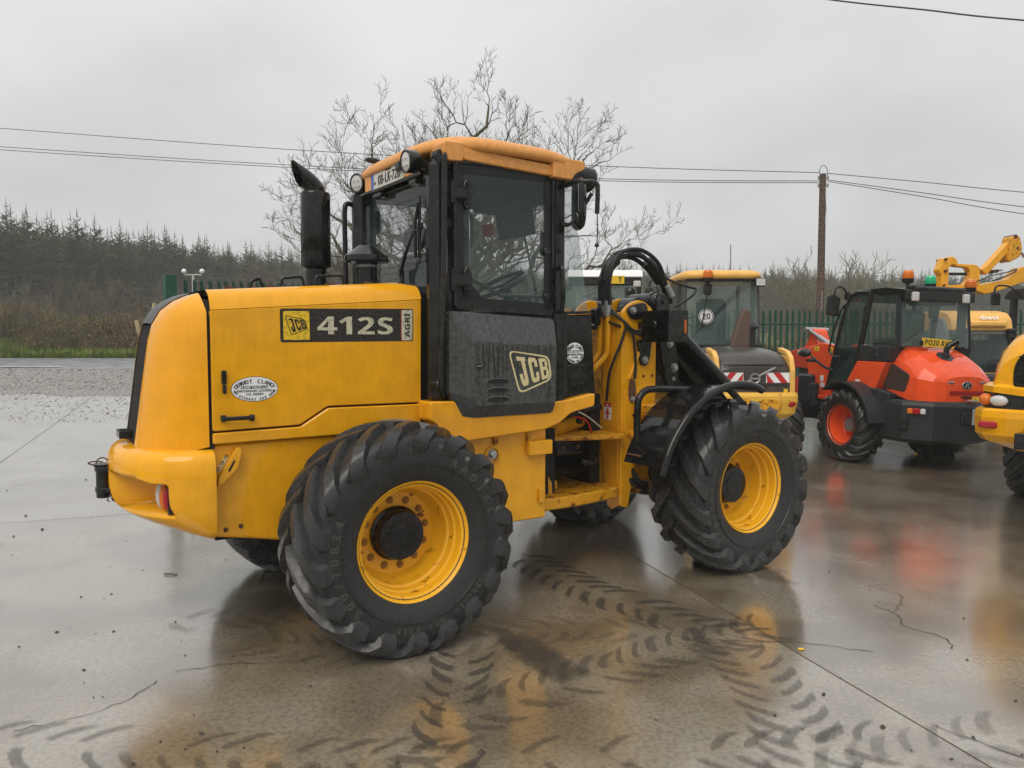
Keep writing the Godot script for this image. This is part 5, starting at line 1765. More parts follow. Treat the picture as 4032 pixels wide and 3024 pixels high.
	wp.box(Vector3(0.405, 2.43, 0.365), Vector3(0.012, 0.42, 0.03), 0.004)
	put("wiper_blade", wp, mats.black, m)
	var wa := Geo.new()
	wa.tube(P3([0.385, 2.44, 0.335, 0.375, 2.30, 0.24, 0.38, 2.15, 0.13]), 0.009, 6)
	wa.tube(P3([0.385, 2.42, 0.31, 0.375, 2.29, 0.21, 0.38, 2.15, 0.11]), 0.006, 6)
	wa.tube(P3([0.385, 2.46, 0.28, 0.385, 2.43, 0.345, 0.385, 2.40, 0.41, 0.39, 2.46, 0.44]), 0.008, 6)
	wa.box(Vector3(0.39, 2.14, 0.12), Vector3(0.03, 0.11, 0.055), 0.012)
	put("wiper_arm", wa, mats.black, m)
	# inside: seat, dash, wheel, console, roof lining
	var seat := Geo.new()
	seat.box(Vector3(0.80, 1.78, 0), Vector3(0.46, 0.13, 0.48), 0.05)
	seat.box(Vector3(0.585, 2.06, 0), Vector3(0.12, 0.5, 0.44), 0.05, Basis(Vector3.BACK, 0.12))
	seat.box(Vector3(0.555, 2.42, 0), Vector3(0.09, 0.17, 0.26), 0.04)
	seat.box(Vector3(0.75, 1.58, 0), Vector3(0.4, 0.3, 0.4), 0.03)
	put("driver_seat", seat, mats.seat_fabric, m)
	var ds := Geo.new()
	ds.box(Vector3(1.46, 1.86, 0), Vector3(0.16, 0.28, 0.42), 0.04)
	ds.box(Vector3(1.36, 1.99, 0.0), Vector3(0.20, 0.10, 0.34), 0.04, Basis(Vector3.BACK, 0.5))
	ds.tube(P3([1.5, 1.6, 0, 1.36, 1.98, 0, 1.27, 2.13, 0]), 0.045, 12)
	ds.box(Vector3(0.95, 1.78, 0.45), Vector3(0.5, 0.22, 0.16), 0.04)
	put("dashboard", ds, mats.charcoal, m)
	var sw2 := Geo.new()
	var wl := PackedVector3Array()
	var wb := Basis(Vector3.BACK, -0.55)
	for i in 33: wl.append(Vector3(1.25, 2.16, 0) + wb * Vector3(cos(TAU * i / 32) * 0.215, 0, sin(TAU * i / 32) * 0.215))
	wb = Basis(Vector3.BACK, 0.5)
	for i in 33: wl[i] = Vector3(1.25, 2.13, 0) + wb * Vector3(cos(TAU * i / 32) * 0.21, 0, sin(TAU * i / 32) * 0.21)
	sw2.tube(wl, 0.017, 8, false)
	for a in [0.3, 2.4, 4.5]: sw2.tube(PackedVector3Array([Vector3(1.25, 2.11, 0), Vector3(1.25, 2.13, 0) + wb * Vector3(cos(a) * 0.2, 0, sin(a) * 0.2)]), 0.012, 6)
	sw2.cyl(Vector3(1.265, 2.09, 0), Vector3(1.25, 2.13, 0), 0.04, 14)
	put("steering_wheel", sw2, mats.black, m)
	var ln := Geo.new()
	ln.box(Vector3(0.93, 2.80, 0), Vector3(1.02, 0.05, 1.14), 0.01)
	put("roof_lining", ln, mats.liner, m)
	var rc := Geo.new()
	rc.box(Vector3(1.26, 2.72, 0.1), Vector3(0.26, 0.10, 0.62), 0.02)
	rc.box(Vector3(1.0, 2.75, 0.2), Vector3(0.25, 0.06, 0.22), 0.02)
	put("roof_console", rc, mats.cab_interior, m)
	var vz := Geo.new()
	vz.box(Vector3(1.45, 2.60, -0.1), Vector3(0.012, 0.20, 0.5), 0.004, Basis(Vector3.BACK, 0.17))
	put("sun_visor", vz, mats.charcoal, m)
	var vl := Geo.new()
	vl.box(Vector3(1.40, 2.59, -0.42), Vector3(0.006, 0.09, 0.16), 0.0, Basis(Vector3.BACK, 0.17))
	put("visor_label", vl, mats.orange_dark, m)
	var tx := Geo.new()
	tx.box(Vector3(1.535, 2.01, 0.485), Vector3(0.004, 0.12, 0.15), 0.0)
	put("paper_disc", tx, mat("paper_pale", Color(0.45, 0.55, 0.48), 0.6), m)
	var fwi := Geo.new()
	fwi.tube(P3([1.60, 1.98, -0.02, 1.55, 2.3, -0.04, 1.50, 2.52, -0.05]), 0.008, 6)
	fwi.tube(P3([1.61, 1.95, 0.0, 1.575, 2.2, -0.03]), 0.012, 6)
	put("front_wiper", fwi, mats.black, m)
	# roof: shell with rolled edge, gutters, corner blocks
	var rf := Geo.new()
	var rings := []
	for e in [[2.888, 0.95, 0.93], [2.89, 0.99, 0.985], [2.905, 1.0, 1.0], [2.93, 1.0, 1.0], [2.95, 0.985, 0.985], [2.968, 0.955, 0.955], [2.985, 0.9, 0.9], [3.0, 0.7, 0.7], [3.005, 0.1, 0.1]]:
		var ring := PackedVector3Array()
		for k in 64:
			var a := TAU * k / 64
			var pw := 0.36 if cos(a) > 0.0 else 0.55
			var cx := signf(cos(a)) * pow(absf(cos(a)), pw); var cz := signf(sin(a)) * pow(absf(sin(a)), pw)
			var u: float = 0.93 + 0.60 * e[1] * cx
			var sag := -0.02 * pow(absf(cx), 6.0) - 0.03 * smoothstep(0.3, 1.0, cx)
			ring.append(Vector3(u, e[0] + sag, 0.735 * e[2] * cz))
		rings.append(ring)
	rings.reverse()
	rf.loft(rings, true, 1)
	put("cab_roof", rf, mats.faded_orange, m)
	var under := Geo.new()
	under.prism(P2([0.42, 2.815, 1.50, 2.79, 1.50, 2.86, 0.42, 2.86]), -0.62, 0.62)
	put("roof_underside", under, mats.cab_interior, m)
	var fa := Geo.new()
	fa.prism(rounded(P2([0.347, 2.925, 0.347, 2.885, 0.37, 2.872, 0.44, 2.872, 0.44, 2.925]), 0.012, 3), -0.44, 0.44, 0.01)
	put("roof_rear_lip", fa, mats.faded_orange, m)
	for s in [1.0, -1.0]:
		var gt := Geo.new()
		gt.prism(rounded(P2([0.46, 2.85, 0.46, 2.90, 1.22, 2.872, 1.22, 2.80, 0.56, 2.822]), 0.01, 2), s * 0.62, s * 0.70, 0.006)
		put("roof_gutter", gt, mats.faded_orange, m)
		var c1 := Geo.new()
		c1.prism(rounded(P2([0.40, 2.91, 0.405, 2.85, 0.43, 2.805, 0.535, 2.812, 0.54, 2.92, 0.42, 2.92]), 0.012, 3), s * 0.52, s * 0.705, 0.02)
		put("roof_corner", c1, mats.faded_orange, m)
		c1 = Geo.new()
		c1.prism(rounded(P2([1.20, 2.91, 1.205, 2.79, 1.355, 2.785, 1.39, 2.83, 1.47, 2.87, 1.47, 2.92, 1.21, 2.925]), 0.012, 3), s * 0.56, s * 0.725, 0.012)
		put("roof_corner", c1, mats.faded_orange, m)
	# work lamps, number plate box
	for e in [[Vector3(0.262, 2.812, 0.505), -1.0, 0.0], [Vector3(0.36, 2.862, -0.53), -1.0, 0.35]]:
		var wl2 := Geo.new()
		var turn := Basis(Vector3.UP, e[2]) * Basis(Vector3.BACK, PI / 2 + 0.1)
		wl2.xf = Transform3D(turn, e[0])
		wl2.lathe(PackedVector2Array([Vector2(0.0, -0.085), Vector2(0.045, -0.08), Vector2(0.068, -0.05), Vector2(0.072, 0.018), Vector2(0.066, 0.024), Vector2(0.056, 0.018), Vector2(0, 0.012)]), 28)
		wl2.xf = Transform3D.IDENTITY
		wl2.box(e[0] + Vector3(0.09, -0.005, -0.0), Vector3(0.09, 0.04, 0.05), 0.008)
		put("work_lamp", wl2, mats.black, m)
		var ls := Geo.new()
		ls.xf = Transform3D(turn, e[0])
		ls.lathe(PackedVector2Array([Vector2(0.056, 0.018), Vector2(0.04, 0.023), Vector2(0, 0.025)]), 28)
		for q in [[0.02, 0.02], [-0.02, 0.02], [0.02, -0.02], [-0.02, -0.02]]: ls.ball(Vector3(q[0], 0.022, q[1]), Vector3(0.014, 0.008, 0.014), 8)
		put("work_lamp_lens", ls, mats.clear_lens, m)
	for s in [1.0, -1.0]:
		var fl := Geo.new()
		fl.xf = Transform3D(Basis(Vector3.BACK, -PI / 2 - 0.15), Vector3(1.60, 2.83, s * 0.60))
		fl.lathe(PackedVector2Array([Vector2(0.0, -0.14), Vector2(0.05, -0.13), Vector2(0.08, -0.08), Vector2(0.088, 0.0), Vector2(0.08, 0.012), Vector2(0, 0.0)]), 24)
		fl.xf = Transform3D.IDENTITY
		fl.box(Vector3(1.45, 2.82, s * 0.59), Vector3(0.16, 0.07, 0.12), 0.015)
		put("front_work_lamp", fl, mats.black, m)
	var pb := Geo.new()
	pb.box(Vector3(0.395, 2.815, 0.0), Vector3(0.09, 0.13, 0.78), 0.01)
	put("plate_box", pb, mats.faded_orange, m)
	var pu := Geo.new()
	pu.box(Vector3(0.40, 2.765, 0.0), Vector3(0.10, 0.03, 0.98), 0.008)
	pu.box(Vector3(0.40, 2.735, -0.23), Vector3(0.06, 0.04, 0.14), 0.008)
	pu.box(Vector3(0.40, 2.735, 0.33), Vector3(0.06, 0.04, 0.10), 0.008)
	put("plate_box_base", pu, mats.black, m)
	var face := Transform3D(Basis(Vector3.UP, -PI / 2), Vector3(0.346, 2.82, 0.0))   # its z axis looks to the rear
	var np := Geo.new()
	np.xf = face
	np.prism(rounded(P2([-0.26, -0.055, 0.26, -0.055, 0.26, 0.055, -0.26, 0.055]), 0.008, 3), -0.002, 0.001)
	put("number_plate", np, mats.plate_white, m)
	var nb := Geo.new()
	nb.xf = face
	nb.prism(P2([-0.258, -0.052, -0.218, -0.052, -0.218, 0.052, -0.258, 0.052]), 0.001, 0.0022)
	put("plate_band", nb, mats.blue, m)
	var nl := Geo.new()
	letters(nl, "08-LK-726", 0.066, face * Transform3D(Basis.IDENTITY, Vector3(0.035, -0.006, 0.002)), 0.84)
	letters(nl, ".", 0.10, face * Transform3D(Basis.IDENTITY, Vector3(-0.195, 0.02, 0.002)), 1.0)
	letters(nl, "LUIMNEACH", 0.011, face * Transform3D(Basis.IDENTITY, Vector3(0.03, 0.043, 0.002)), 1.0)
	put("plate_lettering", nl, mats.black_print, m)
	var pl := Geo.new()
	pl.box(Vector3(0.335, 2.845, 0.235), Vector3(0.05, 0.06, 0.075), 0.012)
	put("plate_lamp", pl, mats.black, m)
	var ant := Geo.new()
	ant.ball(Vector3(0.40, 3.0, -0.36), Vector3(0.06, 0.022, 0.03), 10)
	put("roof_aerial", ant, mats.black, m)
	# front beacon strip and mirrors
	for s in [1.0, -1.0]:
		var ma := Geo.new()
		ma.tube(curve(P3([1.30, 2.74, s * 0.66, 1.33, 2.765, s * 0.76, 1.37, 2.76, s * 0.84, 1.43, 2.745, s * 0.885, 1.44, 2.70, s * 0.89, 1.44, 2.55, s * 0.885]), 5), 0.016, 8)
		ma.tube(curve(P3([1.30, 2.49, s * 0.66, 1.33, 2.49, s * 0.72, 1.36, 2.52, s * 0.76, 1.38, 2.6, s * 0.82, 1.40, 2.68, s * 0.88]), 5), 0.013, 8)
		ma.box(Vector3(1.31, 2.49, s * 0.69), Vector3(0.04, 0.03, 0.05), 0.006)
		put("mirror_arm", ma, mats.black, m)
		var mh := Geo.new()
		var ov := rounded(P2([-0.09, -0.17, 0.05, -0.18, 0.095, -0.10, 0.095, 0.09, 0.06, 0.165, -0.07, 0.17, -0.10, 0.10, -0.10, -0.10]), 0.05, 4)
		mh.xf = Transform3D(Basis(Vector3.UP, -PI / 2 - s * 0.38), Vector3(1.36, 2.63, s * 0.755))
		mh.prism(ov, -0.055, 0.0, 0.02)
		put("mirror_housing", mh, mats.black, m)
		var mg := Geo.new()
		mg.xf = mh.xf
		var ins := PackedVector2Array()
		for p in ov: ins.append(p * 0.86)
		mg.prism(ins, 0.0005, 0.002)
		put("mirror_face", mg, mats.mirror_glass, m)
	var cable := Geo.new()
	cable.tube(curve(P3([1.44, 2.55, 0.885, 1.445, 2.45, 0.885, 1.44, 2.36, 0.885]), 4), 0.004, 5)
	cable.ball(Vector3(1.44, 2.345, 0.885), Vector3(0.016, 0.016, 0.016), 8)
	put("mirror_cable", cable, mats.black, m)
	var pg := Geo.new()
	pg.tube(curve(P3([0.405, 2.71, -0.665, 0.33, 2.73, -0.655, 0.30, 2.68, -0.65, 0.30, 2.4, -0.65, 0.30, 2.03, -0.64]), 5), 0.019, 10)
	put("rear_grab_rail", pg, mats.black, m)
const FLAT := Basis(Vector3(1, 0, 0), Vector3(0, 0, 1), Vector3(0, 1, 0))   # a prism's plane laid level, its depth upwards

func loader_front(m: Node3D) -> void:
	# front frame and the two-plate loader tower
	for s in [1.0, -1.0]:
		var t := Geo.new()
		t.prism(rounded(P2([2.085, 0.44, 2.165, 0.42, 2.25, 0.88, 2.27, 0.975, 2.30, 0.995, 2.44, 0.995, 2.445, 1.865, 2.40, 1.96, 2.33, 2.01, 2.25, 2.03, 2.16, 1.995, 2.085, 1.93]), 0.03, 3), s * 0.375, s * 0.41, 0.005)
		put("tower_plate", t, mats.yellow, m)
		var t2 := Geo.new()
		t2.prism(rounded(P2([2.085, 1.2, 2.44, 1.2, 2.445, 1.865, 2.40, 1.98, 2.33, 2.04, 2.24, 2.05, 2.15, 2.01, 2.085, 1.94]), 0.04, 3), s * 0.17, s * 0.20, 0.005)
		put("tower_inner_plate", t2, mats.yellow, m)
		var fl := Geo.new()
		fl.prism(P2([0.17 * s, 0.9, 0.25 * s, 0.42, 0.30 * s, 0.40, 0.375 * s, 0.44, 0.375 * s, 1.93, 0.17 * s, 1.93]), 0.0, 0.025, 0.004)
		var fn := put("tower_flange", fl, mats.yellow, m)
		fn.position = Vector3(2.110, 0, 0); fn.rotation.y = -PI / 2
		var rl := Geo.new()
		rl.cyl(Vector3(2.29, 1.965, s * 0.205), Vector3(2.29, 1.965, s * 0.37), 0.085, 24, 0.01)
		put("tower_pivot_bush", rl, mats.black, m)
		var side := Geo.new()
		side.prism(rounded(P2([2.0, 0.44, 2.52, 0.46, 2.80, 0.66, 3.1, 0.72, 3.1, 1.25, 2.9, 1.32, 2.0, 1.25]), 0.03, 2), s * 0.13, s * 0.16, 0.005)
		put("front_frame_side", side, mats.worn_yellow, m)
		var ar := Geo.new()
		ar.prism(rounded(P2([2.18, 2.0, 2.34, 2.03, 2.62, 1.86, 3.10, 1.52, 3.55, 1.05, 3.72, 0.74, 3.60, 0.62, 3.42, 0.72, 3.1, 1.08, 2.66, 1.42, 2.30, 1.72, 2.16, 1.85]), 0.05, 3), s * 0.24, s * 0.31, 0.008)
		put("loader_arm", ar, mats.black_paint, m)
		var ram := Geo.new()
		ram.cyl(Vector3(2.52, 1.86, s * 0.44), Vector3(3.22, 1.335, s * 0.44), 0.058, 20, 0.008)
		ram.cyl(Vector3(3.2, 1.35, s * 0.44), Vector3(3.45, 1.16, s * 0.44), 0.03, 16)
		put("tilt_ram", ram, mats.black_paint, m)
		var web := Geo.new()
		web.prism(rounded(P2([2.56, 1.70, 2.70, 1.74, 3.35, 1.18, 3.40, 0.98, 3.18, 1.08]), 0.04, 2), s * 0.36, s * 0.385, 0.005)
		put("ram_guard", web, mats.black_paint, m)
		var pb := Geo.new()
		pb.prism(rounded(P2([2.12, 1.965, 2.14, 1.90, 2.20, 1.87, 2.30, 1.89, 2.34, 1.95, 2.31, 2.01, 2.22, 2.0]), 0.04, 3), s * 0.41, s * 0.432, 0.004)
		pb.prism(rounded(P2([2.225, 1.72, 2.375, 1.72, 2.36, 1.60, 2.335, 1.53, 2.30, 1.515, 2.265, 1.53]), 0.03, 3), s * 0.41, s * 0.436, 0.004)
		put("pin_keeper", pb, mats.black, m)
		var pq := Geo.new()
		pq.prism(rounded(P2([2.16, 1.40, 2.145, 1.30, 2.165, 1.235, 2.205, 1.235, 2.225, 1.30, 2.215, 1.40, 2.19, 1.425]), 0.03, 3), s * 0.41, s * 0.428, 0.004)
		put("pin_keeper", pq, mats.rust, m)
		for e in [[2.175, 1.945, 0.432, 0.02], [2.30, 1.565, 0.436, 0.02], [2.185, 1.265, 0.428, 0.017]]:
			var b := Geo.new()
			b.bolt(Vector3(e[0], e[1], s * e[2]), Vector3(0, 0, s), e[3])
			put("keeper_bolt", b, mats.galvanised, m)
		var lk := Geo.new()
		lk.prism(rounded(P2([2.44, 1.78, 2.60, 1.78, 2.65, 1.60, 2.66, 1.42, 2.60, 1.34, 2.53, 1.36, 2.50, 1.50]), 0.04, 3), s * 0.40, s * 0.445, 0.006)
		put("lever_plate", lk, mats.black, m)
		for e in [[2.555, 1.69, 0.022], [2.605, 1.50, 0.024], [2.60, 1.41, 0.012]]:
			var b2 := Geo.new()
			b2.bolt(Vector3(e[0], e[1], s * 0.445), Vector3(0, 0, s), e[2])
			put("lever_bolt", b2, mats.galvanised, m)
	# cross members
	var cm := Geo.new()
	cm.box(Vector3(2.12, 1.35, 0), Vector3(0.06, 1.0, 0.34), 0.004)
	cm.box(Vector3(2.3, 0.9, 0.27), Vector3(0.34, 0.02, 0.2))
	put("tower_cross_wall", cm, mats.worn_yellow, m)
	var fb := Geo.new()
	fb.box(Vector3(2.6, 0.7, 0), Vector3(1.0, 0.34, 0.24))
	fb.cyl(Vector3(3.5, 0.85, -0.35), Vector3(3.5, 0.85, 0.35), 0.06, 16)
	put("front_frame", fb, mats.dark, m)
	var wb := Geo.new()
	wb.prism(P2([2.14, 1.42, 2.165, 1.43, 2.30, 1.70, 2.28, 1.705]), 0.408, 0.432, 0.003)
	wb.prism(rounded(P2([2.11, 1.33, 2.25, 1.33, 2.30, 1.03, 2.26, 0.985, 2.13, 0.985, 2.11, 1.02]), 0.02, 3), 0.408, 0.418, 0.003)
	put("tower_stiffener", wb, mats.yellow, m)
	for e in [[2.20, 1.14], [2.225, 1.02], [2.31, 1.44], [2.40, 1.44]]:
		var hb := Geo.new()
		hb.bolt(Vector3(e[0], e[1], 0.418 if e[1] < 1.2 else 0.41), Vector3.BACK, 0.008)
		put("tower_bolt", hb, mats.rust if e[1] > 1.1 else mats.galvanised, m)
	# warning label on the flange
	var wl := Transform3D(Basis(Vector3.UP, -PI / 2), Vector3(2.0838, 1.165, 0.252))
	var w0 := Geo.new(); w0.xf = wl
	w0.prism(rounded(P2([-0.042, -0.065, 0.042, -0.065, 0.042, 0.035, -0.042, 0.035]), 0.006, 2), -0.003, 0.001)
	put("warning_label", w0, mats.white_print, m)
	var w1 := Geo.new(); w1.xf = wl
	w1.prism(rounded(P2([-0.042, 0.032, 0.042, 0.032, 0.042, 0.068, -0.042, 0.068]), 0.006, 2), -0.003, 0.0016)
	w1.prism(P2([-0.016, -0.03, 0.016, -0.03, 0.016, 0.008, -0.016, 0.008]), 0.001, 0.002)
	w1.prism(P2([-0.010, -0.058, 0.010, -0.058, 0.010, -0.031, -0.010, -0.031]), 0.001, 0.002)
	w1.prism(P2([-0.007, 0.010, 0.007, 0.010, 0.007, 0.024, -0.007, 0.024]), 0.001, 0.002)
	w1.prism(P2([-0.036, -0.022, -0.020, -0.022, -0.020, -0.014, -0.036, -0.014]), 0.001, 0.002)
	w1.prism(P2([0.020, -0.022, 0.036, -0.022, 0.036, -0.014, 0.020, -0.014]), 0.001, 0.002)
	put("warning_print", w1, mat("label_red", Color(0.5, 0.05, 0.06), 0.5), m)
	var w2 := Geo.new(); w2.xf = wl
	w2.prism(P2([-0.016, 0.038, 0.016, 0.038, 0.0, 0.062]), 0.0016, 0.0024)
	put("warning_triangle", w2, mats.white_print, m)
	# front lamp boxes beside the tower
	for s in [1.0, -1.0]:
		var lb := Geo.new()
		frame_into(lb, P2([2.22, 1.705, 2.42, 1.705, 2.42, 1.94, 2.22, 1.94]), 0.008, s * 0.49, s * 0.765)
		lb.box(Vector3(2.224, 1.822, s * 0.628), Vector3(0.008, 0.23, 0.272), 0.002)
		lb.prism(rounded(P2([2.22, 1.705, 2.42, 1.705, 2.42, 1.76, 2.385, 1.775, 2.385, 1.87, 2.42, 1.885, 2.42, 1.94, 2.22, 1.94]), 0.004, 1), s * 0.755, s * 0.766, 0.002)
		lb.box(Vector3(2.30, 1.822, s * 0.50), Vector3(0.16, 0.2, 0.03))
		lb.cyl(Vector3(2.22, 1.835, s * 0.62), Vector3(2.205, 1.835, s * 0.62), 0.03, 20, 0.006)
		lb.box(Vector3(2.3, 1.82, s * 0.45), Vector3(0.1, 0.08, 0.12))
		put("lamp_guard", lb, mats.black, m)
		var am := Geo.new()
		am.box(Vector3(2.405, 1.82, s * 0.742), Vector3(0.03, 0.115, 0.036), 0.008)
		am.box(Vector3(2.37, 1.80, s * 0.70), Vector3(0.04, 0.05, 0.05), 0.01)
		put("indicator_lens", am, mats.amber_lens, m)
		var hl := Geo.new()
		hl.box(Vector3(2.425, 1.82, s * 0.60), Vector3(0.012, 0.15, 0.18), 0.004)
		put("head_lamp", hl, mats.clear_lens, m)
	# cross shaft on top of the arms
	var tm := Geo.new()
	tm.cyl(Vector3(2.50, 2.015, 0.06), Vector3(2.50, 2.015, 0.40), 0.078, 24, 0.008)
	tm.cyl(Vector3(2.50, 2.015, 0.30), Vector3(2.50, 2.015, 0.34), 0.088, 24, 0.004)
	tm.box(Vector3(2.48, 1.93, 0.2), Vector3(0.14, 0.12, 0.34), 0.01)
	tm.prism(rounded(P2([2.43, 1.90, 2.60, 1.88, 2.56, 2.05, 2.50, 2.09, 2.44, 2.05]), 0.04, 3), 0.40, 0.425, 0.004)
	tm.bolt(Vector3(2.50, 2.02, 0.425), Vector3.BACK, 0.014)
	tm.bolt(Vector3(2.53, 1.925, 0.425), Vector3.BACK, 0.018)
	put("cross_shaft", tm, mats.black, m)
	# rigid pipes, hoses over the top
	for e in [[0.20, 2.045, 0.0], [0.285, 2.052, 0.03]]:
		var rp := Geo.new()
		rp.tube(curve(P3([e[1], 1.92, e[0], e[1], 1.70, e[0], e[1] - 0.01, 1.60, e[0] - 0.01, e[1] - 0.10, 1.49, e[0] - 0.06, e[1] - 0.17, 1.455 - e[2], e[0] - 0.1, 1.75, 1.45 - e[2], e[0] - 0.12]), 5), 0.022, 10)
		put("hydraulic_pipe", rp, mats.yellow, m)
		var fi := Geo.new()
		fi.cyl(Vector3(e[1], 1.90, e[0]), Vector3(e[1], 2.02, e[0]), 0.027, 12, 0.004)
		fi.cyl(Vector3(e[1], 1.93, e[0]), Vector3(e[1], 1.96, e[0]), 0.033, 6)
		put("pipe_fitting", fi, mats.galvanised, m)
	for e in [[0.20, 0.0, 0.018], [0.285, 0.01, 0.018], [0.235, 0.045, 0.016], [0.31, 0.05, 0.016]]:
		var hz := Geo.new()
		var dz: float = e[0] - 0.25
		hz.tube(curve(P3([2.05, 1.99, e[0], 2.045, 2.18 + e[1] * 0.4, e[0], 2.12, 2.31 + e[1], e[0], 2.24, 2.37 + e[1], e[0], 2.38, 2.365 + e[1], e[0] + 0.02, 2.52, 2.27 + e[1], e[0] + 0.04, 2.63, 2.12 + e[1] * 0.4, e[0] + 0.05 - dz * 0.5, 2.70, 2.02, e[0] + 0.05 - dz * 0.8]), 6), e[2], 10)
		put("hydraulic_hose", hz, mats.rubber_hose, m)
	var sl := Geo.new()
	sl.tube(curve(P3([2.06, 2.17, 0.24, 2.09, 2.28, 0.24, 2.16, 2.345, 0.245]), 5), 0.048, 12)
	sl.tube(curve(P3([2.46, 2.34, 0.27, 2.53, 2.28, 0.275, 2.60, 2.20, 0.28]), 5), 0.05, 12)
	put("hose_sleeve", sl, mats.rubber_hose, m)
	for e in [[2.62, 2.13, 0.26], [2.655, 2.12, 0.33]]:
		var he := Geo.new()
		he.cyl(Vector3(e[0] - 0.03, e[1] + 0.04, e[2]), Vector3(e[0] + 0.03, e[1] - 0.05, e[2]), 0.028, 12, 0.004)
		put("hose_end", he, mats.galvanised, m)
	for p in [P3([2.56, 2.25, 0.30, 2.66, 2.19, 0.36, 2.76, 2.15, 0.42, 2.83, 2.13, 0.45, 2.80, 2.08, 0.45, 2.72, 2.02, 0.42, 2.66, 1.98, 0.38]),
			P3([2.05, 1.93, 0.33, 2.10, 1.86, 0.42, 2.16, 1.80, 0.44, 2.22, 1.79, 0.46, 2.26, 1.83, 0.5]),
			P3([2.06, 1.95, 0.32, 2.10, 1.85, 0.43, 2.15, 1.78, 0.445, 2.20, 1.765, 0.46, 2.30, 1.72, 0.5]),
			P3([2.10, 1.82, 0.43, 2.16, 1.76, 0.45, 2.19, 1.65, 0.44, 2.20, 1.52, 0.44, 2.195, 1.42, 0.438]),
			P3([2.10, 1.80, 0.43, 2.07, 1.70, 0.42, 2.04, 1.58, 0.38, 2.02, 1.45, 0.34, 2.03, 1.25, 0.30]),
			P3([2.02, 2.0, 0.22, 2.03, 1.92, 0.24, 2.05, 1.86, 0.30, 2.09, 1.82, 0.40])]:
		var hs := Geo.new()
		hs.tube(curve(p, 6), 0.011, 8)
		put("small_hose", hs, mats.rubber_hose, m)
	var cp := Geo.new()
	cp.box(Vector3(2.0, 1.90, 0.2), Vector3(0.06, 0.13, 0.08), 0.012)
	cp.box(Vector3(1.98, 1.82, 0.2), Vector3(0.05, 0.05, 0.06), 0.012)
	put("hose_coupling", cp, mats.black, m)
	for p in [P3([2.28, 0.98, 0.30, 2.21, 0.88, 0.34, 2.20, 0.75, 0.38, 2.24, 0.64, 0.42, 2.33, 0.60, 0.46, 2.5, 0.64, 0.48, 2.65, 0.70, 0.44]), P3([2.24, 0.95, 0.27, 2.17, 0.85, 0.31, 2.16, 0.70, 0.36, 2.22, 0.60, 0.42, 2.34, 0.56, 0.46])]:
		var bh := Geo.new()
		bh.tube(curve(p, 6), 0.023, 10)
		put("brake_hose", bh, mats.rubber_hose, m)
	var oh := Geo.new()
	oh.tube(curve(P3([2.36, 1.02, 0.36, 2.46, 1.08, 0.40, 2.53, 1.16, 0.42, 2.50, 1.22, 0.42, 2.42, 1.20, 0.38, 2.36, 1.12, 0.32]), 6), 0.03, 10)
	put("return_hose", oh, mat("dusty_hose", Color(0.17, 0.10, 0.05), 0.8), m)
	# step and bracket
	var sp := Geo.new()
	sp.box(Vector3(2.32, 1.20, 0.54), Vector3(0.30, 0.06, 0.14), 0.008)
	sp.box(Vector3(2.36, 1.12, 0.46), Vector3(0.2, 0.03, 0.2), 0.006)
	sp.prism(rounded(P2([2.34, 1.24, 2.56, 1.255, 2.555, 1.15, 2.35, 1.13]), 0.012, 2), 0.615, 0.63, 0.004)
	put("step_plate", sp, mats.worn_yellow, m)
	for x in [2.38, 2.51]:
		var rt := Geo.new()
		rt.prism(rounded(P2([x - 0.03, 1.17, x + 0.03, 1.17, x + 0.035, 1.21, x, 1.225, x - 0.032, 1.205]), 0.012, 2), 0.62, 0.6312)
		put("rust_patch", rt, mats.rust, m)
	# mudguards with a tube edge, guard bar and hinge bracket
	for s in [1.0, -1.0]:
		var mg := Geo.new()
		var lo := []
		for i in 17:
			var a := lerpf(deg_to_rad(86.0), deg_to_rad(166.0), i / 16.0)
			var r := lerpf(0.735, 0.90, pow(i / 16.0, 0.8))
			var c := Vector3(2.765 + cos(a) * r, 0.622 + sin(a) * r, 0)
			lo.append(PackedVector3Array([c + Vector3(0, 0, 0.66 * s), c + Vector3(0, 0, 1.05 * s), c * 1.0 + Vector3(cos(a), sin(a), 0) * -0.012 + Vector3(0, 0, 1.05 * s), c + Vector3(cos(a), sin(a), 0) * -0.012 + Vector3(0, 0, 0.66 * s)]))
		mg.loft(lo, true, -1, true)
		put("mudguard", mg, mats.black_paint, m)
		var tp := PackedVector3Array()
		for i in 19:
			var a := lerpf(deg_to_rad(80.0), deg_to_rad(169.0), i / 18.0)
			var r := lerpf(0.735, 0.905, pow(i / 18.0, 0.8))
			tp.append(Vector3(2.765 + cos(a) * r, 0.622 + sin(a) * r, 1.065 * s))
		var te := Geo.new()
		te.tube(tp, 0.028, 12)
		te.ball(tp[0], Vector3.ONE * 0.028, 10)
		put("mudguard_edge", te, mats.black_paint, m)
		var bar := Geo.new()
		bar.tube(curve(P3([2.66, 1.325, 0.86 * s, 2.45, 1.345, 0.73 * s, 2.15, 1.36, 0.71 * s, 2.06, 1.35, 0.70 * s, 2.0, 1.30, 0.70 * s, 1.985, 1.22, 0.70 * s, 1.98, 1.0, 0.70 * s, 1.985, 0.93, 0.70 * s, 2.02, 0.875, 0.72 * s, 2.06, 0.86, 0.74 * s]), 5), 0.026, 12)
		put("guard_bar", bar, mats.black_paint, m)
		var hb := Geo.new()
		hb.box(Vector3(1.98, 0.94, 0.76 * s), Vector3(0.03, 0.06, 0.18), 0.006, Basis(Vector3.BACK, 0.5))
		hb.cyl(Vector3(1.95, 0.91, 0.66 * s), Vector3(1.95, 0.91, 0.90 * s), 0.022, 12)
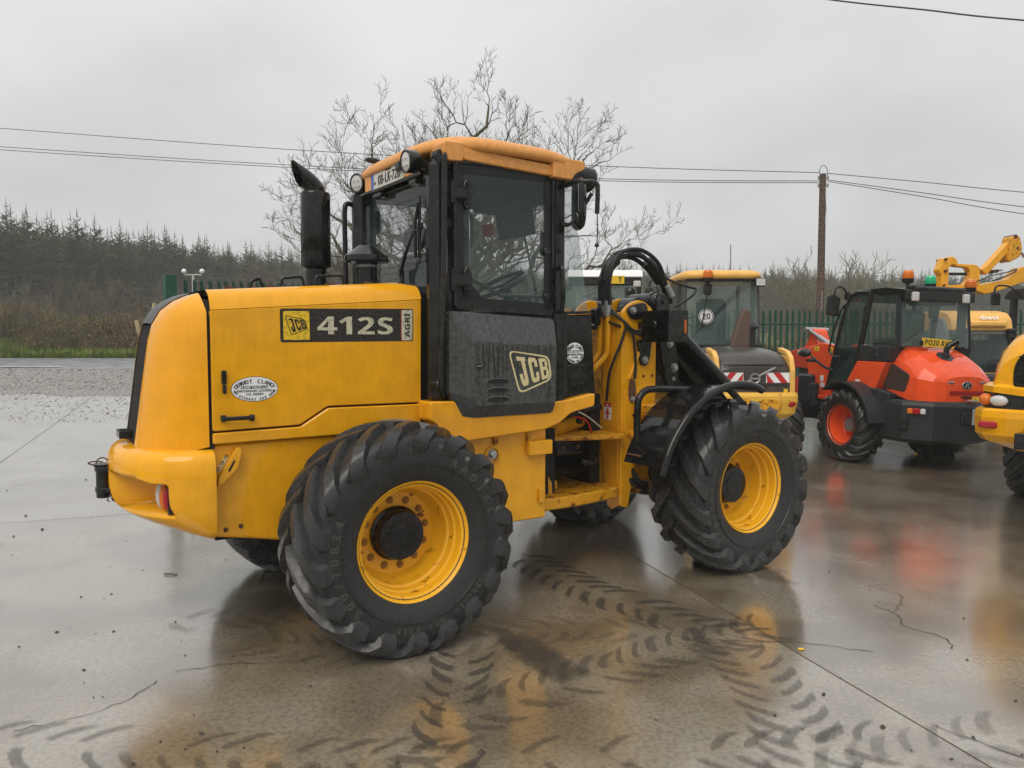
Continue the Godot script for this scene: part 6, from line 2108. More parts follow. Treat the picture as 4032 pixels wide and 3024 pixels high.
		hb.box(Vector3(1.93, 0.87, 0.74 * s), Vector3(0.02, 0.07, 0.16), 0.005, Basis(Vector3.BACK, 0.3))
		put("mudguard_hinge", hb, mats.rust, m)
		var br := Geo.new()
		br.tube(P3([2.2, 1.0, 0.40 * s, 2.05, 0.92, 0.70 * s]), 0.03, 8)
		put("mudguard_bracket", br, mats.worn_yellow, m)
# ---------------------------------------------------------------- the other machines
# skin over cross sections [x, y top, y shoulder, half width at the shoulder, half width at the waist, y waist, half width at the bottom, y bottom]
func body_skin(g: Geo, rows: Array, cap := true, hard := false) -> void:
	var rings := []
	for e in rows:
		var a := PackedVector3Array()
		for s in [1.0, -1.0]:
			var pts := [Vector3(e[0], e[7], e[6] * s), Vector3(e[0], e[5], e[4] * s), Vector3(e[0], lerpf(e[5], e[2], 0.55), lerpf(e[4], e[3], 0.35) * s), Vector3(e[0], e[2], e[3] * s), Vector3(e[0], lerpf(e[2], e[1], 0.62), e[3] * 0.78 * s), Vector3(e[0], lerpf(e[2], e[1], 0.9), e[3] * 0.4 * s)]
			if s < 0: pts.reverse()
			else: pts.append(Vector3(e[0], e[1], 0))
			for p in pts: a.append(p)
		rings.append(a)
	g.loft(rings, true, -1 if hard else 1, cap)

func beacon(parent: Node, at: Vector3, lens: String, stem := 0.09) -> void:
	var b := Geo.new()
	b.cyl(at - Vector3(0, stem, 0), at, 0.022, 10)
	b.xf = Transform3D(Basis.IDENTITY, at)
	b.lathe(PackedVector2Array([Vector2(0.03, -0.03), Vector2(0.066, -0.012), Vector2(0.072, 0.0), Vector2(0.072, 0.035), Vector2(0.06, 0.04)]), 20)
	put("beacon_base", b, mats.black, parent)
	var l := Geo.new()
	l.xf = Transform3D(Basis.IDENTITY, at)
	l.lathe(PackedVector2Array([Vector2(0.068, 0.036), Vector2(0.073, 0.05), Vector2(0.071, 0.095), Vector2(0.064, 0.100), Vector2(0.064, 0.106), Vector2(0.068, 0.11), Vector2(0.055, 0.14), Vector2(0.025, 0.152), Vector2(0, 0.154)]), 24)
	put("beacon_lens", l, mats[lens], parent)

func warning_sticker(parent: Node, at: Transform3D, w: float, h: float) -> void:
	var g := Geo.new()
	g.xf = at
	g.prism(P2([-w, -h, w, -h, w, h, -w, h]), -0.002, 0.002)
	put("warning_sticker", g, mats.plate_yellow, parent)
	var p := Geo.new()
	p.xf = at
	var n := 1 if w < h * 1.6 else 2
	for k in n:
		var x := 0.0 if n == 1 else lerpf(-0.5, 0.45, k) * w
		p.prism(P2([x - h * 0.65, -h * 0.6, x + h * 0.65, -h * 0.6, x, h * 0.65]), 0.002, 0.003)
	put("sticker_print", p, mats.black_print, parent)
	var q := Geo.new()
	q.xf = at
	for k in n:
		var x := 0.0 if n == 1 else lerpf(-0.5, 0.45, k) * w
		q.prism(P2([x - h * 0.38, -h * 0.44, x + h * 0.38, -h * 0.44, x, h * 0.32]), 0.003, 0.004)
	put("sticker_inner", q, mats.plate_yellow, parent)

func build_orange_loader() -> void:
	var m := thing("compact_loader", "orange compact wheel loader with yellow rear plate, green and amber beacons", "wheel loader", Vector3(5.46, 0, -10.94), 105.0)
	m.rotation_degrees.x = 1.4
	var wo := {"r": 0.475, "hw": 0.205, "rim": 0.28, "lugs": 17, "lugs_apart": false, "size": 0.85, "dir": 1.0, "rim_mat": "orange", "hub": 0.10, "hub_mat": "galvanised", "nuts": false}
	for x in [0.0, 1.95]:
		build_wheel(m, Vector3(x, 0.505, 0.74), true, wo)
		build_wheel(m, Vector3(x, 0.505, -0.74), false, wo)
	var hood := Geo.new()
	body_skin(hood, [[-0.46, 1.625, 1.58, 0.46, 0.565, 1.30, 0.57, 1.0], [-0.62, 1.605, 1.55, 0.46, 0.57, 1.28, 0.575, 0.98], [-0.80, 1.545, 1.455, 0.46, 0.572, 1.22, 0.575, 0.93], [-0.98, 1.445, 1.335, 0.46, 0.555, 1.20, 0.56, 0.89], [-1.13, 1.32, 1.24, 0.40, 0.45, 1.17, 0.46, 0.86], [-1.20, 1.245, 1.205, 0.27, 0.31, 1.16, 0.32, 0.84]], true, true)
	put("bonnet", hood, mats.orange, m)
	for s in [-1.0, 1.0]:
		var mesh_panel := Geo.new()
		mesh_panel.prism(rounded(P2([-0.535, 1.395, -0.87, 1.245, -0.80, 1.015, -0.40, 1.055]), 0.05, 4), s * 0.56, s * 0.581, 0.004)
		put("bonnet_grille", mesh_panel, mat("mesh_brown", Color(0.05, 0.036, 0.03), 0.3), m)
		var side := Geo.new()
		side.prism(rounded(P2([0.0, 1.40, 0.21, 1.085, -0.37, 1.03, -0.545, 1.395]), 0.02, 3), s * 0.5, s * 0.685, 0.012)
		put("side_cover", side, mats.orange, m)
		var bp := Geo.new()
		bp.prism(rounded(P2([-0.03, 1.625, -0.60, 1.615, -0.555, 1.405, 0.01, 1.412]), 0.02, 3), s * 0.5, s * 0.67, 0.01)
		bp.box(Vector3(-0.33, 1.53, s * 0.675), Vector3(0.14, 0.13, 0.04), 0.01)
		bp.box(Vector3(-0.30, 1.54, s * 0.71), Vector3(0.03, 0.03, 0.06), 0.006)
		put("tank_panel", bp, mats.charcoal, m)
		var fe := Geo.new()
		var lo := []
		for i in 13:
			var a := lerpf(deg_to_rad(52.0), deg_to_rad(172.0), i / 12.0)
			var c := Vector3(0.0 + cos(a) * 0.585, 0.505 + sin(a) * 0.585, 0)
			lo.append(PackedVector3Array([c + Vector3(0, 0, s * 0.55), c + Vector3(0, 0, s * 0.95), c + Vector3(cos(a), sin(a), 0) * 0.025 + Vector3(0, 0, s * 0.95), c + Vector3(cos(a), sin(a), 0) * 0.03 + Vector3(0, 0, s * 0.55)]))
		fe.loft(lo, true, -1, true)
		fe.prism(P2([-0.56, 0.66, -0.42, 0.98, -0.1, 1.09, -0.28, 1.05, -0.5, 1.03, -0.7, 0.98]), s * 0.6, s * 0.72, 0.01)
		put("rear_mudguard", fe, mats.charcoal, m)
		# cab side
		var dg := PackedVector3Array([Vector3(0.72, 1.0, s * 0.60), Vector3(0.53, 1.75, s * 0.59), Vector3(0.42, 2.15, s * 0.58), Vector3(0.32, 2.31, s * 0.575), Vector3(0.20, 2.37, s * 0.57), Vector3(-0.09, 2.365, s * 0.57), Vector3(0.06, 1.55, s * 0.60), Vector3(0.18, 1.02, s * 0.60)])
		pane("door_glass", dg, mats.dim_glass, m)
		var fr := Geo.new()
		fr.tube(PackedVector3Array([dg[0], dg[1], dg[2], dg[3], dg[4], dg[5]]), 0.025, 8)
		fr.tube(PackedVector3Array([dg[5], dg[6], dg[7]]), 0.04, 8)
		fr.tube(PackedVector3Array([dg[7], dg[0]]), 0.025, 8)
		put("door_frame", fr, mats.black, m)
		var low := Geo.new()
		low.prism(P2([0.70, 1.02, 0.56, 1.58, 0.06, 1.50, 0.18, 1.02]), s * 0.592, s * 0.597)
		put("door_lower_glass", low, mat("tinted_pane", Color(0.012, 0.02, 0.018), 0.06), m)
		var hl := Geo.new()
		hl.box(Vector3(-0.03, 2.12, s * 0.60), Vector3(0.09, 0.07, 0.02), 0.008)
		hl.box(Vector3(0.12, 1.47, s * 0.605), Vector3(0.07, 0.07, 0.02), 0.008)
		hl.cyl(Vector3(0.33, 1.46, s * 0.60), Vector3(0.33, 1.46, s * 0.612), 0.04, 16)
		put("door_fitting", hl, mats.black, m)
		pane("quarter_glass", PackedVector3Array([Vector3(-0.15, 2.34, s * 0.57), Vector3(-0.60, 2.30, s * 0.56), Vector3(-0.66, 1.63, s * 0.585), Vector3(-0.02, 1.63, s * 0.60)]), mats.window_glass, m)
		var rp := Geo.new()
		rp.tube(P3([-0.60, 2.32, s * 0.55, -0.66, 1.6, s * 0.575]), 0.022, 8)
		put("rear_pillar", rp, mats.black, m)
		var bar := Geo.new()
		bar.tube(curve(P3([0.44, 2.16, s * 0.60, 0.32, 2.20, s * 0.66, 0.36, 2.12, s * 0.70, 0.48, 1.85, s * 0.71, 0.56, 1.60, s * 0.71, 0.57, 1.52, s * 0.70, 0.52, 1.46, s * 0.68, 0.46, 1.45, s * 0.62]), 5), 0.014, 8)
		put("hand_rail", bar, mats.black, m)
		var ma := Geo.new()
		ma.tube(curve(P3([0.36, 2.28, s * 0.58, 0.34, 2.40, s * 0.66, 0.30, 2.45, s * 0.78, 0.30, 2.40, s * 0.86, 0.30, 2.30, s * 0.87]), 5), 0.014, 8)
		ma.box(Vector3(0.36, 2.33, s * 0.60), Vector3(0.1, 0.13, 0.06), 0.02)
		put("mirror_arm", ma, mats.black, m)
		var mr := Geo.new()
		mr.xf = Transform3D(Basis(Vector3.UP, -PI / 2 + s * 0.2), Vector3(0.30, 2.19, s * 0.88))
		mr.prism(rounded(P2([-0.10, -0.15, 0.09, -0.17, 0.11, 0.12, -0.08, 0.15]), 0.05, 4), -0.05, 0.0, 0.018)
		put("mirror_housing", mr, mats.black, m)
		# loader tower, arm, front lamp
		var tw := Geo.new()
		tw.prism(rounded(P2([0.95, 0.78, 0.90, 1.62, 1.25, 1.66, 1.62, 1.52, 1.5, 1.1, 1.35, 0.78]), 0.04, 3), s * 0.30, s * 0.36, 0.01)
		tw.box(Vector3(1.0, 0.82, s * 0.40), Vector3(0.3, 0.06, 0.2), 0.01)
		put("tower_plate", tw, mats.orange, m)
		var ap := Geo.new()
		ap.prism(rounded(P2([1.10, 1.40, 1.55, 1.60, 2.1, 1.52, 2.75, 0.95, 2.95, 0.55, 2.8, 0.5, 2.4, 0.95, 1.95, 1.25, 1.2, 1.2]), 0.05, 3), s * 0.22, s * 0.29, 0.01)
		put("loader_arm", ap, mats.orange_dark, m)
		var lm := Geo.new()
		lm.ball(Vector3(0.93, 1.49, s * 0.86), Vector3(0.13, 0.065, 0.075), 14)
		lm.box(Vector3(0.82, 1.38, s * 0.82), Vector3(0.14, 0.05, 0.1), 0.015)
		lm.tube(curve(P3([0.80, 1.45, s * 0.84, 0.72, 1.36, s * 0.78, 0.66, 1.27, s * 0.66, 0.62, 1.26, s * 0.5]), 5), 0.02, 8)
		put("front_lamp", lm, mats.charcoal, m)
		var ll := Geo.new()
		ll.ball(Vector3(1.02, 1.49, s * 0.86), Vector3(0.05, 0.05, 0.06), 12)
		put("front_lamp_lens", ll, mats.clear_lens, m)
		# rear lamps set into the counterweight's slanted corner
		var tn := Vector3(-0.60, 0, s * 0.80)
		var tb := Basis(Vector3(0.80, 0, 0.60 * s) * (1.0 if s > 0 else -1.0), Vector3.UP, Vector3(-0.60, 0, 0.80 * s))
		var k := 0
		for c in ["amber_lens", "red_lens", "clear_lens"]:
			var tl := Geo.new()
			tl.box(Vector3(-1.075, 0.79, s * 0.635) + Vector3(-0.80, 0, -0.60 * s) * (k - 1) * 0.075, Vector3(0.085 if k == 1 else 0.06, 0.07, 0.03), 0.01, tb)
			put("tail_lens", tl, mats[c], m)
			k += 1
	var bpr := Geo.new()
	var plan := P2([-0.25, -0.72, -0.92, -0.72, -1.22, -0.50, -1.31, -0.22, -1.31, 0.22, -1.22, 0.50, -0.92, 0.72, -0.25, 0.72])
	var rings := []
	for e in [[0.36, 0.80], [0.42, 0.96], [0.86, 1.0], [0.90, 0.985], [0.92, 0.95]]:
		var ring := PackedVector3Array()
		for p in plan: ring.append(Vector3(-0.25 + (p.x + 0.25) * e[1], e[0] + 0.0, p.y * e[1]))
		rings.append(ring)
	bpr.loft(rings, true, -1, true)
	put("counterweight", bpr, mats.charcoal, m)
	var pk := Geo.new()
	pk.box(Vector3(-1.31, 0.72, 0.0), Vector3(0.03, 0.14, 0.34), 0.01)
	pk.box(Vector3(-0.93, 0.62, -0.70), Vector3(0.12, 0.16, 0.06), 0.01)
	put("tow_pocket", pk, mats.dark, m)
	var tp := Geo.new()
	tp.cyl(Vector3(-1.335, 0.64, 0), Vector3(-1.335, 0.84, 0), 0.022, 12)
	tp.box(Vector3(-1.30, 0.945, 0.0), Vector3(0.06, 0.014, 0.14), 0.005)
	put("tow_pin", tp, mats.galvanised, m)
	var un := Geo.new()
	un.box(Vector3(0.1, 0.62, 0), Vector3(1.3, 0.42, 0.9))
	un.box(Vector3(1.3, 0.62, 0), Vector3(1.5, 0.36, 0.5))
	un.cyl(Vector3(0, 0.505, -0.7), Vector3(0, 0.505, 0.7), 0.1, 14)
	un.cyl(Vector3(1.95, 0.505, -0.7), Vector3(1.95, 0.505, 0.7), 0.1, 14)
	un.box(Vector3(1.0, 1.0, 0), Vector3(0.5, 0.5, 0.4))
	put("chassis", un, mats.dark, m)
	var hy := Geo.new()
	hy.box(Vector3(1.35, 0.95, -0.5), Vector3(0.32, 0.42, 0.12), 0.03)
	hy.box(Vector3(1.12, 0.85, -0.52), Vector3(0.12, 0.36, 0.1), 0.02)
	hy.cyl(Vector3(1.05, 1.2, -0.2), Vector3(1.9, 1.2, -0.2), 0.06, 14)
	put("front_mudguard_bracket", hy, mats.charcoal, m)
	var kp := Geo.new()
	kp.prism(rounded(P2([1.55, 1.52, 1.72, 1.86, 1.80, 1.90, 1.86, 1.85, 1.86, 1.72, 2.02, 1.55]), 0.04, 3), -0.12, 0.12, 0.02)
	put("bell_crank", kp, mats.orange, m)
	var rm := Geo.new()
	rm.cyl(Vector3(1.82, 1.87, -0.16), Vector3(1.35, 1.66, -0.16), 0.028, 12)
	rm.cyl(Vector3(1.55, 1.745, -0.16), Vector3(1.0, 1.5, -0.16), 0.045, 14, 0.006)
	rm.cyl(Vector3(1.82, 1.87, -0.24), Vector3(1.82, 1.87, 0.2), 0.04, 14)
	put("tilt_ram", rm, mats.steel, m)
	# cab: floor, pillars, roof, glass, seat
	var cb := Geo.new()
	cb.box(Vector3(0.05, 1.32, 0), Vector3(1.25, 0.55, 1.0), 0.02)
	cb.box(Vector3(-0.2, 1.85, 0), Vector3(0.12, 0.55, 0.46), 0.05)
	cb.box(Vector3(0.05, 1.65, 0), Vector3(0.45, 0.14, 0.48), 0.05)
	cb.box(Vector3(-0.25, 2.25, 0.3), Vector3(0.5, 0.12, 0.4), 0.03)
	put("cab_inside", cb, mats.cab_interior, m)
	for s in [-0.5, 0.5]:
		var ip := Geo.new()
		ip.box(Vector3(-0.57, 1.96, s), Vector3(0.09, 0.75, 0.13), 0.03)
		put("cab_inner_post", ip, mats.cab_interior, m)
	var rf := Geo.new()
	rf.prism(rounded(P2([0.40, 2.24, 0.20, 2.39, -0.35, 2.405, -0.70, 2.365, -0.70, 2.22, -0.66, 2.22, -0.60, 2.30, 0.2, 2.31]), 0.03, 3), -0.57, 0.57, 0.025)
	put("cab_roof", rf, mats.black_paint, m)
	var ra := Geo.new()
	ra.box(Vector3(-0.62, 2.385, 0.0), Vector3(0.2, 0.06, 0.84), 0.02)
	ra.box(Vector3(-0.40, 2.42, -0.05), Vector3(0.16, 0.05, 0.34), 0.015)
	put("roof_rack", ra, mats.black, m)
	pane("rear_glass", PackedVector3Array([Vector3(-0.66, 1.62, -0.56), Vector3(-0.72, 1.62, -0.3), Vector3(-0.72, 1.62, 0.3), Vector3(-0.66, 1.62, 0.56), Vector3(-0.62, 2.26, 0.55), Vector3(-0.67, 2.25, 0.3), Vector3(-0.67, 2.25, -0.3), Vector3(-0.62, 2.26, -0.55)]), mats.clear_glass, m)
	pane("front_glass", PackedVector3Array([Vector3(0.70, 1.3, 0.56), Vector3(0.70, 1.3, -0.56), Vector3(0.38, 2.28, -0.55), Vector3(0.38, 2.28, 0.55)]), mats.clear_glass, m)
	for e in [[-0.41, 2.27], [0.41, 2.27]]:
		var wl := Geo.new()
		wl.box(Vector3(-0.715, e[1], e[0]), Vector3(0.05, 0.12, 0.10), 0.012)
		put("work_lamp", wl, mats.clear_lens, m)
	beacon(m, Vector3(-0.56, 2.48, -0.40), "amber_lens", 0.16)
	beacon(m, Vector3(-0.5, 2.43, 0.02), "green_lens", 0.02)
	beacon(m, Vector3(-0.56, 2.40, 0.63), "amber_lens", 0.14)
	var bk := Geo.new()
	bk.box(Vector3(-0.56, 2.28, 0.60), Vector3(0.05, 0.05, 0.16), 0.01)
	put("beacon_bracket", bk, mats.black, m)
	# rear plate, exhaust, badge, trim
	var face := Transform3D(Basis(Vector3.UP, -PI / 2) * Basis(Vector3.BACK, -0.055), Vector3(-0.74, 1.665, -0.03))
	var np := Geo.new(); np.xf = face
	np.prism(rounded(P2([-0.26, -0.055, 0.26, -0.055, 0.26, 0.055, -0.26, 0.055]), 0.01, 3), -0.006, 0.001)
	put("number_plate", np, mats.plate_yellow, m)
	var nl := Geo.new()
	letters(nl, "PO20 AVX", 0.075, face * Transform3D(Basis.IDENTITY, Vector3(0, 0, 0.002)), 0.92)
	put("plate_lettering", nl, mats.black_print, m)
	for s in [-0.285, 0.29]:
		var pm := Geo.new()
		pm.box(Vector3(-0.73, 1.665, s), Vector3(0.03, 0.08, 0.05), 0.01)
		put("plate_lamp", pm, mats.black, m)
	var ex := Geo.new()
	ex.tube(curve(P3([-0.90, 1.36, -0.06, -0.90, 1.56, -0.05, -0.91, 1.62, -0.03, -0.93, 1.665, 0.02, -0.95, 1.70, 0.07]), 6), 0.036, 14, false)
	put("exhaust_pipe", ex, mats.black_paint, m)
	var ef := Geo.new()
	ef.xf = Transform3D(Basis(Vector3.BACK, 0.62), Vector3(-0.90, 1.505, -0.06))
	ef.xf = Transform3D(Basis(Vector3.BACK, 0.55), Vector3(-0.895, 1.375 + 0.11, -0.06))
	ef.lathe(PackedVector2Array([Vector2(0.11, -0.02), Vector2(0.11, 0.008), Vector2(0.05, 0.014), Vector2(0.045, 0.06), Vector2(0, 0.06)]), 22)
	for k in 6: ef.ball(Vector3(cos(TAU * k / 6) * 0.085, 0.014, sin(TAU * k / 6) * 0.085), Vector3(0.009, 0.007, 0.009), 6)
	put("exhaust_flange", ef, mats.charcoal, m)
	var rear := Transform3D(Basis(Vector3.UP, -PI / 2), Vector3(-1.203, 1.13, 0))
	var bd := Geo.new()
	bd.xf = rear
	var ov := PackedVector2Array()
	for i in 28: ov.append(Vector2(cos(TAU * i / 28) * 0.078, sin(TAU * i / 28) * 0.052))
	bd.prism(ov, -0.004, 0.008, 0.003)
	put("badge", bd, mats.steel, m)
	var bi := Geo.new()
	bi.xf = rear
	var o2 := PackedVector2Array()
	for p in ov: o2.append(p * 0.84)
	bi.prism(o2, 0.006, 0.0092)
	put("badge_field", bi, mats.black_print, m)
	var bm := Geo.new()
	bm.xf = rear
	bm.prism(P2([-0.040, -0.030, -0.016, -0.030, 0.006, 0.032, -0.018, 0.032]), 0.009, 0.0105)
	bm.prism(P2([-0.002, 0.004, 0.028, 0.034, 0.048, 0.030, 0.014, -0.002]), 0.009, 0.0105)
	bm.prism(P2([-0.002, 0.0, 0.012, -0.003, 0.046, -0.026, 0.018, -0.034]), 0.009, 0.0105)
	put("badge_mark", bm, mats.steel, m)
	var rs := Geo.new()
	rs.prism(P2([-0.26, 1.012, 0.26, 1.012, 0.26, 1.058, -0.26, 1.058]), 0.0, 0.006)
	var rsn := put("red_strip", rs, mat("dark_red", Color(0.28, 0.012, 0.012), 0.4), m)
	rsn.position = Vector3(-1.203, 0, 0); rsn.rotation.y = -PI / 2
	var lat := Geo.new()
	lat.box(Vector3(-1.212, 0.985, 0.0), Vector3(0.02, 0.02, 0.16), 0.004)
	lat.cyl(Vector3(-1.20, 0.95, 0.0), Vector3(-1.21, 0.95, 0.0), 0.012, 12)
	put("bonnet_latch", lat, mats.charcoal, m)
	warning_sticker(m, Transform3D(Basis(Vector3.UP, -PI / 2 - 0.42), Vector3(-1.165, 0.985, -0.36)), 0.07, 0.042)
	warning_sticker(m, Transform3D(Basis(Vector3.UP, -PI / 2), Vector3(-1.203, 0.955, 0.19)), 0.10, 0.032)
	warning_sticker(m, Transform3D(Basis(Vector3.UP, PI), Vector3(0.98, 1.53, -0.362)), 0.035, 0.06)
	warning_sticker(m, Transform3D(Basis(Vector3.UP, PI), Vector3(1.32, 1.56, -0.362)), 0.055, 0.035)
	for e in [Vector3(-1.20, 1.17, -0.25), Vector3(-1.20, 1.17, 0.25)]:
		var tg := Geo.new()
		tg.box(e, Vector3(0.02, 0.024, 0.09), 0.004, Basis(Vector3.UP, 0.25 * signf(e.z)))
		put("bonnet_badge", tg, mats.galvanised, m)
	var wlb := Geo.new()
	wlb.box(Vector3(-0.03, 1.125, -0.687), Vector3(0.08, 0.035, 0.004))
	wlb.box(Vector3(1.17, 1.1, -0.362), Vector3(0.08, 0.09, 0.004))
	wlb.box(Vector3(1.15, 1.0, -0.362), Vector3(0.10, 0.07, 0.004))
	put("white_label", wlb, mats.white_print, m)
func build_grey_hood_loader() -> void:
	var m := thing("compact_loader", "yellow compact loader with dark grey bonnet, red and white chevrons and speed disc", "wheel loader", Vector3(3.0, 0, -10.4), 90.0)
	var wo := {"r": 0.475, "hw": 0.2, "rim": 0.28, "lugs": 17, "lugs_apart": false, "size": 0.85, "dir": 1.0, "rim_mat": "rim_yellow", "hub": 0.1, "hub_mat": "black_paint", "nuts": false}
	for x in [0.15, 2.0]:
		build_wheel(m, Vector3(x, 0.505, 0.66), true, wo)
		build_wheel(m, Vector3(x, 0.505, -0.66), false, wo)
	var hood := Geo.new()
	body_skin(hood, [[0.62, 1.64, 1.60, 0.42, 0.465, 1.4, 0.47, 1.05], [0.0, 1.62, 1.58, 0.42, 0.465, 1.4, 0.47, 1.05], [-0.45, 1.60, 1.55, 0.42, 0.465, 1.38, 0.47, 1.05], [-0.72, 1.555, 1.50, 0.415, 0.46, 1.34, 0.465, 1.05], [-0.86, 1.48, 1.42, 0.41, 0.45, 1.3, 0.455, 1.05], [-0.905, 1.38, 1.33, 0.40, 0.44, 1.25, 0.445, 1.05]])
	put("bonnet", hood, mats.hood_grey, m)
	var line := Geo.new()
	line.box(Vector3(-0.907, 1.405, 0), Vector3(0.012, 0.014, 0.8), 0.004)
	line.box(Vector3(-0.907, 1.155, 0), Vector3(0.012, 0.012, 0.8), 0.004)
	put("bonnet_seam", line, mats.dark, m)
	for s in [-1.0, 1.0]:
		var tr := Geo.new()
		tr.prism(rounded(P2([-0.93, 1.05, -0.925, 1.34, -0.86, 1.50, -0.74, 1.575, -0.45, 1.615, -0.45, 1.56, -0.70, 1.52, -0.80, 1.44, -0.84, 1.3, -0.84, 1.05]), 0.02, 3), s * 0.435, s * 0.495, 0.014)
		put("bonnet_edge", tr, mats.pale_yellow, m)
		var sd := Geo.new()
		sd.prism(rounded(P2([-0.84, 1.05, -0.84, 1.5, 0.6, 1.58, 0.6, 1.05]), 0.02, 2), s * 0.43, s * 0.476, 0.01)
		put("bonnet_side", sd, mats.pale_yellow, m)
		# chevron board
		var z0: float = 0.14 * s
		var z1: float = 0.43 * s
		var wbd := Geo.new()
		wbd.box(Vector3(-0.909, 1.245, (z0 + z1) / 2), Vector3(0.006, 0.125, 0.29))
		put("chevron_board", wbd, mats.white_print, m)
		var rd := Geo.new()
		for k in 2:
			var off := 0.02 + k * 0.17
			var q: Array[Vector3] = []
			for e in [[off, 1.1825], [off + 0.085, 1.1825], [off + 0.085 + 0.10, 1.3075], [off + 0.10, 1.3075]]:
				var t: float = clampf(e[0] if s > 0 else e[0], 0.0, 0.29)
				q.append(Vector3(-0.9135, e[1], z1 - s * t if s > 0 else z0 + s * (0.29 - t)))
			if s < 0:
				for i in 4: q[i].z = z1 - s * clampf([off, off + 0.085, off + 0.185, off + 0.10][i], 0.0, 0.29)
			rd.quad(q[0], q[1], q[2], q[3])
		put("chevron", rd, mats.red, m)
		var tl := Geo.new()
		tl.ball(Vector3(-0.95, 0.925, s * 0.42), Vector3(0.03, 0.045, 0.08), 14)
		put("tail_lamp", tl, mats.red_lens, m)
		# cab
		pane("cab_side_glass", PackedVector3Array([Vector3(0.62, 1.66, s * 0.52), Vector3(1.85, 1.3, s * 0.58), Vector3(1.75, 2.62, s * 0.55), Vector3(0.66, 2.60, s * 0.50)]), mats.window_glass, m)
		var pl := Geo.new()
		pl.tube(P3([0.62, 1.62, s * 0.53, 0.66, 2.62, s * 0.51]), 0.018, 8)
		pl.box(Vector3(0.98, 2.1, s * 0.55), Vector3(0.10, 1.1, 0.05), 0.01)
		pl.tube(P3([1.86, 1.2, s * 0.58, 1.75, 2.62, s * 0.55]), 0.03, 8)
		put("cab_pillar", pl, mat("cab_brown", Color(0.05, 0.042, 0.038), 0.5), m)
		var mr := Geo.new()
		mr.tube(curve(P3([1.80, 2.60, s * 0.55, 1.80, 2.64, s * 0.75, 1.80, 2.62, s * 0.82, 1.80, 2.5, s * 0.83]), 4), 0.014, 8)
		mr.box(Vector3(1.80, 2.38, s * 0.83), Vector3(0.06, 0.28, 0.15), 0.03)
		put("mirror", mr, mats.black, m)
	var cw := Geo.new()
	var rings := []
	for e in [[0.70, 0.42, -0.80], [0.74, 0.46, -0.90], [0.80, 0.53, -0.97], [0.95, 0.56, -1.0], [1.02, 0.56, -1.0], [1.06, 0.55, -0.98], [1.065, 0.52, -0.95]]:
		var ring := PackedVector3Array([Vector3(-0.2, e[0], -e[1])])
		for k in 13:
			var a := PI * k / 12.0
			var cz := -cos(a); var sx := sin(a)
			ring.append(Vector3(-0.72 + (e[2] + 0.72) * pow(sx, 0.4), e[0], e[1] * signf(cz) * pow(absf(cz), 0.5)))
		ring.append(Vector3(-0.2, e[0], e[1]))
		rings.append(ring)
	cw.loft(rings, true, -1, true)
	put("counterweight", cw, mats.pale_bumper, m)
	for s in [-1.0, 1.0]:
		var pc := Geo.new()
		pc.prism(rounded(P2([0.08 * s, 0.84, 0.26 * s, 0.83, 0.30 * s, 0.97, 0.06 * s, 0.99]), 0.03, 3), 0.0, 0.01)
		var pn := put("counterweight_pocket", pc, mats.worn_yellow, m)
		pn.position = Vector3(-1.001, 0, 0); pn.rotation.y = -PI / 2
	var body := Geo.new()
	body.box(Vector3(0.6, 0.8, 0), Vector3(2.2, 0.5, 0.7))
	body.box(Vector3(1.25, 1.35, 0), Vector3(1.2, 0.6, 1.0), 0.02)
	body.box(Vector3(2.2, 1.0, 0), Vector3(1.2, 0.6, 0.5))
	put("chassis", body, mats.dark, m)
	var rf := Geo.new()
	var rr := []
	for e in [[2.575, 0.97], [2.60, 1.0], [2.635, 1.0], [2.675, 0.96], [2.70, 0.86], [2.71, 0.4]]:
		var ring := PackedVector3Array()
		for k in 40:
			var a := TAU * k / 40
			var cx := signf(cos(a)) * pow(absf(cos(a)), 0.35); var cz := signf(sin(a)) * pow(absf(sin(a)), 0.35)
			ring.append(Vector3(1.23 + 0.74 * e[1] * cx, e[0] - 0.03 * smoothstep(0.2, 1.0, cx), 0.585 * e[1] * cz))
		rr.append(ring)
	rr.reverse()
	rf.loft(rr, true, 1, true)
	put("cab_roof", rf, mats.pale_yellow, m)
	pane("rear_glass", PackedVector3Array([Vector3(0.60, 1.66, -0.52), Vector3(0.52, 1.66, -0.34), Vector3(0.52, 1.66, 0.34), Vector3(0.60, 1.66, 0.52), Vector3(0.64, 2.58, 0.5), Vector3(0.57, 2.58, 0.33), Vector3(0.57, 2.58, -0.33), Vector3(0.64, 2.58, -0.5)]), mats.clear_glass, m)
	pane("front_glass", PackedVector3Array([Vector3(1.86, 1.4, -0.55), Vector3(1.86, 1.4, 0.55), Vector3(1.75, 2.6, 0.53), Vector3(1.75, 2.6, -0.53)]), mats.clear_glass, m)
	var bnd := Geo.new()
	bnd.box(Vector3(0.60, 2.56, 0), Vector3(0.08, 0.05, 1.0), 0.01)
	put("rear_header", bnd, mats.black, m)
	var st := Geo.new()
	st.box(Vector3(1.0, 1.98, -0.06), Vector3(0.14, 0.66, 0.44), 0.06)
	st.box(Vector3(1.22, 1.7, -0.06), Vector3(0.46, 0.14, 0.48), 0.05)
	st.box(Vector3(1.15, 1.66, 0.0), Vector3(1.0, 0.1, 0.96), 0.02)
	put("driver_seat", st, mats.seat_fabric, m)
	var stw := Geo.new()
	var wl := PackedVector3Array()
	for i in 25: wl.append(Vector3(1.62, 1.98, -0.1) + Basis(Vector3.BACK, 0.5) * Vector3(cos(TAU * i / 24) * 0.19, 0, sin(TAU * i / 24) * 0.19))
	stw.tube(wl, 0.014, 6, false)
	stw.tube(P3([1.75, 1.6, -0.1, 1.62, 1.97, -0.1]), 0.04, 10)
	put("steering_wheel", stw, mats.charcoal, m)
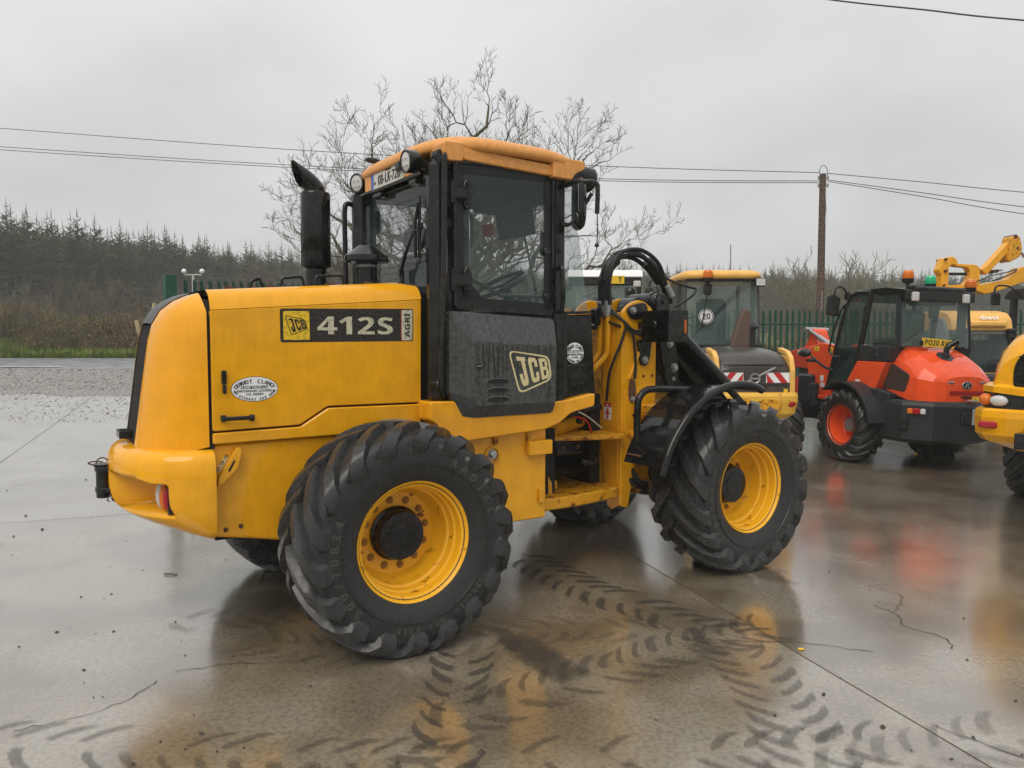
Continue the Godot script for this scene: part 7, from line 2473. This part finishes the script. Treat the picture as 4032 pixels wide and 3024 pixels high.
	# speed disc
	var dt := Transform3D(Basis(Vector3.UP, -PI / 2), Vector3(0.53, 2.04, -0.25))
	var d0 := Geo.new(); d0.xf = dt
	var c0 := PackedVector2Array(); var c1 := PackedVector2Array(); var c2 := PackedVector2Array()
	for i in 32:
		var u := Vector2(cos(TAU * i / 32), sin(TAU * i / 32))
		c0.append(u * 0.105); c1.append(u * 0.098); c2.append(u * 0.086)
	d0.prism(c0, -0.003, 0.0)
	put("speed_disc", d0, mats.white_print, m)
	var d1 := Geo.new()
	for i in 32:
		var j := (i + 1) % 32
		d1.quad(dt * Vector3(c1[i].x, c1[i].y, 0.0015), dt * Vector3(c1[j].x, c1[j].y, 0.0015), dt * Vector3(c2[j].x, c2[j].y, 0.0015), dt * Vector3(c2[i].x, c2[i].y, 0.0015))
	letters(d1, "20", 0.088, dt * Transform3D(Basis.IDENTITY, Vector3(0, 0, 0.002)), 0.9)
	put("disc_lettering", d1, mats.black_print, m)
	beacon(m, Vector3(0.50, 2.545, -0.24), "amber_lens", 0.05)
	var wp := Geo.new()
	wp.box(Vector3(0.51, 2.42, -0.24), Vector3(0.06, 0.16, 0.12), 0.03)
	wp.tube(P3([0.50, 2.40, -0.24, 0.49, 2.1, -0.29, 0.49, 1.85, -0.33]), 0.008, 6)
	put("rear_wiper", wp, mats.black, m)
	var lamp := Geo.new()
	lamp.box(Vector3(0.52, 2.52, 0.50), Vector3(0.08, 0.12, 0.15), 0.015)
	put("work_lamp", lamp, mats.black, m)
	var ll := Geo.new()
	ll.box(Vector3(0.478, 2.52, 0.50), Vector3(0.006, 0.095, 0.125), 0.003)
	put("work_lamp_lens", ll, mats.clear_lens, m)
	var inx := Geo.new()
	inx.xf = Transform3D(Basis.IDENTITY, Vector3(0.38, 0, 0.33))
	inx.lathe(PackedVector2Array([Vector2(0.075, 1.6), Vector2(0.075, 1.86), Vector2(0.12, 1.87), Vector2(0.12, 1.90), Vector2(0.07, 1.96), Vector2(0, 1.965)]), 18)
	put("air_intake", inx, mats.charcoal, m)
	var cover := Geo.new()
	cover.prism(rounded(P2([-0.02, 1.60, 0.24, 1.60, 0.25, 2.1, 0.16, 2.15, 0.10, 2.02]), 0.04, 3), 0.0, 0.14, 0.02)
	var cv := put("exhaust_shroud", cover, mat("heat_brown", Color(0.10, 0.066, 0.05), 0.6), m)
	cv.position = Vector3(0.22, 0, 0); cv.rotation.y = -PI / 2
	var scu := Geo.new()
	scu.box(Vector3(0.42, 1.635, 0.0), Vector3(0.22, 0.05, 0.98), 0.015)
	put("cowl_step", scu, mats.charcoal, m)
	var ae := Geo.new()
	ae.tube(P3([1.0, 2.68, 0.22, 0.98, 2.85, 0.21, 0.95, 3.1, 0.20]), 0.006, 5)
	put("aerial", ae, mats.black, m)
	# slanted bar and ring badge, handle, yellow tag
	var bt := Transform3D(Basis(Vector3.UP, -PI / 2), Vector3(-0.912, 1.235, 0))
	var bg := Geo.new(); bg.xf = bt
	for e in [[-0.27, -0.13, -0.05, -0.02], [0.045, 0.03, 0.25, 0.135]]:
		var a := Vector2(e[0], e[1]); var b := Vector2(e[2], e[3])
		var n := (b - a).orthogonal().normalized() * 0.012
		bg.prism(PackedVector2Array([a - n, b - n, b + n, a + n]), 0.0, 0.016, 0.003)
	put("badge_bar", bg, mats.steel, m)
	var br := Geo.new(); br.xf = bt * Transform3D(ZAXIS, Vector3.ZERO)
	br.lathe(PackedVector2Array([Vector2(0.048, 0), Vector2(0.048, 0.016), Vector2(0.054, 0.02), Vector2(0.064, 0.02), Vector2(0.068, 0.014), Vector2(0.068, 0)]), 28)
	br.xf = bt
	br.box(Vector3(0, 0, 0.012), Vector3(0.096, 0.024, 0.01), 0.002)
	put("badge_ring", br, mats.steel, m)
	var bh := Geo.new()
	bh.tube(curve(P3([-0.91, 1.115, -0.05, -0.935, 1.12, 0.0, -0.935, 1.125, 0.1, -0.91, 1.12, 0.14]), 4), 0.014, 8)
	put("bonnet_handle", bh, mats.black, m)
	var yt := Geo.new()
	yt.box(Vector3(-0.913, 1.085, 0.385), Vector3(0.004, 0.045, 0.05))
	put("yellow_tag", yt, mats.plate_yellow, m)
	for s in [-1.0, 1.0]:
		var fm := Geo.new()
		fm.box(Vector3(1.95, 1.06, s * 0.62), Vector3(0.9, 0.05, 0.35), 0.01)
		put("front_mudguard", fm, mats.pale_bumper, m)

func build_edge_loader() -> void:
	# only its rear left quarter is inside the picture
	var m := thing("wheel_loader", "yellow loader cut off by the right edge, black grille and clear reversing lamp", "wheel loader", Vector3(5.42, 0, -7.3), 44.0)
	var wo := {"r": 0.52, "hw": 0.2, "rim": 0.3, "lugs": 18, "lugs_apart": false, "dir": 1.0, "rim_mat": "rim_yellow", "hub": 0.12, "hub_mat": "black_paint", "nuts": false}
	for x in [1.05, 3.2]:
		build_wheel(m, Vector3(x, 0.545, 0.55), true, wo)
		build_wheel(m, Vector3(x, 0.545, -0.55), false, wo)
	var c := Geo.new()
	var rings := []
	for e in [[0.70, 0.42, -0.78], [0.80, 0.62, -1.02], [0.86, 0.655, -1.07], [1.02, 0.66, -1.09], [1.08, 0.655, -1.08], [1.10, 0.63, -1.05]]:
		rings.append(PackedVector3Array([Vector3(0.9, e[0], -e[1]), Vector3(e[2] + 0.20, e[0], -e[1]), Vector3(e[2] + 0.03, e[0], -e[1] + 0.10), Vector3(e[2], e[0], -e[1] + 0.30), Vector3(e[2], e[0], e[1] - 0.30), Vector3(e[2] + 0.03, e[0], e[1] - 0.10), Vector3(e[2] + 0.20, e[0], e[1]), Vector3(0.9, e[0], e[1])]))
	c.loft(rings, true, -1, true)
	put("counterweight", c, mats.yellow, m)
	var l := Geo.new()
	var r2 := []
	for e in [[1.10, 0.60, -1.0], [1.245, 0.60, -1.0]]:
		r2.append(PackedVector3Array([Vector3(0.5, e[0], -e[1]), Vector3(e[2] + 0.15, e[0], -e[1]), Vector3(e[2], e[0], -e[1] + 0.12), Vector3(e[2], e[0], e[1] - 0.12), Vector3(e[2] + 0.15, e[0], e[1]), Vector3(0.5, e[0], e[1])]))
	l.loft(r2, true, -1, true)
	put("lamp_band", l, mats.black_paint, m)
	var top := Geo.new()
	var r3 := []
	for e in [[1.245, 0.605, -1.03], [1.30, 0.605, -1.03], [1.33, 0.56, -0.97]]:
		r3.append(PackedVector3Array([Vector3(0.5, e[0], -e[1]), Vector3(e[2] + 0.18, e[0], -e[1]), Vector3(e[2] + 0.02, e[0], -e[1] + 0.12), Vector3(e[2], e[0] - 0.05, 0.0), Vector3(e[2] + 0.02, e[0], e[1] - 0.12), Vector3(e[2] + 0.18, e[0], e[1]), Vector3(0.5, e[0], e[1])]))
	top.loft(r3, true, -1, true)
	put("bonnet_base", top, mats.yellow, m)
	var sh := Geo.new()
	body_skin(sh, [[0.6, 1.86, 1.80, 0.42, 0.52, 1.5, 0.53, 1.30], [-0.55, 1.82, 1.75, 0.42, 0.52, 1.5, 0.53, 1.30], [-0.78, 1.78, 1.70, 0.40, 0.51, 1.5, 0.53, 1.30], [-0.90, 1.71, 1.63, 0.38, 0.48, 1.46, 0.52, 1.30], [-0.96, 1.62, 1.55, 0.36, 0.46, 1.42, 0.50, 1.30]])
	put("bonnet", sh, mats.yellow, m)
	var gr := Geo.new()
	gr.prism(rounded(P2([-0.34, 1.27, 0.34, 1.27, 0.34, 1.50, 0.24, 1.64, -0.24, 1.64, -0.34, 1.50]), 0.08, 5), 0.0, 0.012, 0.004)
	var gn := put("grille", gr, mats.black_paint, m)
	gn.position = Vector3(-0.968, 0, 0); gn.rotation.y = -PI / 2
	for k in 6:
		var gb := Geo.new()
		gb.box(Vector3(-0.985, 1.32 + k * 0.05, 0), Vector3(0.012, 0.014, 0.6), 0.004)
		put("grille_bar", gb, mats.black, m)
	for s in [-1.0, 1.0]:
		var a := Geo.new()
		a.ball(Vector3(-0.94, 1.175, s * 0.555), Vector3(0.06, 0.055, 0.06), 12)
		put("indicator_lens", a, mats.amber_lens, m)
		var b := Geo.new()
		b.ball(Vector3(-0.995, 1.17, s * 0.44), Vector3(0.035, 0.05, 0.075), 14)
		put("reversing_lamp", b, mats.clear_lens, m)
		var d := Geo.new()
		d.box(Vector3(-1.075, 0.955, s * 0.50), Vector3(0.04, 0.06, 0.15), 0.012, Basis(Vector3.UP, -0.2 * s))
		put("tail_lens", d, mats.red_lens, m)
	var tb := Geo.new()
	tb.box(Vector3(-1.16, 0.84, 0.05), Vector3(0.14, 0.14, 0.62), 0.008)
	tb.tube(curve(P3([-1.16, 0.92, -0.2, -1.16, 0.98, -0.1, -1.16, 0.92, 0.0]), 5), 0.014, 8)
	put("tow_frame", tb, mats.black, m)
	var ch := Geo.new()
	ch.box(Vector3(1.3, 0.85, 0), Vector3(3.4, 0.4, 0.8))
	ch.box(Vector3(1.75, 2.1, 0), Vector3(0.9, 1.1, 0.9), 0.05)
	put("cab_and_chassis", ch, mats.black, m)

func build_far_machines() -> void:
	# telehandler behind the orange loader
	var t := thing("telehandler", "yellow roofed telehandler cab with white lower-case name, behind the orange loader", "telehandler", Vector3(8.12, -0.16, -13.4), 95.0)
	var w := {"r": 0.5, "hw": 0.2, "rim": 0.28, "lugs": 16, "lugs_apart": false, "size": 0.9, "dir": 1.0, "rim_mat": "rim_yellow", "hub": 0.1, "hub_mat": "black", "nuts": false}
	for x in [0.0, 2.4]:
		build_wheel(t, Vector3(x, 0.53, 0.75), true, w)
		build_wheel(t, Vector3(x, 0.53, -0.75), false, w)
	var b := Geo.new()
	b.box(Vector3(1.2, 0.95, 0), Vector3(3.6, 0.7, 1.0), 0.05)
	b.box(Vector3(0.2, 1.35, 0.45), Vector3(1.2, 0.35, 0.7), 0.08)
	put("body", b, mats.charcoal, t)
	var hs := Geo.new()
	hs.box(Vector3(-0.35, 1.28, -0.15), Vector3(0.06, 0.05, 0.6), 0.01)
	put("body_strip", hs, mats.yellow, t)
	var rf := Geo.new()
	rf.prism(rounded(P2([-0.10, 2.02, -0.06, 2.22, 0.05, 2.33, 0.3, 2.38, 1.1, 2.36, 1.25, 2.1, 1.2, 2.02]), 0.05, 4), -0.56, 0.56, 0.07)
	put("cab_roof", rf, mats.pale_yellow, t)
	var vis := Geo.new()
	vis.box(Vector3(-0.06, 2.13, 0.08), Vector3(0.12, 0.13, 0.72), 0.03)
	put("roof_visor", vis, mats.pale_yellow, t)
	var vs := Geo.new()
	vs.box(Vector3(-0.125, 2.10, 0.08), Vector3(0.012, 0.035, 0.60), 0.004)
	put("visor_slot", vs, mat("slot_brown", Color(0.28, 0.14, 0.03), 0.6), t)
	var nm := Geo.new()
	letters(nm, "dieci", 0.085, Transform3D(Basis(Vector3.UP, -PI / 2) * Basis(Vector3.RIGHT, -0.75), Vector3(-0.075, 2.245, 0.12)), 1.25)
	put("roof_name", nm, mats.white_print, t)
	var band := Geo.new()
	band.box(Vector3(0.0, 1.99, 0), Vector3(0.10, 0.08, 1.04), 0.015)
	put("cab_header", band, mat("cab_grey", grey(0.17), 0.5), t)
	for z in [-0.33, 0.52]:
		var lp := Geo.new()
		lp.box(Vector3(-0.10, 2.02, z), Vector3(0.1, 0.08, 0.17), 0.02)
		put("work_lamp", lp, mats.black, t)
	pane("rear_glass", PackedVector3Array([Vector3(-0.12, 1.35, -0.52), Vector3(-0.12, 1.35, 0.52), Vector3(-0.03, 1.96, 0.50), Vector3(-0.03, 1.96, -0.44)]), mats.window_glass, t)
	for s in [-1.0, 1.0]:
		var p := Geo.new()
		p.tube(curve(P3([-0.04, 1.98, s * 0.50, -0.12, 1.6, s * 0.55, -0.16, 1.25, s * 0.57]), 4), 0.03, 8)
		put("cab_pillar", p, mats.black, t)
		var sp := Geo.new()
		sp.prism(rounded(P2([-0.04, 1.3, 0.0, 2.0, 0.1, 2.25, 0.5, 2.25, 0.55, 1.3]), 0.08, 3), s * 0.53, s * 0.60, 0.02)
		put("cab_side", sp, mat("cab_grey", grey(0.17), 0.5), t)
	var ins := Geo.new()
	ins.box(Vector3(0.55, 1.6, 0.1), Vector3(0.16, 0.6, 0.4), 0.06)
	ins.box(Vector3(1.2, 1.9, 0.0), Vector3(0.05, 0.9, 0.12))
	put("cab_inside", ins, mats.cab_interior, t)
	var boom := Geo.new()
	boom.box(Vector3(1.6, 1.7, 0.72), Vector3(3.6, 0.3, 0.26), 0.03, Basis(Vector3.BACK, -0.05))
	put("boom", boom, mats.charcoal, t)
	# dark cab further right
	var k := thing("tractor", "dark framed tractor cab with a round-cornered green window at the far right", "tractor", Vector3(9.95, 0, -13.2), 92.0)
	var wk := {"r": 0.72, "hw": 0.24, "rim": 0.42, "lugs": 18, "lugs_apart": false, "dir": 1.0, "rim_mat": "galvanised", "hub": 0.14, "hub_mat": "black", "nuts": false}
	for s in [-1.0, 1.0]: build_wheel(k, Vector3(0.2, 0.74, s * 0.85), s > 0, wk)
	wk = wk.duplicate()
	wk.r = 0.5; wk.rim = 0.3
	for s in [-1.0, 1.0]: build_wheel(k, Vector3(2.5, 0.52, s * 0.8), s > 0, wk)
	var kf := Geo.new()
	frame_into(kf, rounded(P2([-0.72, 1.2, 0.72, 1.2, 0.70, 2.42, 0.55, 2.58, -0.55, 2.58, -0.70, 2.42]), 0.16, 5), 0.06, -0.04, 0.06)
	var kn := put("cab_frame", kf, mats.charcoal, k)
	kn.position = Vector3(-0.2, 0, 0); kn.rotation.y = -PI / 2
	pane("rear_glass", PackedVector3Array([Vector3(-0.2, 1.22, -0.69), Vector3(-0.2, 1.22, 0.69), Vector3(-0.2, 2.45, 0.67), Vector3(-0.2, 2.55, 0.5), Vector3(-0.2, 2.55, -0.5), Vector3(-0.2, 2.45, -0.67)]), mats.dim_glass, k)
	var kb := Geo.new()
	kb.prism(rounded(P2([-0.25, 2.56, 0.3, 2.66, 1.2, 2.62, 1.35, 2.5, 1.3, 2.45, -0.2, 2.5]), 0.04, 3), -0.66, 0.66, 0.03)
	kb.box(Vector3(0.6, 1.2, 0), Vector3(1.5, 0.9, 1.3), 0.05)
	kb.box(Vector3(2.2, 1.15, 0), Vector3(1.7, 0.7, 0.7), 0.08)
	kb.box(Vector3(1.15, 2.0, 0.6), Vector3(0.1, 1.2, 0.08))
	kb.box(Vector3(1.15, 2.0, -0.6), Vector3(0.1, 1.2, 0.08))
	put("cab_and_bonnet", kb, mats.charcoal, k)
	var km := Geo.new()
	km.tube(curve(P3([0.9, 2.5, -0.66, 0.9, 2.66, -0.85, 0.9, 2.68, -1.1, 0.9, 2.55, -1.15]), 4), 0.018, 6)
	km.box(Vector3(0.9, 2.44, -1.12), Vector3(0.05, 0.22, 0.18), 0.03)
	km.ball(Vector3(0.1, 2.66, -0.52), Vector3(0.12, 0.06, 0.1), 10)
	put("mirror", km, mats.black, k)
	# excavator whose raised arm reaches over from the right
	var e := thing("excavator", "yellow excavator arm with open quick hitch, raised above the orange loader's roof", "excavator", Vector3(7.98, 1.22, -14.6), 4.0)
	e.scale = Vector3(0.58, 0.62, 0.7)
	var hb := Geo.new()
	hb.prism(rounded(P2([0.13, 2.32, 0.34, 2.30, 0.36, 2.62, 0.37, 3.00, 0.48, 3.05, 0.62, 3.02, 0.66, 3.14, 0.56, 3.26, 0.42, 3.30, 0.36, 3.26, 0.36, 3.16, 0.32, 3.12, 0.22, 3.26, 0.16, 3.24, 0.10, 3.06, 0.02, 2.9, 0.05, 2.80, 0.12, 2.74]), 0.03, 3), -0.14, 0.14, 0.02)
	hb.prism(rounded(P2([0.60, 3.08, 1.30, 3.05, 1.42, 2.95, 1.44, 2.45, 1.30, 2.36, 0.34, 2.32, 0.34, 2.42, 0.95, 2.46, 1.05, 2.58, 1.10, 2.85, 1.02, 2.97, 0.60, 3.0]), 0.04, 3), -0.12, 0.12, 0.02)
	put("quick_hitch", hb, mats.yellow, e)
	var dp := Geo.new()
	dp.prism(rounded(P2([1.20, 2.30, 1.45, 2.46, 2.40, 2.62, 2.75, 2.98, 3.3, 3.05, 3.7, 2.6, 3.55, 2.3, 3.2, 2.55, 2.75, 2.5, 2.3, 2.34, 1.6, 2.16]), 0.06, 3), -0.17, 0.17, 0.02)
	dp.prism(rounded(P2([1.44, 2.92, 1.60, 2.98, 2.35, 3.74, 2.55, 3.78, 2.50, 3.55, 1.66, 2.74]), 0.05, 3), -0.11, 0.11, 0.03)
	put("dipper_arm", dp, mats.yellow, e)
	var lk := Geo.new()
	lk.prism(rounded(P2([2.40, 3.88, 2.56, 3.98, 2.68, 3.90, 2.78, 3.55, 2.72, 3.3, 2.36, 3.12, 2.30, 3.2]), 0.06, 4), -0.20, 0.20, 0.03)
	put("tipping_link", lk, mats.worn_yellow, e)
	for q in [[2.52, 3.90, 0.06], [2.60, 3.55, 0.045], [1.95, 2.86, 0.05], [0.21, 3.2, 0.04], [0.22, 2.85, 0.045], [0.18, 2.42, 0.035]]:
		var pn := Geo.new()
		pn.cyl(Vector3(q[0], q[1], -0.22), Vector3(q[0], q[1], 0.22), q[2], 14, 0.01)
		put("pivot_pin", pn, mats.rust, e)
	var rm := Geo.new()
	rm.cyl(Vector3(2.62, 3.62, 0), Vector3(3.1, 3.3, 0), 0.04, 12)
	rm.cyl(Vector3(3.0, 3.36, 0), Vector3(4.2, 3.1, 0), 0.08, 14)
	put("bucket_ram", rm, mats.steel, e)
	var hr := Geo.new()
	for p in [P3([0.9, 2.44, 0.16, 1.5, 2.62, 0.2, 1.9, 2.86, 0.2, 2.1, 2.88, 0.2]), P3([1.75, 2.72, 0.19, 2.3, 2.83, 0.19, 2.62, 2.92, 0.19]), P3([1.8, 2.56, 0.19, 2.3, 2.72, 0.19, 2.6, 2.88, 0.19]), P3([3.0, 2.9, 0.2, 2.95, 2.6, 0.22, 3.0, 2.4, 0.2, 3.2, 2.2, 0.1])]:
		hr.tube(curve(p, 5), 0.018, 6)
	hr.cyl(Vector3(0.45, 2.78, 0), Vector3(1.05, 2.78, 0), 0.045, 12)
	put("hydraulic_hose", hr, mats.rubber_hose, e)
	var bm := Geo.new()
	bm.prism(rounded(P2([3.1, 2.9, 3.5, 3.1, 4.6, 3.3, 5.9, 2.6, 7.2, 0.9, 6.8, 0.7, 5.5, 2.2, 4.5, 2.8, 3.6, 2.5]), 0.1, 3), -0.2, 0.2, 0.03)
	put("boom", bm, mats.yellow, e)
	var ub := Geo.new()
	ub.box(Vector3(8.3, 0.5, 0), Vector3(3.6, 1.0, 2.2), 0.1)
	ub.box(Vector3(7.4, 1.2, 0.6), Vector3(1.4, 1.6, 1.0), 0.08)
	put("upper_body", ub, mats.yellow, e)
	var ug := Geo.new()
	for s in [-0.95, 0.95]: ug.box(Vector3(8.2, -1.4, s), Vector3(4.4, 1.1, 0.6), 0.3)
	ug.box(Vector3(8.2, -0.6, 0), Vector3(1.6, 1.2, 1.4))
	put("undercarriage", ug, mats.black, e)
	# white roofed machine seen past the loader's windscreen
	var v := thing("tractor", "white roofed machine with a short yellow plate, seen past the loader's windscreen", "tractor", Vector3(1.55, 0, -12.9), 90.0)
	var wv := {"r": 0.55, "hw": 0.2, "rim": 0.32, "lugs": 16, "lugs_apart": false, "size": 0.9, "dir": 1.0, "rim_mat": "galvanised", "hub": 0.1, "hub_mat": "black", "nuts": false}
	for x in [0.0, 2.2]:
		build_wheel(v, Vector3(x, 0.57, 0.7), true, wv)
		build_wheel(v, Vector3(x, 0.57, -0.7), false, wv)
	var vr := Geo.new()
	vr.prism(rounded(P2([-0.1, 2.74, 0.0, 2.87, 1.4, 2.87, 1.5, 2.74]), 0.04, 3), -0.62, 0.62, 0.03)
	put("cab_roof", vr, mats.white_print, v)
	var vh := Geo.new()
	vh.box(Vector3(0.0, 2.68, 0), Vector3(0.12, 0.14, 1.2), 0.015)
	vh.box(Vector3(0.6, 1.2, 0), Vector3(1.8, 1.1, 1.1), 0.05)
	vh.box(Vector3(0.5, 2.1, 0.05), Vector3(0.14, 0.7, 0.44), 0.06)
	for s in [-0.57, 0.57]:
		vh.box(Vector3(0.02, 2.2, s), Vector3(0.07, 0.95, 0.07), 0.01)
		vh.box(Vector3(1.4, 2.2, s), Vector3(0.07, 0.95, 0.07), 0.01)
	put("cab_frame", vh, mats.black, v)
	pane("rear_glass", PackedVector3Array([Vector3(-0.01, 1.75, -0.55), Vector3(-0.01, 1.75, 0.55), Vector3(-0.01, 2.62, 0.55), Vector3(-0.01, 2.62, -0.55)]), mats.clear_glass, v)
	var vy := Geo.new()
	vy.box(Vector3(-0.08, 2.70, 0.13), Vector3(0.01, 0.13, 0.36))
	put("number_plate", vy, mats.plate_yellow, v)
	var vl := Geo.new()
	letters(vl, "T", 0.085, Transform3D(Basis(Vector3.UP, -PI / 2), Vector3(-0.087, 2.70, 0.24)), 1.1)
	put("plate_lettering", vl, mats.black_print, v)
	var vm := Geo.new()
	vm.ball(Vector3(-0.06, 2.5, 0.42), Vector3(0.05, 0.07, 0.09), 10)
	put("inside_mirror", vm, mats.black, v)
	var vw := Geo.new()
	vw.box(Vector3(-0.09, 2.63, 0.52), Vector3(0.05, 0.10, 0.12), 0.012)
	put("work_lamp", vw, mats.clear_lens, v)
	var vk := Geo.new()
	vk.box(Vector3(-0.3, 1.75, 0.52), Vector3(0.08, 0.34, 0.2), 0.04)
	put("mirror", vk, mats.galvanised, v)
	var vg := Geo.new()
	vg.box(Vector3(-0.5, 1.4, 0), Vector3(0.8, 0.3, 0.9), 0.06)
	put("bonnet", vg, mats.charcoal, v)

func build_small_things() -> void:
	# crumbs of mud and a twig on the concrete: too many and too small to name
	var g := Geo.new()
	var r := RandomNumberGenerator.new()
	r.seed = 31
	for i in 240:
		var z := 2.6 + pow(r.randf(), 1.7) * 11.0
		var x := r.randf_range(-0.85, 0.85) * z
		if i % 3 == 0: x = r.randf_range(-0.75, -0.3) * z
		var s := r.randf_range(0.003, 0.009) * (1.9 if r.randf() < 0.08 else 1.0)
		var o := Vector3(x, rise(x, z) + s * 0.3, -z)
		var a := r.randf() * TAU
		var d := Vector3(cos(a), 0, sin(a)) * s * r.randf_range(0.8, 2.0); var e := Vector3(-sin(a), 0, cos(a)) * s
		var top := o + Vector3(0, s, 0)
		g.tri(o - d, o + e, top); g.tri(o + e, o + d, top); g.tri(o + d, o - e, top); g.tri(o - e, o - d, top)
	var c := put("mud_crumbs", g, mat("mud_crumb", Color(0.055, 0.045, 0.035), 0.8))
	c.set_meta("kind", "stuff")
	tag(c, "small dark crumbs of mud and grit scattered over the concrete", "mud")
	var t := Geo.new()
	t.tube(curve(P3([-2.55, 0.008, -5.55, -2.5, 0.012, -5.54, -2.45, 0.006, -5.53]), 3), 0.006, 6)
	tag(put("twig", t, mats.bark), "short broken twig lying on the concrete left of the rear wheel", "twig")
	var lf := Geo.new()
	lf.prism(P2([-0.018, -0.008, 0.0, -0.014, 0.02, -0.004, 0.016, 0.01, -0.01, 0.012]), 0.0, 0.003)
	var l := put("yellow_scrap", lf, mats.plate_yellow)
	l.position = Vector3(1.61, 0.004, -4.19); l.rotation.x = -PI / 2
	tag(l, "tiny yellow scrap lying beside the joint in the concrete", "litter")
